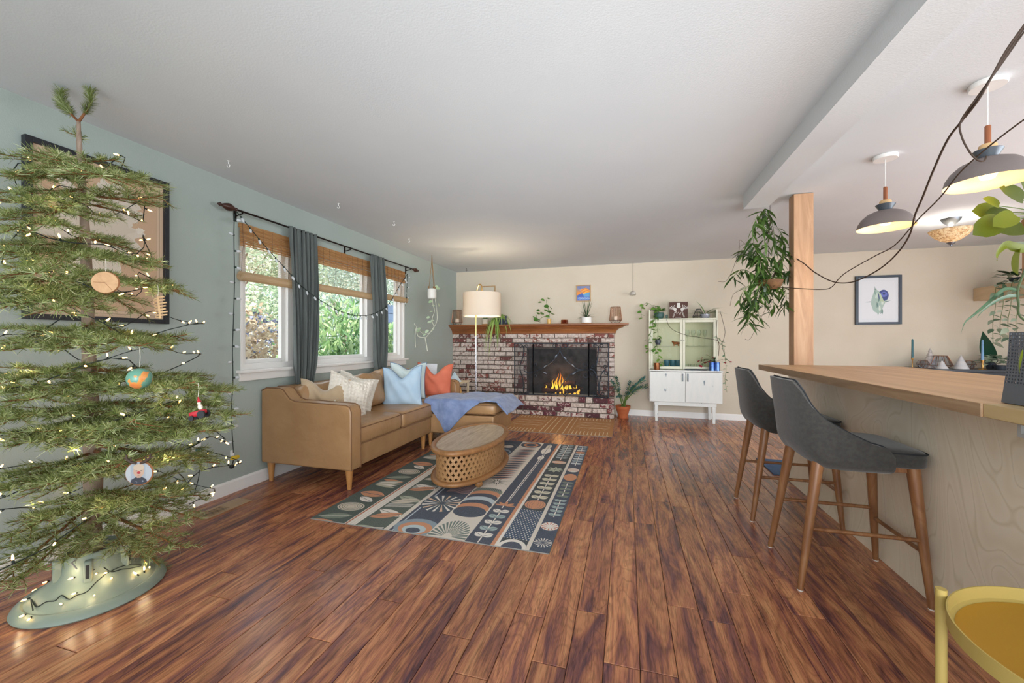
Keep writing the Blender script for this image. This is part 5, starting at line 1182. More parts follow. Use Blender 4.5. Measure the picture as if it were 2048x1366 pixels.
for r, z in ((.075, .003), (.078, .035), (.03, .14)): mb.tube([(1.02+r*math.cos(2*PI*k/24), 6.47+r*math.sin(2*PI*k/24), TZ+z) for k in range(24)], .0025, 4, close=True)
part('cage', mb, 'iron_dark', t)
t = thing('orchid_plant', 'broad-leaved orchid in a patterned silver bowl on top of the cabinet', 'potted plant', (1.10, 6.45, TZ)); pm('bowl_silver', '#b9bfc6', '#8f98a6', scale=40, rough=.3, metal=.5)
mb = MB(); mb.lathe([(.05, 0), (.06, .01), (.068, .06), (.062, .06), (.05, .012)], (1.10, 6.43, TZ), 20); part('bowl', mb, 'bowl_silver', t)
lo = leaf_mesh('leaf', .26, .05, 'leaf_green', .35, .15, k=8)
for a, e, s_ in ((3.0, .35, 1), (-.1, .5, .9), (2.6, .6, .8), (.3, .8, 1.0), (-.5, .3, 1.1), (3.4, .5, .7), (1.9, 1.6, .9), (-.9, .7, .8)): inst('leaf', lo, t, aim((1.10, 6.43, TZ+.055), (math.cos(a), math.sin(a)*.3-.1, e), 0, s_))
# cactus in bloom
t = thing('christmas_cactus', 'red-flowering cactus in a blue metallic pot on the cabinet ledge', 'potted plant', (1.19, yf+.06, z1+.018)); pm('pot_bluemetal', '#3f5fa0', '#6f93c8', scale=12, rough=.25, metal=.6)
for dx in (-.035, .035): mb = MB(); mb.lathe([(.036, 0), (.036, .12), (.032, .12)], (1.20+dx, yf+.06, z1+.018), 16); part('pot', mb, 'pot_bluemetal', t)
lc = leaf_mesh('segment', .045, .022, 'leaf_dark', .2); lf = leaf_mesh('flower', .04, .028, 'leaf_red', -.2)
for k in range(26):
    a = rl.uniform(0, 6.28); d = Vector((math.cos(a), math.sin(a)*.25-.2, rl.uniform(.2, .7))).normalized(); p = Vector((1.20, yf+.05, z1+.14))
    for q in range(rl.choice([3, 4, 5])): inst('segment', lc, t, aim(p, d)); p = p+d*.042; d = (d+Vector((0, 0, -.25))).normalized()
    if k % 2: [inst('flower', lf, t, aim(p, d+Vector((rl.uniform(-.5, .5), -.3, rl.uniform(-.6, .3))))) for _ in range(3)]
# thin creepers on the cabinet front
t = thing('creeper_vine', 'thin bare creeper looping across the glass doors and down the wall', 'vine', Cz(1437, 640))
for pts in ((Cz(1333, 638), Cz(1338, 652), Cz(1350, 662), Cz(1366, 668), Cz(1378, 672), Cz(1395, 674), Cz(1412, 677), Cz(1432, 680), Cz(1440, 688)), (Cz(1440, 622), Cz(1445, 640), Cz(1450, 662), Cz(1448, 676), Cz(1444, 690), Cz(1449, 710)), (Cz(1434, 640), Cz(1433, 670), Cz(1438, 690), Cz(1437, 712))):
    mb = MB(); mb.tube(catm(pts, 6), .003, 5); part('stem', mb, 'stem_brown', t)
lv = leaf_mesh('leaf', .05, .03, 'leaf_varieg', .2)
vine_plant(t, [Cz(1447, 690, 6.45), Cz(1452, 735, 6.45), Cz(1450, 760, 6.45), Cz(1454, 785, 6.45)], lv, .05, seed=8)
vine_plant(t, [Cz(1430, 672), Cz(1442, 682), Cz(1446, 695)], lv, .03, seed=9)
# zz plant
t = thing('zz_plant', 'glossy upright plant in a terracotta pot between fireplace and cabinet', 'potted plant', (-.06, 6.30, 0)); c = (-.06, 6.32, 0)
mb = MB(); mb.lathe([(.075, 0), (.085, .012), (.075, .015)], c, 24); part('saucer', mb, 'terracotta', t); pot(t, (c[0], c[1], .014), .065, .10, .18, 'terracotta', rim=.045)
lz = leaf_mesh('leaf', .062, .03, 'leaf_blue', .1, .15)
for tip in ((1229, 752, 6.1), (1221, 762, 6.05), (1290, 757, 6.25), (1296, 770, 6.3), (1262, 765, 6.25), (1272, 772, 6.1), (1236, 790, 6.0), (1256, 785, 6.15)):
    a = Vector((c[0]+rl.uniform(-.03, .03), c[1]+rl.uniform(-.03, .03), .18)); b_ = ony(*tip); md = a.lerp(b_, .5)+Vector((0, 0, .06)); path = catm([a, md, b_], 8); mb = MB(); mb.tube(path, [.008-.005*i/len(path) for i in range(len(path))], 6); part('stem', mb, 'stem_green', t)
    for i, (p, d) in enumerate(along(path[6:], .028, 0)):
        for sd in (-1, 1): s_ = d.cross(Vector((0, 1, 0))).normalized()*sd; inst('leaf', lz, t, aim(p, s_*.8+d*.8+Vector((0, -.25, 0)), rl.uniform(-.5, .5), rl.uniform(.8, 1.15)))
# hanging jar planter by the window
HP = Vector((-2.67, 5.16, 1.86)); t = thing('jar_planter', 'white jar planter hung on brown cords with a pale trailing plant', 'hanging planter', (HP.x, HP.y, HP.z-.1)); pm('jute', '#8f7350', rough=.9)
mb = MB(); mb.sup((HP.x, HP.y, HP.z-.01), (.062, .062, .075), .35, 1, 22, 12); part('jar', mb, 'pot_white', t)
for dx, dy in ((-.05, 0), (.05, 0), (0, .05)): mb = MB(); mb.tube([(HP.x+dx, HP.y+dy, HP.z+.05), (HP.x+dx*.8, HP.y+dy, HP.z+.12), (HP.x+dx*.15, HP.y, 2.28), (HP.x, HP.y, CZ-.01)], .004, 5); mb.tube([(HP.x+dx, HP.y+dy, HP.z+.06), (HP.x+dx, HP.y+dy, HP.z+.10)], .010, 8); part('cord', mb, 'jute', t)
lp_ = leaf_mesh('leaf', .055, .04, 'leaf_pale', .2, .1, heart=1); W_ = lambda px, py: ony(px, py, 5.14)
for k, pts in enumerate((((865, 590), (866, 608), (869, 622), (864, 640), (868, 655), (860, 665), (848, 668), (838, 660), (830, 650), (826, 640), (820, 628), (818, 612)), ((870, 595), (874, 625), (873, 645), (862, 662), (852, 675)), ((830, 650), (818, 648), (812, 650)), ((832, 655), (830, 672), (831, 695)), ((850, 674), (853, 690), (855, 702)), ((832, 655), (836, 672), (848, 675)), ((826, 640), (818, 636), (814, 646)))):
    P = [W_(*q) for q in pts]; mb = MB(); mb.tube(catm(P, 5), .0035 if k not in (2, 3, 4, 5) else .006, 5); part('vine', mb, 'stem_pale', t)
for px, py in ((865, 602), (878, 607), (871, 612), (866, 623), (860, 634), (864, 643), (869, 641), (857, 660), (862, 658), (842, 656), (838, 657), (846, 662), (820, 630), (824, 634), (840, 661), (852, 668), (880, 577), (877, 574)): inst('leaf', lp_, t, aim(W_(px, py)+Vector((0, -.01, 0)), (rl.uniform(-1, 1), -.5, rl.uniform(-.6, .2)), rl.uniform(-1.2, -.4), rl.uniform(.7, 1.2)))
# ================================================================== BAR
m, nt, b, out = nodes_of('birch_ply'); v, _ = coords(nt, 'Object', (.6, 1.0, .55)); n = N(nt, 'ShaderNodeTexNoise'); n.inputs['Scale'].default_value = 1.5; n.inputs['Detail'].default_value = 2; n.inputs['Distortion'].default_value = 1.2; nt.links.new(v, n.inputs[0])
ml = N(nt, 'ShaderNodeMath', operation='MULTIPLY'); ml.inputs[1].default_value = 34; nt.links.new(n.outputs[0], ml.inputs[0]); fr = N(nt, 'ShaderNodeMath', operation='PINGPONG'); fr.inputs[1].default_value = 1; nt.links.new(ml.outputs[0], fr.inputs[0])
r0 = ramp(nt, [(0, '#dfd1ba'), (.5, '#e3d6c0'), (.85, '#e5d9c4'), (1, '#d6c8ae')], fr.outputs[0]); nt.links.new(r0.outputs[0], b.inputs['Base Color']); b.inputs['Roughness'].default_value = .32
wood('butcher_block', [(.3, '#a5805c'), (.5, '#b8936c'), (.75, '#c8a57e')], (16, .8, 8), 1.2, rough=.42, dist=.6, bmp=.02)
wood('butcher_edge', [(.3, '#8a6d52'), (.5, '#9d8063'), (.75, '#ae9274')], (8, 1.4, 20), 1.5, rough=.5, dist=.8, bmp=.02); wood('block_yellow', [(.3, '#b39a6e'), (.6, '#c2a97c')], (16, .8, 8), 1.2, rough=.4, bmp=.02)
CT = .975; CX0, CX1, CYF = 1.078, 2.05, 3.845
bar = thing('bar_island', 'long breakfast bar with birch plywood side and butcher block top', 'bar', (1.56, 2.0, 0))
mb = MB(); mb.box(CX0+.0005, CX1, 1.625, CYF, CT-.043, CT); ctop = part('countertop', mb, 'butcher_block', bar, bevel=.002)
mb = MB(); mb.box(CX0+.001, CX1, -.25, 1.622, CT-.043, CT); part('countertop', mb, 'block_yellow', bar, bevel=.002, label='yellower near section of countertop')
mb = MB(); mb.box(CX0-.004, CX0, 1.625, CYF, CT-.043, CT-.001); part('edge_band', mb, 'butcher_edge', ctop, smooth=False)
for a, b_ in ((1.42, 3.88), (-.25, 1.416)): mb = MB(); mb.box(1.306, 1.324, a, b_, .001, CT-.044); part('plywood_panel', mb, 'birch_ply', bar, smooth=False, bevel=.001)
mb = MB(); mb.box(1.326, 1.34, -.25, 3.87, .001, CT-.044); mb.box(1.86, 1.88, -.25, 3.86, .001, CT-.044); mb.box(1.50, 1.86, 3.846, 3.86, .001, CT-.044); part('carcass', mb, 'birch_ply', bar, smooth=False)
pm('metal_grey', '#b3b3b1', rough=.4, metal=.3)
mb = MB(); ya, yb_, xa, xb, za = .5, 1.565, 1.12, 1.30, CT-.043-.046; mb.box(xa, xb, ya, yb_, za, za+.003); mb.box(xa, xb, yb_-.012, yb_, za+.003, CT-.044); mb.box(xb-.004, xb, ya, yb_-.012, za+.003, CT-.044); mb.box(xa, xa+.003, ya, yb_-.012, za+.003, za+.010)
tr_ = thing('cable_tray', 'shallow grey cable tray under the near end of the countertop', 'cable tray', (1.21, 1.0, za)); part('tray', mb, 'metal_grey', tr_, smooth=False)
mb = MB(); mb.tube(catm([(1.2, 1.5, za+.01), (1.16, 1.38, za+.018), (1.20, 1.2, za+.01), (1.15, 1.0, za+.015), (1.2, .8, za+.01)], 6), .004, 6); part('cable', mb, 'plastic_white', tr_); mb = MB(); mb.box(1.16, 1.22, 1.36, 1.45, za+.003, za+.03); part('adapter', mb, 'plastic_black', tr_, bevel=.004)
pm('mat_navy', '#3f5573', '#4b6280', scale=50, rough=.95)
mb = MB(); mb.box(1.245, 1.335, 3.99, 4.55, .001, .010); mb.v = []; mb.f = []; mb.box(1.235, 2.0, 3.995, 4.5, .001, .010); solo('kitchen_mat', mb, 'mat_navy', 'slate blue kitchen mat just beyond the end of the bar', 'mat', bevel=.003)

# ================================================================== BAR STOOLS
pm('stool_fabric', '#343230', '#3e3c39', scale=60, rough=.95, sheen=.3, bmp=.1, bscale=400); pm('stool_seam', '#24272b', rough=.9)
wood('walnut', [(.3, '#6d4529'), (.5, '#865a38'), (.75, '#a0744c')], (12, 12, 2.2), 1.6, rough=.35, dist=1.2, bmp=.02); pm('foot_pad', '#d8d5d0', rough=.5)
prof_px = [(1588, 761), (1617, 801), (1642, 833), (1674, 855), (1707, 873), (1742, 891), (1768, 901), (1777, 912)]
PF = [(ony(px, py, 2.175).x-1.04, ony(px, py, 2.175).z) for px, py in prof_px]
def ftop(x):
    if x <= PF[0][0]: return .985
    for (a, p), (b_, q) in zip(PF, PF[1:]):
        if a <= x <= b_: return p+(q-p)*(x-a)/(b_-a)
    return PF[-1][1]
def make_stool(cx, cy, label):
    t = thing('bar_stool', label, 'bar stool', (cx, cy, 0), group='charcoal stools at the bar')
    def path(s_):  # s 0..1 : right arm front -> back -> left arm front
        a = abs(s_*2-1); sg = 1 if s_ > .5 else -1
        if a > .62: k = (a-.62)/.38; return (-.13+.235*k, sg*(.2+.008*k*(1-k)*4))
        th = (a/.62)*PI/2; return (-.235+.105*(1-math.cos(th)**.8 if math.cos(th) > 0 else 1), sg*.2*math.sin(th)**.85)
    def fn(u, v):
        x, y = path(u); a = abs(u*2-1)
        zt = float(np.interp(a, [0, .30, .40, .48, .56, .64, .75, .86, 1], [.985, .982, .935, .875, .828, .79, .745, .71, .688])); zb = .592+.045*max(0, 1-a/.6)
        end = max(0, (a-.93)/.07); zt = zt-(zt-zb)*.35*end*end
        z = zb+(zt-zb)*v; tuck = max(0, .18-v)/.18; h = max(0, z-.66)
        x2 = x*(1-.12*tuck**2)-.12*h*(1 if a < .5 else max(0, 1-(a-.5)/.3)); y2 = y*(1-.10*tuck**2)*(1-.16*h*(1 if a < .8 else 0))
        return (cx+x2, cy+y2, z)
    mb = MB(); mb.grid(fn, 72, 16); sh = part('backrest', mb, 'stool_fabric', t, angle=180, solid=.034, sub=0); sh.modifiers['solid'].offset = -.2
    bv = sh.modifiers.new('bevel', 'BEVEL'); bv.width = .012; bv.segments = 3; bv.limit_method = 'ANGLE'; bv.angle_limit = math.radians(50)
    q = MB(); q.tube([Vector(fn(i/72, 1))+Vector((0, 0, .002)) for i in range(73)], .004, 6); part('piping', q, 'stool_seam', sh)
    mb = MB(); mb.sup((0, 0, 0), (1, 1, 1), .3, .22, 48, 14); vs = []
    for x, y, z in mb.v: X = .035+.218*x; w = .168+.034*max(0, min(1, (x+.3)/1.0)); vs.append((cx+X, cy+w*y, .642+.047*z+(.010*(1-x*x)*(1-y*y) if z > 0 else 0)-(.006*max(0, x) if z > 0 else 0)))
    mb.v = vs; st_ = part('seat', mb, 'stool_fabric', t, angle=180)
    q = MB(); q.tube([(cx+.035+.2195*math.copysign(abs(math.cos(2*PI*i/60))**.22, math.cos(2*PI*i/60)), cy+(.168+.034*max(0, min(1, (math.copysign(abs(math.cos(2*PI*i/60))**.22, math.cos(2*PI*i/60))+.3))))*math.copysign(abs(math.sin(2*PI*i/60))**.22, math.sin(2*PI*i/60)), .668) for i in range(60)], .0035, 6, close=True); part('piping', q, 'stool_seam', st_)
    mb = MB(); mb.box(cx-.15, cx+.215, cy-.165, cy-.145, .575, .605); mb.box(cx-.15, cx+.215, cy+.145, cy+.165, .575, .605); mb.box(cx+.195, cx+.215, cy-.145, cy+.145, .575, .605); mb.box(cx-.15, cx-.13, cy-.145, cy+.145, .575, .605); part('seat_rail', mb, 'walnut', t, bevel=.004)
    L = {}
    for sx in (-1, 1):
        for sy in (-1, 1):
            top = Vector((cx+(-.165 if sx < 0 else .20), cy+sy*.163, .60)); bot = Vector((cx+(-.252 if sx < 0 else .243), cy+sy*.205, .004))
            P = [bot.lerp(top, i/6) for i in range(7)]; mb = MB(); mb.tube(P, [.0125+.0125*(i/6)**.9 for i in range(7)], 14); lg_ = part('leg', mb, 'walnut', t); L[sx, sy] = (bot, top)
            q = MB(); q.lathe([(.0125, 0), (.0128, .005)], (bot.x, bot.y, .0004), 12); part('foot_pad', q, 'foot_pad', lg_)
    def at_z(k, z): b_, tp = L[k]; return b_.lerp(tp, (z-b_.z)/(tp.z-b_.z))
    for a, b_, z in (((-1, -1), (1, -1), .288), ((-1, 1), (1, 1), .288), ((1, -1), (1, 1), .235)):
        mb = MB(); mb.tube([at_z(a, z), at_z(b_, z)], .0095, 10); part('stretcher', mb, 'walnut', t)
    return t
make_stool(1.035, 2.388, 'charcoal upholstered bar stool with walnut legs nearest the yellow tray table')
make_stool(1.035, 3.135, 'charcoal upholstered bar stool with walnut legs at the post end of the bar')

# ================================================================== LIGHTS OVER THE BAR
pm('pend_outer', '#736a68', rough=.45); pm('pend_inner', '#e0cda8', rough=.6); wood('pend_wood', [(.3, '#8a4f30'), (.7, '#a1633f')], (20, 20, 3), rough=.45); wood('pend_ring', [(.3, '#c9a271'), (.7, '#d8b585')], (8, 8, 20), rough=.5); pm('pend_collar', '#5d646c', rough=.35, metal=.3); pm('cord_white', '#e8e7e4', rough=.5)
def pendant(cx, cy, label):
    t = thing('pendant_lamp', label, 'pendant lamp', (cx, cy, 1.93), group='pendant lamps over the bar'); c = (cx, cy, 0)
    mb = MB(); mb.lathe([(.062, CZ-.024), (.065, CZ-.02), (.065, CZ-.001)], c, 32); part('canopy', mb, 'cord_white', t)
    mb = MB(); mb.tube([(cx, cy, CZ-.02), (cx, cy, 2.19)], .0028, 6); part('cord', mb, 'cord_white', t)
    mb = MB(); mb.lathe([(.011, 2.10), (.011, 2.20), (.008, 2.204)], c, 14); part('wooden_stem', mb, 'pend_wood', t)
    mb = MB(); mb.lathe([(.030, 2.082), (.032, 2.088), (.031, 2.108), (.027, 2.113)], c, 24); part('wooden_ring', mb, 'pend_ring', t)
    mb = MB(); mb.lathe([(.030, 2.045), (.052, 2.084), (.050, 2.086), (.028, 2.084)], c, 28); part('collar', mb, 'pend_collar', t)
    pr = [(.03, 2.046), (.06, 2.040), (.095, 2.024), (.125, 1.995), (.142, 1.965), (.151, 1.930)]
    mb = MB(); mb.lathe(pr, c, 48, cap=False); mb.lathe([(.0001, 2.047), (.03, 2.046)], c, 48, cap=False); sh = part('lamp_shade', mb, 'pend_outer', t, angle=180)
    mb = MB(); mb.lathe([(.0001, 2.041), (.03, 2.040)]+[(r-.003, z-.004 if i < 4 else z) for i, (r, z) in enumerate(pr[1:])]+[(.151, 1.930)], c, 48, cap=False); part('inner_lining', mb, 'pend_inner', sh, angle=180)
    mb = MB(); mb.lathe([(.014, 2.038), (.014, 2.02), (.020, 2.005), (.030, 1.985), (.032, 1.968), (.024, 1.95), (.0001, 1.943)], c, 20); part('bulb', mb, 'bulb_glow', t)
    lamp_light('pendant_light', (cx, cy, 1.915), 2.4, (1, .70, .38), .03)
pendant(1.66, 2.47, 'grey dome pendant lamp over the near part of the bar')
pendant(1.66, 3.26, 'grey dome pendant lamp nearest the wooden post')
m, nt, b, out = nodes_of('mosaic_glass'); v, _ = coords(nt, 'Object'); vo = nt.nodes.new('ShaderNodeTexVoronoi'); vo.inputs['Scale'].default_value = 75; nt.links.new(v, vo.inputs[0])
sp = nt.nodes.new('ShaderNodeSeparateColor'); nt.links.new(vo.outputs['Color'], sp.inputs[0]); r0 = ramp(nt, [(0, '#a3876a'), (.35, '#d6bf9c'), (.7, '#ebddc2'), (1, '#f6eeda')], sp.outputs[0]); nt.links.new(r0.outputs[0], b.inputs['Base Color']); b.inputs['Roughness'].default_value = .25
tl = nt.nodes.new('ShaderNodeBsdfTranslucent'); nt.links.new(r0.outputs[0], tl.inputs[0]); ms = nt.nodes.new('ShaderNodeMixShader'); ms.inputs[0].default_value = .6; nt.links.new(b.outputs[0], ms.inputs[1]); nt.links.new(tl.outputs[0], ms.inputs[2]); nt.links.new(ms.outputs[0], out.inputs[0])
gl_ = thing('ceiling_lamp', 'mosaic glass bowl ceiling lamp on a pewter stem beyond the pendants', 'ceiling lamp', (3.14, 5.1, 2.15)); c = (3.14, 5.1, 0); pm('pewter', '#7d838a', rough=.35, metal=.8)
mb = MB(); mb.lathe([(.012, 2.33), (.03, 2.345), (.06, 2.375), (.075, 2.400), (.078, CZ-.001)], c, 28); part('canopy', mb, 'pewter', gl_); mb = MB(); mb.tube([(3.14, 5.1, 2.16), (3.14, 5.1, 2.34)], .006, 8); part('stem', mb, 'pewter', gl_)
mb = MB(); mb.lathe([(.02, 2.168), (.07, 2.190), (.12, 2.228), (.155, 2.275), (.165, 2.296), (.161, 2.296), (.150, 2.275), (.115, 2.232), (.068, 2.196), (.02, 2.174)], c, 48, cap=False); part('glass_bowl', mb, 'mosaic_glass', gl_, angle=180)
mb = MB(); mb.lathe([(.0001, 2.13), (.008, 2.135), (.010, 2.145), (.03, 2.160), (.034, 2.170), (.02, 2.172)], c, 18); part('finial', mb, 'pewter', gl_)
lamp_light('ceiling_lamp_light', (3.14, 5.1, 2.25), 9, (1, .93, .82), .03)

# ================================================================== BACK WALL RIGHT
cv = CV(360, 440, '#d5d8dc'); cv.rect(28, 28, 332, 412, '#cfd2d8'); cv.rect(30, 30, 330, 410, '#d8dade')
cv.poly([(160, 95), (170, 120), (185, 130), (235, 170), (270, 215), (245, 245), (215, 310), (180, 370), (168, 345), (155, 340), (140, 330), (115, 255), (120, 215), (130, 180), (145, 130)], '#9fb5ab')
for a in range(16): cv.leaf(150+(a*23) % 70, 120+(a*31) % 190, 1.4+.1*((a*7) % 5), 60, 14, ['#7f9a90', '#b9cbbf', '#62807a', '#cad5c8'][a % 4])
cv.ell(228, 175, 46, 56, '#2f3d7c'); cv.ell(232, 165, 30, 26, '#5a66b4'); cv.ell(232, 160, 12, 10, '#26306a'); cv.poly([(185, 140), (200, 150), (235, 240), (200, 235)], '#aebf9e')
cv.poly([(60, 240), (115, 232), (120, 240)], '#6f8a84'); cv.poly([(240, 235), (292, 228), (250, 244)], '#5c7a76'); cv.poly([(150, 80), (158, 120), (150, 122)], '#4e6a64')
print_mat('berry_print', cv, .5); pm('frame_slate', '#2f3946', rough=.4)
t = thing('botanical_print', 'dark-framed print of a blue berry in pale green husks on the beige wall', 'framed picture', (3.29, BY, 1.4)); frame(t, 'y', 3.028, 3.545, 1.402, 2.068, BY-.001, .032, .03, 'frame_slate', 'berry_print')
# console with winter decorations
pm('console_dark', '#33373d', '#3b4047', scale=8, rough=.4)
KZ = .832; cs = thing('console_table', 'long dark console against the beige wall behind the bar', 'console', (4.3, 6.37, 0))
mb = MB(); mb.box(3.35, 5.25, 6.14, BY-.015, KZ-.03, KZ); part('top', mb, 'console_dark', cs, bevel=.003); mb = MB(); mb.box(3.40, 5.2, 6.18, BY-.02, .10, KZ-.03); part('body', mb, 'console_dark', cs, bevel=.003)
for x in (3.42, 5.13):
    for y in (6.19, 6.54): mb = MB(); mb.box(x, x+.045, y, y+.045, .0, .10); part('leg', mb, 'console_dark', cs)
pm('silver_tree', '#a8a4a6', '#d5d0cc', scale=30, rough=.35, metal=.35); pm('ceramic_stripe', '#cfcbc6', '#b1b5be', scale=6, stretch=(.2, .2, 14), rough=.3)
def KX(px, y=6.30): return ony(px, 735, y).x
t = thing('taper_candle', 'teal taper candle in a slim brass holder at the near end of the console', 'candle', (KX(1825), 6.30, KZ)); x = KX(1825); mb = MB(); mb.lathe([(.03, 0), (.028, .006), (.005, .012), (.005, .10), (.013, .115), (.013, .13)], (x, 6.30, KZ), 16); part('holder', mb, 'brass', t); mb = MB(); mb.lathe([(.012, .115), (.010, .36), (.004, .37)], (x, 6.30, KZ), 12); part('candle', mb, 'candle_teal', t)
t = thing('taper_candle', 'pale blue taper candle in a gold holder before the large leaf', 'candle', (KX(1965), 6.22, KZ)); x = ony(1965, 735, 6.22).x; mb = MB(); mb.lathe([(.04, 0), (.036, .006), (.008, .014), (.012, .04), (.006, .07), (.016, .10), (.016, .115)], (x, 6.22, KZ), 16); part('holder', mb, 'brass', t); mb = MB(); mb.lathe([(.014, .105), (.009, .35), (.003, .36)], (x, 6.22, KZ), 12); part('candle', mb, 'candle_blue', t)
def poly_globe(label, px, r, y, gm):
    x = ony(px, 735, y).x; t = thing('glass_terrarium', label, 'candle holder', (x, y, KZ)); P = []
    for k in range(6): a = 2*PI*k/6; P.append((k, a))
    rg = lambda rr_, z, o=0: [(x+rr_*math.cos(a+o), y+rr_*math.sin(a+o), KZ+z) for _, a in P]
    A, B_, C_ = rg(r*.55, .002), rg(r, r*.8, .3), rg(r*.6, r*1.5, .6); mb = MB()
    for ring in (A, B_, C_): mb.tube(ring, .002, 5, close=True)
    for k in range(6): mb.tube([A[k], B_[k], C_[k]], .002, 5)
    part('wire_frame', mb, 'copper', t); mb = MB(); vs = A+B_+C_; mb.add(vs, [(i, (i+1) % 6, 6+(i+1) % 6, 6+i) for i in range(6)]+[(6+i, 6+(i+1) % 6, 12+(i+1) % 6, 12+i) for i in range(6)]); part('glass', mb, gm, t, smooth=False); return t
poly_globe('faceted glass candle globe between the teal candle and the silver tree', 1846, .065, 6.30, 'glass_smoke'); poly_globe('faceted glass candle globe between the ceramic tree and the gold holder', 1938, .065, 6.33, 'glass_smoke')
x = KX(1888); facet_lantern('wide tapered glass lantern in the middle of the console', (x, 6.36, KZ), .155, .065, .115, 10, foot=.035, gm='glass_smoke', name='glass_lantern')
def cone_tree(name, label, px, y, h, r, mat_, tiers):
    x = ony(px, 735, y).x; mb = MB(); pr = []
    for k in range(tiers): z0 = h*k/tiers; z1 = h*(k+1)/tiers; pr += [(r*(1-k/tiers)**.9+.003, z0+.001), (max(.004, r*(1-(k+1)/tiers)*1.02), z1-.004)]
    pr.append((.0001, h)); mb.lathe(pr, (x, y, KZ), 9 if tiers > 3 else 20); solo(name, mb, mat_, label, 'ornament', smooth=tiers < 4 or True, group='little cone trees on the console')
cone_tree('silver_tree', 'tallest silver tiered tree ornament on the console', 1860, 6.42, .255, .075, 'silver_tree', 5); cone_tree('ceramic_tree', 'striped ceramic cone tree right of the glass lantern', 1922, 6.26, .17, .07, 'ceramic_stripe', 1); cone_tree('ceramic_tree', 'smallest striped ceramic cone tree in front of the glass lantern', 1884, 6.22, .105, .055, 'ceramic_stripe', 1)
# big leaf plant, variegated plant on console
lfig = leaf_mesh('leaf', .46, .15, 'leaf_fig', .06, .18, k=12); t = thing('broad_leaf_plant', 'single tall broad dark green leaf standing in a pot on the console', 'potted plant', (KX(1983, 6.45), 6.48, KZ)); x = ony(1983, 735, 6.45).x
pot(t, (x, 6.46, KZ), .04, .05, .08, 'pot_dark'); inst('leaf', lfig, t, T(x+.02, 6.44, KZ+.02) @ R(-PI/2-.28, 'Y') @ R(.5, 'X'))
lvr = leaf_mesh('leaf', .12, .055, 'leaf_varieg', .25, .15); x = ony(2002, 740, 6.30).x; t = thing('variegated_plant', 'mounded cream-edged leafy plant at the far end of the console', 'potted plant', (x, 6.30, KZ)); pot(t, (x, 6.30, KZ), .05, .06, .05, 'pot_dark')
for k in range(90): a = rl.uniform(0, 6.28); r = rl.uniform(.02, .17); p = Vector((x+r*math.cos(a)*1.15, 6.30+r*math.sin(a)*.8, KZ+.03+.15*math.sqrt(max(0, 1-(r/.19)**2))*rl.uniform(.3, 1))); inst('leaf', lvr, t, aim(p, (math.cos(a), math.sin(a)-.3, rl.uniform(-.1, .5)), rl.uniform(-.5, .5), rl.uniform(.6, 1.0)))
# chunky shelf on the right with trailing variegated plant
wood('shelf_wood', [(.3, '#c4a886'), (.6, '#d4bb98')], (8, 1.2, 8), 1.5, rough=.5, dist=.8)
SX = 4.31; zs0, zs1 = 1.692, 1.855; sh = thing('chunky_shelf', 'thick pale wooden shelf high at the right end of the beige wall', 'shelf', (4.5, 6.0, zs0)); mb = MB(); mb.box(SX, SX+.30, 5.45, BY-.001, zs0, zs1); part('shelf_board', mb, 'shelf_wood', sh, bevel=.003)
pu = onx(2046, 445, SX); mb = MB(); mb.box(SX+.005, SX+.06, pu.y-.05, pu.y+.02, zs1, 2.30); part('upright', mb, 'post_wood', sh, bevel=.002)
t = thing('trailing_variegated_plant', 'cream and green leaves mounded on the shelf and trailing below it', 'potted plant', (4.45, 6.2, zs1)); pot(t, (4.45, 6.2, zs1), .06, .08, .07, 'pot_dark')
lv2 = leaf_mesh('leaf', .14, .07, 'leaf_varieg', .25, .15)
for k in range(34): a = rl.uniform(0, 6.28); inst('leaf', lv2 if k % 3 else leaf_mesh('leaf', .14, .07, 'leaf_dark', .2, .1), t, aim((4.45+.08*math.cos(a), 6.2+.1*math.sin(a), zs1+.07+rl.uniform(0, .08)), (math.cos(a), math.sin(a), rl.uniform(-.2, .6)), 0, rl.uniform(.7, 1.1)))
for q in range(4):
    y = 5.95+q*.1; pts = [Vector((4.42, y+.1, zs1+.05)), Vector((SX-.03, y, zs1-.02)), Vector((SX-.05, y-.02, 1.6)), Vector((SX-.04, y+.03, 1.42)), Vector((SX-.06, y, 1.25-.04*q))]
    vine_plant(t, pts, lv2, .055, s=(.5, .85), seed=30+q)

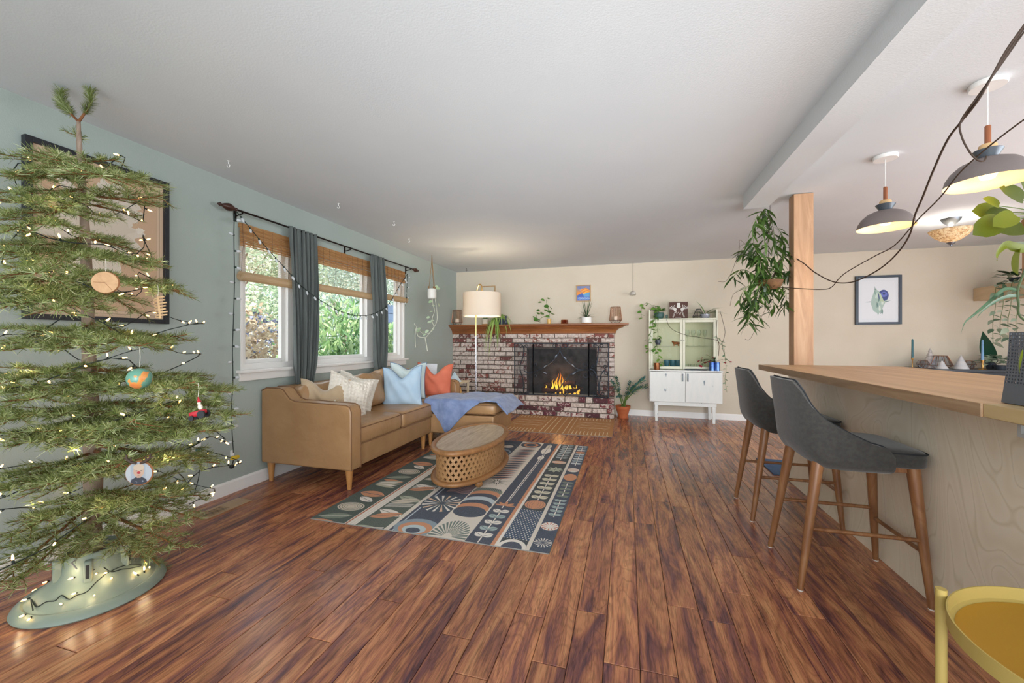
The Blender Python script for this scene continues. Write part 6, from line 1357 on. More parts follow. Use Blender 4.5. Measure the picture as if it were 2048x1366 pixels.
# ================================================================== BAR-TOP PLANTER WITH STRAP LEAVES
def at(px, py, t): r = ray(px, py); return Vector((r[0]*t, r[1]*t, HC+r[2]*t))
pm('stem_olive', '#3d4a2a', rough=.6)
pm('planter_grey', '#62666d', rough=.45, metal=.2)
pc = onz(2013, 806, CT); bx0, by1 = pc.x, pc.y; bw, bd, bh = .16, .20, .222
pt = thing('perforated_planter', 'dark grey box planter with a cut-out flower pattern on the near end of the bar', 'planter', (bx0+bw/2, by1-bd/2, CT))
def perforated(P, nu, nv, hole_rows):
    """panel of unit cells, each with four leaf-shaped cuts where v > threshold; P(u,v)->point"""
    mb = MB()
    for i in range(nu):
        for j in range(nv):
            if j < hole_rows: mb.add([P(i/nu, j/nv), P((i+1)/nu, j/nv), P((i+1)/nu, (j+1)/nv), P(i/nu, (j+1)/nv)], [(0, 1, 2, 3)]); continue
            c = [(0, 0), (1, 0), (1, 1), (0, 1)]; Q = lambda a, b_: P((i+a)/nu, (j+b_)/nv)
            # diagonal slots: leave the outer corners, edge mids and centre
            e = [(.5, 0), (1, .5), (.5, 1), (0, .5)]; g1, g2 = .16, .10
            for k in range(4):
                cx_, cy_ = c[k]; sx_ = 1 if cx_ == 0 else -1; sy_2 = 1 if cy_ == 0 else -1
                # slot (diamond) from near corner to near centre
                a_ = (cx_+sx_*.10, cy_+sy_2*.10); b2 = (cx_+sx_*.42, cy_+sy_2*.42); m1 = (cx_+sx_*.38, cy_+sy_2*.14); m2 = (cx_+sx_*.14, cy_+sy_2*.38)
                hx_ = (cx_+sx_*.5, cy_); hy_ = (cx_, cy_+sy_2*.5); ce = (.5, .5); co = (cx_, cy_)
                fs_l = [(co, hx_, m1, a_), (co, a_, m2, hy_), (hx_, ce, b2, m1), (hy_, m2, b2, ce)]
                for f_ in fs_l: mb.add([Q(*p) for p in f_], [(0, 1, 2, 3)])
    return mb
flx = lambda v: -.006*(1-v)*4*v+.0
mb = perforated(lambda u, v: (bx0+.012*(1-v)**2*-1+.008*v, by1-bd*u, CT+.002+bh*v), 10, 11, 3); mb.v = mb.v
part('front_panel', mb, 'planter_grey', pt, smooth=False, solid=.003)
mb = perforated(lambda u, v: (bx0+.008*v-.012*(1-v)**2+bw*u, by1, CT+.002+bh*v), 8, 11, 3); part('end_panel', mb, 'planter_grey', pt, smooth=False, solid=.003)
mb = MB(); mb.box(bx0+bw, bx0+bw+.003, by1-bd, by1, CT+.001, CT+bh); mb.box(bx0, bx0+bw, by1-bd-.003, by1-bd, CT+.001, CT+bh); mb.box(bx0-.008, bx0+bw, by1-bd, by1, CT+.001, CT+.004); part('shell', mb, 'planter_grey', pt, smooth=False)
mb = MB(); mb.box(bx0+.03, bx0+bw-.02, by1-bd+.02, by1-.02, CT+.005, CT+bh-.03); part('inner_pot', mb, 'plastic_black', pt, bevel=.006)
mb = MB(); hb = at(2022, 683, 1.262); mb.M = T(*hb) @ R(PI/2, 'Y'); mb.lathe([(.0001, 0), (.006, 0), (.006, .002)], (0, 0, 0), 14); mb.M = None; part('keyhole', mb, 'plastic_black', pt)
t = thing('strap_leaf_plant', 'plant with long narrow arching leaves rising from the dark planter', 'potted plant', (bx0+.09, by1-.1, CT+bh-.03)); R0 = Vector((bx0+.09, by1-.10, CT+bh-.03))
s1 = at(2048, 640, 1.25); s2 = at(2035, 592, 1.25); s3 = at(2036, 578, 1.25)
mb = MB(); mb.tube(catm([R0, s1, at(2037, 605, 1.25), s3, at(2048, 545, 1.25), at(2062, 500, 1.25)], 6), .003, 6); part('stem', mb, 'stem_olive', t)
def strip(name, parent, pts, W, mat_, side=(0, 0, 1), pw=1.6, st=.5):
    P = catm(pts, 6); n = len(P); side = Vector(side); vs = []
    for i, p in enumerate(P):
        q = i/(n-1); w = W/2*(math.sin(PI*min(1, max(.02, q**st))) if 0 < i < n-1 else .05); d = (P[min(i+1, n-1)]-P[max(i-1, 0)]).normalized(); s_ = (side-d*side.dot(d)).normalized(); nrm = d.cross(s_)
        vs += [p+s_*w, p+nrm*w*.3, p-s_*w]
    mb = MB(); mb.add(vs, [(3*i, 3*i+3, 3*i+4, 3*i+1) for i in range(n-1)]+[(3*i+1, 3*i+4, 3*i+5, 3*i+2) for i in range(n-1)]); return part(name, mb, mat_, parent, angle=180)
strip('leaf', t, [at(2036, 580, 1.25), at(2010, 578, 1.26), at(1985, 598, 1.27), at(1950, 628, 1.28), at(1930, 645, 1.29), at(1922, 668, 1.29)], .0105, 'leaf_dark')
strip('leaf', t, [at(2036, 592, 1.25), at(2018, 592, 1.24), at(1990, 603, 1.23), at(1965, 622, 1.22), at(1954, 636, 1.22)], .010, 'leaf_dark')
strip('leaf', t, [at(2046, 700, 1.15), at(2040, 730, 1.13), at(2040, 748, 1.12)], .022, 'leaf_lime')

# lime philodendron hanging at the right
CL = Vector(at(2110, 440, 2.0)); t = thing('lime_philodendron', 'lime and olive heart-leaved plant in a hanging basket past the near pendant', 'hanging plant', CL-Vector((0, 0, .1)))
mb = MB(); mb.lathe([(.05, 0), (.09, .02), (.105, .12), (.095, .12), (.08, .03)], (CL.x, CL.y, CL.z-.1), 20); part('basket', mb, 'jute', t); mb = MB(); mb.tube([CL+Vector((0, 0, .02)), (CL.x, CL.y, CZ)], .004, 6); part('cord', mb, 'jute', t)
lh = leaf_mesh('leaf', .15, .12, 'leaf_lime', .12, .18, k=10, heart=1)
for px, py, dx, dz, rr_, s_, tt_ in ((2030, 440, -1, .35, -1.1, .95, 2.05), (1998, 412, -.8, .5, -1.2, .55, 2.0), (2000, 440, -.9, -.5, -1.3, .9, 1.95), (2030, 430, -.6, -.3, -1.2, .7, 1.9), (2046, 400, -.7, .5, -1.3, .8, 1.95), (2048, 455, -.9, -.1, -1.1, .8, 2.0), (2052, 395, -.2, .9, -1.1, .9, 2.0), (1995, 425, -.9, .1, -1.4, .8, 2.1)):
    inst('leaf', lh, t, aim(at(px, py, tt_), (dx*CS, dx*SN+.0, dz), rr_, s_)); 
    mb = MB(); mb.tube(catm([at(px, py, tt_), at((px+2110)/2, (py+440)/2-6, 2.0), CL], 5), .0022, 5); part('stem', mb, 'stem_green', t)
for P_ in ([at(2060, 500, 2.1), at(2030, 494, 2.1), at(2012, 490, 2.1), at(1996, 506, 2.1), at(1994, 522, 2.1)], [at(2060, 495, 2.2), at(2040, 490, 2.2), at(2025, 486, 2.2)]): strip('leaf', t, P_, .05, 'leaf_lime')
inst('leaf', lh, t, aim(at(2040, 498, 2.1), (-.2, 0, -1), -1.2, .9))
# long woody vines from the right to the hoya
vn = thing('hanging_vine', 'long twisted bare brown vine swooping from the ceiling corner to the hanging plant', 'vine', at(2055, 40, 1.35))
def vseg(pts, r): mb = MB(); mb.tube(catm([at(*p) for p in pts], 7), r, 7); part('vine_stem', mb, 'stem_brown', vn)
HT_ = 3.45
vseg([(2075, 20, 1.35), (2048, 55, 1.38), (2005, 120, 1.42), (1960, 190, 1.48), (1925, 240, 1.55), (1895, 280, 1.65), (1865, 345, 1.8), (1845, 395, 1.95), (1830, 430, 2.1), (1820, 468, 2.3), (1800, 500, 2.45), (1770, 530, 2.6), (1735, 552, 2.75), (1700, 565, 2.9), (1665, 563, 3.05), (1630, 545, 3.2), (1605, 525, 3.3), (1580, 512, 3.4), (1562, 520, 3.42), (1545, 555, 3.44)], .0042)
vseg([(2078, 10, 1.34), (2050, 48, 1.37), (2010, 105, 1.41), (1962, 192, 1.47), (1930, 235, 1.54)], .0035)
vseg([(2070, 35, 1.36), (2040, 75, 1.39), (1998, 135, 1.43), (1950, 200, 1.49), (1921, 244, 1.55), (1924, 275, 1.56), (1940, 305, 1.57), (1955, 320, 1.57), (1968, 322, 1.57), (1973, 312, 1.57)], .003)
vseg([(2075, 222, 1.5), (2040, 245, 1.55), (2000, 275, 1.62), (1960, 308, 1.7), (1920, 345, 1.8), (1880, 395, 1.92), (1835, 440, 2.1), (1790, 490, 2.35), (1750, 512, 2.5), (1700, 540, 2.75), (1680, 555, 2.85), (1662, 575, 2.95), (1640, 579, 3.05), (1600, 577, 3.25), (1550, 574, 3.4)], .003)

# ================================================================== HANGING HOYA
hy = thing('hanging_hoya', 'dense narrow-leaved plant cascading from a basket beside the wooden post', 'hanging plant', at(1538, 575, HT_))
pm('basket_brown', '#5e3f26', '#71502f', scale=30, rough=.7)
hc = at(1540, 570, HT_); hk = Vector((hc.x, hc.y, CZ)); mb = MB(); mb.lathe([(.05, 0), (.085, .03), (.10, .08), (.092, .08), (.07, .02)], (hc.x, hc.y, hc.z-.04), 20); part('basket', mb, 'basket_brown', hy)
mb = MB(); [mb.tube([(hc.x+.095*math.cos(a), hc.y+.095*math.sin(a), hc.z+.04), (hc.x, hc.y, hc.z+.55), hk], .002, 5) for a in (0, 2.1, 4.2)]; part('hanger', mb, 'stem_brown', hy)
lho = leaf_mesh('leaf', .125, .026, 'leaf_hoya', .3, .15, k=6); rh = random.Random(9)
VP = [[(1535, 562), (1530, 500), (1528, 440), (1530, 415)], [(1535, 560), (1520, 520), (1505, 470), (1515, 430)], [(1540, 560), (1550, 500), (1545, 450), (1535, 425)], [(1545, 560), (1565, 520), (1568, 480), (1555, 455)], [(1530, 562), (1500, 545), (1480, 540), (1462, 560)], [(1530, 565), (1500, 570), (1485, 585), (1478, 610)], [(1540, 565), (1515, 590), (1500, 610), (1497, 640), (1495, 652)], [(1550, 565), (1545, 590), (1548, 610), (1545, 625)], [(1555, 562), (1570, 580), (1572, 600), (1568, 618)], [(1545, 560), (1575, 545), (1582, 540), (1592, 537)], [(1530, 560), (1510, 520), (1495, 500), (1485, 510)], [(1535, 568), (1520, 600), (1515, 620), (1520, 640)], [(1538, 565), (1532, 590), (1530, 612)], [(1532, 555), (1512, 500), (1500, 485)], [(1540, 555), (1560, 540), (1565, 520)], [(1535, 565), (1505, 585), (1490, 600), (1480, 625)]]
for k, pts in enumerate(VP):
    P = catm([at(px, py, HT_+rh.uniform(-.14, .14)) for px, py in pts], 8); mb = MB(); mb.tube(P, .0022, 5); part('vine', mb, 'stem_green', hy)
    for i, (p, d) in enumerate(along(P, .017, .0)):
        a = rh.uniform(0, 6.28); inst('leaf', lho, hy, aim(p, (math.cos(a), math.sin(a)*.7, rh.uniform(-1.3, .0)), rh.uniform(-.6, .6), rh.uniform(.6, 1.15)))
for pts in ([(1500, 500), (1480, 480), (1478, 500), (1465, 540), (1452, 562), (1436, 563)], [(1480, 580), (1466, 590), (1460, 612)], [(1540, 600), (1515, 650), (1500, 678), (1490, 678)]): mb = MB(); mb.tube(catm([at(px, py, HT_) for px, py in pts], 6), .0015, 4); part('tendril', mb, 'stem_brown', hy)

# ================================================================== YELLOW TRAY TABLE
pm('tray_paint', '#b9a35e', '#b39d58', scale=3, rough=.5); pm('tray_floor', '#b58628', '#b08224', scale=3, rough=.42)
tc = (1.0, 1.10); TR = .283; TZr = .52; ty = thing('tray_table', 'round mustard yellow metal tray table at the near right corner', 'tray table', (tc[0], tc[1], 0))
mb = MB(); mb.lathe([(.0001, TZr-.034), (TR-.012, TZr-.034), (TR-.004, TZr-.030), (TR-.002, TZr), (TR+.001, TZr), (TR+.001, TZr-.036), (TR-.01, TZr-.040), (.0001, TZr-.040)], (tc[0], tc[1], 0), 64, cap=False); part('tray', mb, 'tray_paint', ty, angle=35)
mb = MB(); mb.lathe([(.0001, TZr-.0335), (TR-.014, TZr-.0335)], (tc[0], tc[1], 0), 64, cap=False); part('tray_bottom', mb, 'tray_floor', ty, smooth=False)
la = onz(1882, 1180, TZr+.008); a0 = math.atan2(la.y-tc[1], la.x-tc[0])
for k in range(3):
    a = a0+k*2*PI/3; x, y = tc[0]+(TR+.014)*math.cos(a), tc[1]+(TR+.014)*math.sin(a); mb = MB(); mb.tube([(x, y, 0), (x, y, TZr+.012)], .0115, 14); lg_ = part('leg', mb, 'tray_paint', ty); q = MB(); q.tube([(x, y, TZr-.02), (tc[0]+TR*math.cos(a), tc[1]+TR*math.sin(a), TZr-.02)], .004, 6); part('screw', q, 'tray_paint', lg_)
mb = MB(); mb.tube([(tc[0]+(TR+.014)*math.cos(a0+2*PI*i/40), tc[1]+(TR+.014)*math.sin(a0+2*PI*i/40), .12) for i in range(40)], .006, 8, close=True); part('base_ring', mb, 'tray_paint', ty)
# ================================================================== FIR TREE
STc = (-2.40, 1.262); pm('stand_green', '#7f8c80', '#8a978a', scale=3, rough=.42); wood('fir_bark', [(.3, '#7d6a5a'), (.5, '#94806f'), (.75, '#a8978a')], (16, 16, 3), 1.5, rough=.85, bmp=.4)
ts = thing('tree_stand', 'broad oval sage green plastic tree stand on the floor', 'tree stand', (STc[0], STc[1], 0)); c = (STc[0], STc[1], .0005)
mb = MB(); mb.lathe([(.252, 0), (.256, .006), (.252, .014), (.235, .030), (.222, .036), (.214, .034), (.16, .072), (.125, .098), (.108, .125), (.10, .19), (.098, .212), (.091, .214), (.088, .20), (.086, .06), (.0001, .06)], c, 64, cap=False); part('basin', mb, 'stand_green', ts, angle=35)
pm('steel_bright', '#c9c9c6', rough=.3, metal=.8)
for k in range(4):
    a = .5+k*PI/2; ca, sa = math.cos(a), math.sin(a); mb = MB(); mb.tube([(c[0]+.035*ca, c[1]+.035*sa, .20), (c[0]+.125*ca, c[1]+.125*sa, .20), (c[0]+.125*ca+.0, c[1]+.125*sa, .20), (c[0]+.128*ca-.02*sa, c[1]+.128*sa+.02*ca, .17)], .0032, 6); part('eye_bolt', mb, 'steel_bright', ts)
for k in range(3):
    a = -1.9+k*1.25; ca, sa = math.cos(a), math.sin(a); mb = MB(); mb.M = T(c[0]+.112*ca, c[1]+.112*sa, .14) @ R(a, 'Z'); mb.box(-.012, .02, -.014, .014, -.04, .055); part('buttress', mb, 'stand_green', ts, bevel=.006)
    mb = MB(); mb.M = T(c[0]+.112*ca, c[1]+.112*sa, .14) @ R(a, 'Z'); mb.box(.0195, .0206, -.006, .006, -.02, .04); part('slot', mb, 'plastic_black', ts, smooth=False)
tree = thing('fir_tree', 'sparse green fir Christmas tree standing by the sage wall', 'tree', (STc[0], STc[1], .06))
tk = [(-2.405, 1.262, .062), (-2.42, 1.262, .25), (-2.415, 1.265, .45), (-2.43, 1.268, .70), (-2.447, 1.27, .95), (-2.46, 1.272, 1.15), (-2.475, 1.274, 1.40), (-2.49, 1.276, 1.62), (-2.505, 1.277, 1.80), (-2.53, 1.28, 2.0), (-2.548, 1.282, 2.12), (-2.555, 1.283, 2.235)]
def trunk_at(z):
    for a, b_ in zip(tk, tk[1:]):
        if a[2] <= z <= b_[2]: return Vector(a).lerp(Vector(b_), (z-a[2])/(b_[2]-a[2]))
    return Vector(tk[-1] if z > 1 else tk[0])
mb = MB(); rt = random.Random(12); mb.tube(catm(tk, 4), [(.040-.033*(i/44)**1.0)*(1+.05*math.sin(i*2.2)) for i in range(45)], 14); part('trunk', mb, 'fir_bark', tree, angle=180)
m, nt, b, out = nodes_of('fir_needle'); ge = nt.nodes.new('ShaderNodeNewGeometry'); r0 = ramp(nt, [(0, '#55662f'), (.4, '#78864a'), (.75, '#9ba56a'), (1, '#bcc297')], ge.outputs['Random Per Island']); nt.links.new(r0.outputs[0], b.inputs['Base Color']); b.inputs['Roughness'].default_value = .45
tl = nt.nodes.new('ShaderNodeBsdfTranslucent'); nt.links.new(r0.outputs[0], tl.inputs[0]); mx = nt.nodes.new('ShaderNodeMixShader'); mx.inputs[0].default_value = .25; nt.links.new(b.outputs[0], mx.inputs[1]); nt.links.new(tl.outputs[0], mx.inputs[2]); nt.links.new(mx.outputs[0], out.inputs[0])
pm('twig', '#8a5a35', '#6f4527', scale=20, rough=.8)
WX = LX+.03
def needles(vs, fs, path, rr, dens=520, nl=.031, up=.5, start=0.0):
    L = sum((b_-a).length for a, b_ in zip(path, path[1:])); n = int(L*dens)
    if n < 2: return
    seg = [0]; 
    for a, b_ in zip(path, path[1:]): seg.append(seg[-1]+(b_-a).length)
    j = 0
    for i in range(n):
        s_ = L*(start+(1-start)*(i+rr.random())/n)
        while j < len(seg)-2 and seg[j+1] < s_: j += 1
        a, b_ = path[j], path[j+1]; d = b_-a; l = d.length
        if l < 1e-6: continue
        p = a+d*((s_-seg[j])/l); d = d/l
        ax, ay, az = d
        # random side, biased to the horizontal and upwards
        rx, ry, rz = rr.gauss(0, 1), rr.gauss(0, 1), rr.gauss(0, .55)+up
        dot = rx*ax+ry*ay+rz*az; rx -= dot*ax; ry -= dot*ay; rz -= dot*az; q = math.sqrt(rx*rx+ry*ry+rz*rz)+1e-6
        f = rr.uniform(.45, .95); nx, ny, nz = rx/q+ax*f, ry/q+ay*f, rz/q+az*f; q = math.sqrt(nx*nx+ny*ny+nz*nz); k = nl*rr.uniform(.7, 1.15)/q
        nx *= k; ny *= k; nz *= k
        wx, wy, wz = ay*nz-az*ny, az*nx-ax*nz, ax*ny-ay*nx; q = math.sqrt(wx*wx+wy*wy+wz*wz)+1e-9; w = .0013/q; wx *= w; wy *= w; wz *= w
        x, y, z = p
        if x+nx < WX-.025: continue
        k0 = len(vs); vs.append((x-wx, y-wy, z-wz)); vs.append((x+wx, y+wy, z+wz)); vs.append((x+nx+wx*.4, y+ny+wy*.4, z+nz+wz*.4)); vs.append((x+nx-wx*.4, y+ny-wy*.4, z+nz-wz*.4)); fs.append((k0, k0+1, k0+2, k0+3))
def branch(p0, p1, rr, sag=.06, tw=1.0, dens=520):
    d = p1-p0; L = d.length; path = []
    for i in range(9):
        q = i/8; p = p0.lerp(p1, q)+Vector((0, 0, -sag*L*4*q*(1-q)+.03*L*math.sin(q*5+rr.random())*.3)); p.x = max(p.x, WX); path.append(p)
    mb = MB(); r0_ = .0035+.009*L; mb.tube(path, [r0_*(1-.8*i/8) for i in range(9)], 6); twigs = MB(); vs, fs = [], []
    needles(vs, fs, path, rr, dens*.9, start=.12)
    nt_ = max(3, int(L/.050*tw)); hor = Vector((-d.y, d.x, 0)).normalized() if abs(d.x)+abs(d.y) > 1e-4 else Vector((1, 0, 0))
    for i in range(nt_):
        q = .16+.80*(i+.5*rr.random())/nt_; k = q*8; a = path[int(k)].lerp(path[min(8, int(k)+1)], k-int(k)); sd = 1 if i % 2 else -1
        dd = (d.normalized()*rr.uniform(.6, .95)+hor*sd*rr.uniform(.6, .95)+Vector((0, 0, rr.uniform(-.16, .14)))).normalized(); l = L*(.42*(1-q)+.10)*rr.uniform(.75, 1.15); l = max(l, .05)
        e = a+dd*l+Vector((0, 0, rr.uniform(-.03, .01)))
        if e.x < WX: e.x = WX
        mid = a.lerp(e, .5)+Vector((0, 0, rr.uniform(-.012, .012))); tp_ = [a, mid, e]; twigs.tube(tp_, [.0022, .0017, .001], 4); needles(vs, fs, tp_, rr, dens)
        if l > .13:
            for sd2 in (-1, 1):
                m2 = a.lerp(e, rr.uniform(.35, .6)); h2 = Vector((-dd.y, dd.x, 0)).normalized(); e2 = m2+(dd*.75+h2*sd2*.7).normalized()*l*.42; e2.x = max(e2.x, WX); twigs.tube([m2, e2], [.0015, .0008], 4); needles(vs, fs, [m2, e2], rr, dens)
    br = part('branch', mb, 'twig', tree, angle=180); mm = MB(); mm.v = vs; mm.f = fs
    part('needles', mm, 'fir_needle', br, kind='stuff', smooth=False); part('twigs', twigs, 'twig', br, kind='stuff')
rt = random.Random(31)
TIPS = [(272, 148, 262, 1.28), (318, 88, 296, 1.15), (322, 236, 318, 1.30), (330, 205, 350, 1.0), (338, 55, 338, 1.0), (345, 8, 345, .95), (350, 282, 352, 1.35), (375, 30, 402, .9), (385, 330, 388, 1.35), (396, 5, 462, .85), (405, 285, 432, 1.5),
        (470, 8, 500, .9), (475, 300, 505, 1.45), (470, 70, 545, .85), (480, 245, 478, 1.55), (500, 322, 522, 1.3), (545, 366, 580, 1.3), (550, 4, 615, .85), (560, 110, 620, .9), (570, 290, 632, 1.5), (590, 45, 580, 1.0),
        (645, 374, 668, 1.35), (650, 5, 700, .85), (655, 345, 700, 1.5), (660, 65, 660, 1.0), (662, 260, 690, 1.0),
        (735, 462, 782, 1.35), (735, 0, 765, .85), (745, 390, 762, 1.2), (750, 60, 795, .85), (745, 300, 732, 1.5),
        (810, 470, 830, 1.3), (815, 410, 858, 1.15), (825, 60, 885, .9), (820, -30, 840, .8), (835, 335, 880, 1.1), (840, 270, 835, 1.0), (830, 300, 800, 1.5),
        (890, 440, 925, 1.4), (900, 360, 905, 1.2), (905, -10, 985, .85), (915, 95, 965, .9), (930, 255, 910, 1.0), (920, 330, 960, 1.5),
        (990, 400, 1035, 1.35), (980, 330, 985, 1.15), (990, -5, 1085, .9), (1005, -25, 1185, .85), (995, 70, 1045, .95), (1015, 372, 1095, 1.25), (1030, 15, 1175, .85), (1010, 300, 1120, 1.5),  (1020, 338, 1140, 1.5), (980, 420, 990, 1.5)]
for by_, tx, ty_, Y in TIPS:
    z = HC+(683-by_)/800*1.9; p0 = trunk_at(z); p1 = ony(tx, ty_, Y)
    if p1.x < WX+.02: k = (WX+.02)/p1.x; p1 = ony(tx, ty_, Y*k)
    lean = 1 if by_ < 1010 else 1.0
    branch(p0, p1, rt, sag=rt.uniform(-.02, .06) if ty_ < 1060 else .0, dens=560)
# forked leader
for pts in ([(-2.555, 1.283, 2.235), (-2.60, 1.27, 2.285), (-2.635, 1.26, 2.33), (-2.64, 1.26, 2.385)], [(-2.555, 1.283, 2.235), (-2.52, 1.29, 2.28), (-2.50, 1.30, 2.33), (-2.505, 1.30, 2.39)]):
    P = [Vector(p) for p in pts]; mb = MB(); mb.tube(catm(P, 4), [.006-.004*i/12 for i in range(13)], 6); br = part('branch', mb, 'twig', tree); vs, fs = [], []; needles(vs, fs, P, rt, 3400, nl=.036, up=.1, start=.25); mm = MB(); mm.v = [(x, y, min(z, CZ-.004)) for x, y, z in vs]; mm.f = fs; part('needles', mm, 'fir_needle', br, kind='stuff', smooth=False)
# ------------------------------------------------ warm string lights
pm('mini_bulb', '#fff0cf', emit='#ffc56e', es=10); pm('cord_black', '#15211f', rough=.6)
bm_ = MB(); bm_.lathe([(.003, 0), (.0036, .008), (.003, .015), (.001, .020), (0, .0205)], seg=6); MINI = mesh_of('bulb', bm_, mat='mini_bulb')
bm_ = MB(); bm_.lathe([(.003, -.012), (.0036, -.010), (.0036, .001)], seg=6); MSOC = mesh_of('socket', bm_, mat='cord_black')
tl_ = thing('tree_lights', 'warm white mini light string wound around the fir tree', 'string lights', (-2.4, 1.25, .1))
HX = []
turns = 9.2; n = 330
for i in range(n+1):
    q = i/n; z = 2.06-1.74*q; a = 2.2-2*PI*turns*q; r = (.12+.42*q**.75)*(1+.22*math.sin(2.3*a+1)+.12*math.sin(5.1*a)); c0 = trunk_at(z)
    p = Vector((c0.x+r*math.cos(a), c0.y+.9*r*math.sin(a), z+.04*math.sin(a*3.1)+.03*math.sin(a*5.3))); p.x = max(p.x, LX+.05); HX.append(p)
mb = MB(); mb.tube(HX, .0022, 4); part('cord', mb, 'cord_black', tl_, angle=180)
k = 0
for p, d in along(HX, .112, 0):
    v = Vector((rt.gauss(.2, .6), rt.gauss(-.3, .6), rt.gauss(.2, .6))).normalized(); M = T(*(p+v*.012)) @ point_dir(v); inst('bulb', MINI, tl_, M); inst('socket', MSOC, tl_, M); k += 1
# run of lights over the stand and floor
def stand_pt(px, py):
    best = None
    for i in range(60):
        z = .24*i/59; p = onz(px, py, z); r = math.hypot(p.x-STc[0], p.y-STc[1])
        prof = [(.252, .014), (.222, .036), (.16, .072), (.125, .098), (.108, .125), (.10, .19), (.098, .212)]; zz = 0
        for (ra, za), (rb_, zb_) in zip(prof, prof[1:]):
            if rb_ <= r <= ra: zz = za+(zb_-za)*(ra-r)/(ra-rb_)
        if r < .098: zz = .212
        e = abs(zz-z)
        if best is None or e < best[0]: best = (e, p)
    return best[1]+Vector((.002, -.004, .006))
sl = thing('stand_lights', 'loose end of the warm light string lying over the tree stand', 'string lights', stand_pt(150, 1160))
RUN = [(75, 1222), (95, 1205), (125, 1203), (140, 1200), (160, 1190), (185, 1165), (205, 1148), (225, 1142), (215, 1130), (200, 1135), (190, 1141), (160, 1142), (155, 1128), (130, 1122), (115, 1123)]
RUN = [(68, 1222), (64, 1200), (75, 1215), (95, 1205), (112, 1203), (125, 1192), (140, 1200), (155, 1192), (175, 1185), (195, 1165), (215, 1148), (225, 1143), (240, 1136), (262, 1130), (285, 1132), (262, 1138), (245, 1140), (225, 1145), (210, 1137), (200, 1130), (190, 1141), (165, 1142), (155, 1128), (140, 1122), (110, 1125), (90, 1128)]
RP = catm([stand_pt(*p) for p in RUN], 5); mb = MB(); mb.tube(RP, .0022, 5); part('cord', mb, 'cord_black', sl, angle=180)
SB = [(148, 1157), (195, 1148), (153, 1188), (125, 1210), (190, 1192), (215, 1147), (50, 1232), (62, 1238), (200, 1120), (145, 1110), (225, 1157), (275, 1150), (290, 1142), (75, 1180), (55, 1200), (95, 1165), (70, 1125), (35, 1128), (300, 1135), (268, 1120)]
for i, (px, py) in enumerate(SB):
    p = stand_pt(px, py); v = Vector((rt.gauss(.5, .5), rt.gauss(-.4, .4), rt.uniform(.1, .6))).normalized(); M = T(*p) @ point_dir(v); inst('bulb', MINI, sl, M); inst('socket', MSOC, sl, M)
    if i % 2 == 0: lamp_light('mini_light', p+Vector((.01, -.02, .03)), .09, (1, .78, .45), .004)
for px, py, Y in ((265, 430, 1.15), (100, 400, 1.0), (60, 560, .95), (290, 580, 1.2), (230, 700, 1.1), (60, 740, 1.0), (330, 790, 1.2), (150, 900, 1.0), (340, 920, 1.2), (60, 1010, 1.0), (310, 1040, 1.2), (200, 1000, 1.05)): lamp_light('mini_light', ony(px, py, Y), .28, (1, .78, .42), .006)
# loose cord from outlet
t = thing('plug_cord', 'dark cord dropping from the wall outlet to the tree lights', 'cord', onx(402, 925, LX+.02)); mb = MB(); mb.tube(catm([onx(400, 915, LX+.03), onx(398, 950, LX+.05), onx(392, 975, LX+.08), ony(385, 990, 2.0), ony(370, 960, 1.8), ony(350, 940, 1.6)], 6), .0028, 5); part('cable', mb, 'cord_black', t)
# ------------------------------------------------ ornaments
wood('slice_wood', [(.3, '#99734d'), (.6, '#b08b62')], (10, 10, 10), 1.5, rough=.6); pm('string_thin', '#cfcabb', rough=.8)
FACE = R(YAW, 'Z')  # ornaments hang facing the room
def hang(t, p, h=.10): mb = MB(); mb.tube([p, p+Vector((.004, 0, h*.5)), p+Vector((0, 0, h))], .0007, 4); part('string', mb, 'string_thin', t)
p = ony(211, 565, .98); t = thing('wood_slice_ornament', 'round slice of pale wood hanging in front of the tree trunk', 'ornament', p); mb = MB(); mb.M = T(*p) @ R(YAW+.25, 'Z') @ R(PI/2, 'X'); mb.lathe([(.037, -.004), (.038, .004)], (0, 0, 0), 30, sx=1.06); part('slice', mb, 'slice_wood', t); q = MB(); q.M = mb.M; q.lathe([(.038, -.004), (.0405, 0), (.038, .0042)], (0, 0, 0), 30, sx=1.06, cap=False); part('bark_edge', q, 'twig', t); q = MB(); q.M = mb.M; q.box(-.034, 0, -.0006, .0008, .0035, .0044); q.M = mb.M @ R(-.9, 'Z'); q.box(0, .034, -.0005, .0006, .0035, .0044); part('crack', q, 'twig', t, smooth=False); hang(t, p+Vector((0, 0, .036)), .05)
m, nt, b, out = nodes_of('globe_paint'); v, _ = coords(nt, 'Object'); n = N(nt, 'ShaderNodeTexNoise'); n.inputs['Scale'].default_value = 22; n.inputs['Detail'].default_value = 3; nt.links.new(v, n.inputs[0]); r0 = ramp(nt, [(.50, '#5d8f7c'), (.52, '#c98c45'), (.7, '#c9623c')], n.outputs[0]); nt.links.new(r0.outputs[0], b.inputs['Base Color']); b.inputs['Roughness'].default_value = .3
p = ony(279, 757, .99); t = thing('globe_ornament', 'small teal and orange globe ornament on a string', 'ornament', p-Vector((0, 0, .04))); mb = MB(); mb.sphere(p, .036, 24, 14); part('globe', mb, 'globe_paint', t, angle=180); hang(t, p+Vector((0, 0, .04)), .07)
pm('paint_red', '#a3222c', rough=.3); p = ony(398, 826, 1.08); t = thing('tractor_ornament', 'little red tractor ornament with a rider in a pointed red hat', 'ornament', p); Mt = T(*p) @ FACE @ R(-.25, 'Y')
def tp(name, fn, mat_, **k): mb = MB(); mb.M = Mt; fn(mb); part(name, mb, mat_, t, **k)
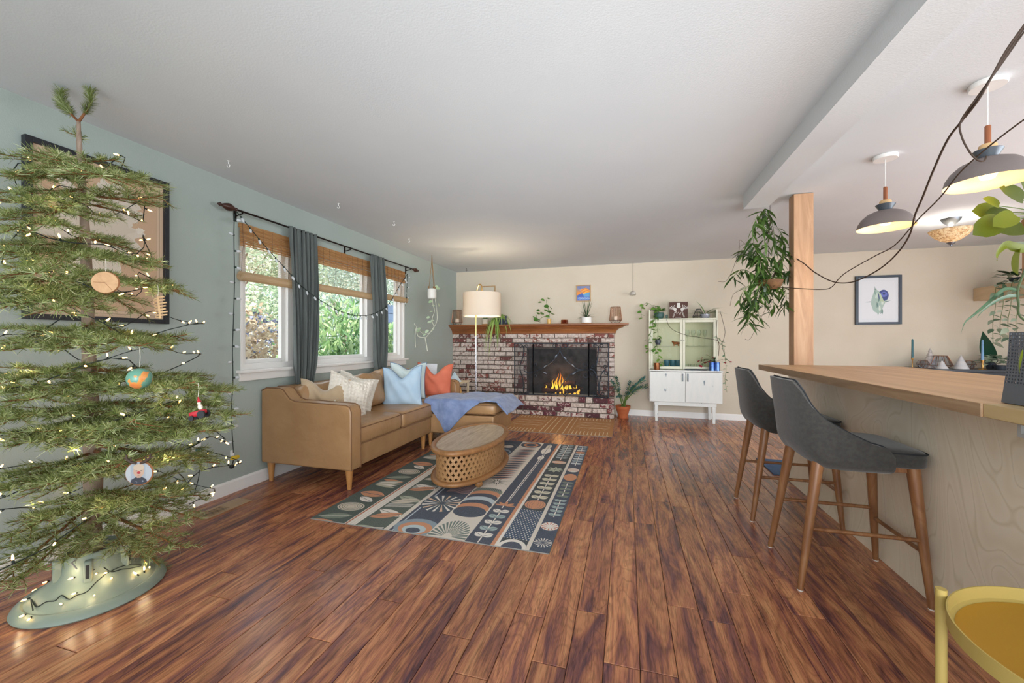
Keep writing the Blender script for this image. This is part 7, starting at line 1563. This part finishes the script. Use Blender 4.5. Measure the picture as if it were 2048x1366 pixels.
tp('body', lambda m_: (m_.sup((-.012, 0, 0), (.022, .009, .010), .4, .5, 14, 8), m_.sup((.014, 0, .002), (.012, .010, .008), .4, .5, 12, 8)), 'paint_red')
for x, r in ((-.022, .009), (.016, .014)):
    for y in (-.012, .012): mb = MB(); mb.M = Mt @ T(x, y, -.012+r-.009) @ R(PI/2, 'X'); mb.lathe([(r*.5, -.003), (r, -.003), (r, .003), (r*.5, .003)], (0, 0, 0), 14); part('wheel', mb, 'plastic_black', t)
tp('rider', lambda m_: (m_.sup((.010, 0, .020), (.007, .007, .010), .8, .8, 10, 8), m_.sphere((.010, -.001, .034), .006, 10, 8)), 'pot_cream'); tp('hat', lambda m_: m_.lathe([(.007, 0), (.0045, .008), (.0005, .020)], (.011, 0, .038), 10), 'paint_red'); hang(t, Mt @ Vector((.011, 0, .057)), .05)
cv = CV(160, 160, '#b9c2cb'); cv.rect(0, 0, 30, 160, '#d3d8dc'); cv.rect(120, 0, 160, 160, '#c9cfd6'); cv.ell(80, 66, 33, 42, '#e2bba0'); cv.ell(80, 38, 33, 24, '#e8cdb2'); cv.poly([(22, 160), (36, 122), (62, 106), (98, 106), (124, 122), (138, 160)], '#252b3a'); cv.rect(68, 98, 92, 112, '#d6ab90'); cv.ell(66, 62, 6, 2.4, '#5a4638'); cv.ell(95, 62, 6, 2.4, '#5a4638'); cv.ell(80, 76, 11, 9, '#c8202a'); cv.line([(70, 93), (80, 96), (91, 92)], 2.5, '#a86a5c'); cv.line([(56, 135), (70, 140), (66, 150)], 2, '#8f98a8'); cv.ell(104, 136, 5, 5, '#a8b0bd'); cv.a *= .72; print_mat('portrait_print', cv, .5)
p = ony(279, 946, .97); t = thing('antler_photo_ornament', 'round photo ornament of a smiling child with a red nose and brown antlers', 'ornament', p-Vector((0, 0, .05))); Mo = T(*p) @ R(YAW+.2, 'Z'); mb = MB(); mb.M = Mo @ R(PI/2, 'X'); mb.lathe([(.040, -.003), (.043, 0), (.040, .003)], (0, 0, 0), 32); part('rim', mb, 'twig', t)
inv = Mo.inverted(); mb = MB(); mb.M = Mo; mb.add([(.039*math.cos(2*PI*i/32), -.0036, .039*math.sin(2*PI*i/32)) for i in range(32)], [tuple(range(32))]); part('photo', mb, 'portrait_print', t, smooth=False, uv=lambda q: (((inv @ q).x/.078+.5), ((inv @ q).z/.078+.5)))
for sx in (-1, 1): mb = MB(); mb.M = Mo; mb.tube([(sx*.006, -.005, .035), (sx*.022, -.005, .040), (sx*.034, -.005, .052), (sx*.036, -.005, .066)], [.004, .005, .004, .002], 7); mb.tube([(sx*.024, -.005, .042), (sx*.022, -.005, .058)], [.003, .0018], 6); mb.tube([(sx*.033, -.005, .050), (sx*.044, -.005, .056)], [.003, .0016], 6); part('antler', mb, 'stem_brown', t)
pm('laser_wood', '#b9976e', rough=.6); p = ony(318, 615, 1.2); t = thing('lettered_ornament', 'pale laser-cut wooden lettered ornament hanging on end near the map frame', 'ornament', p-Vector((0, 0, .045))); Ml = T(*p) @ FACE @ R(-.12, 'Y'); mb = MB(); mb.M = Ml; mb.box(-.003, .006, -.002, .002, -.046, .046); part('spine', mb, 'laser_wood', t)
for k in range(7):
    mb = MB(); mb.M = Ml; z = -.036+k*.0125; mb.box(.006, .030+.004*math.sin(k*2), -.002, .002, z, z+.0055); part('letter_bar', mb, 'laser_wood', t, smooth=False)
    mb = MB(); mb.M = Ml; z = -.038+k*.0118; mb.tube([(-.010+.009*math.cos(2*PI*i/10), 0, z+.0045*math.sin(2*PI*i/10)) for i in range(10-(k % 3))], .0017, 5, close=k % 2 == 0); part('letter_loop', mb, 'laser_wood', t)
hang(t, Ml @ Vector((0, 0, .045)), .05)
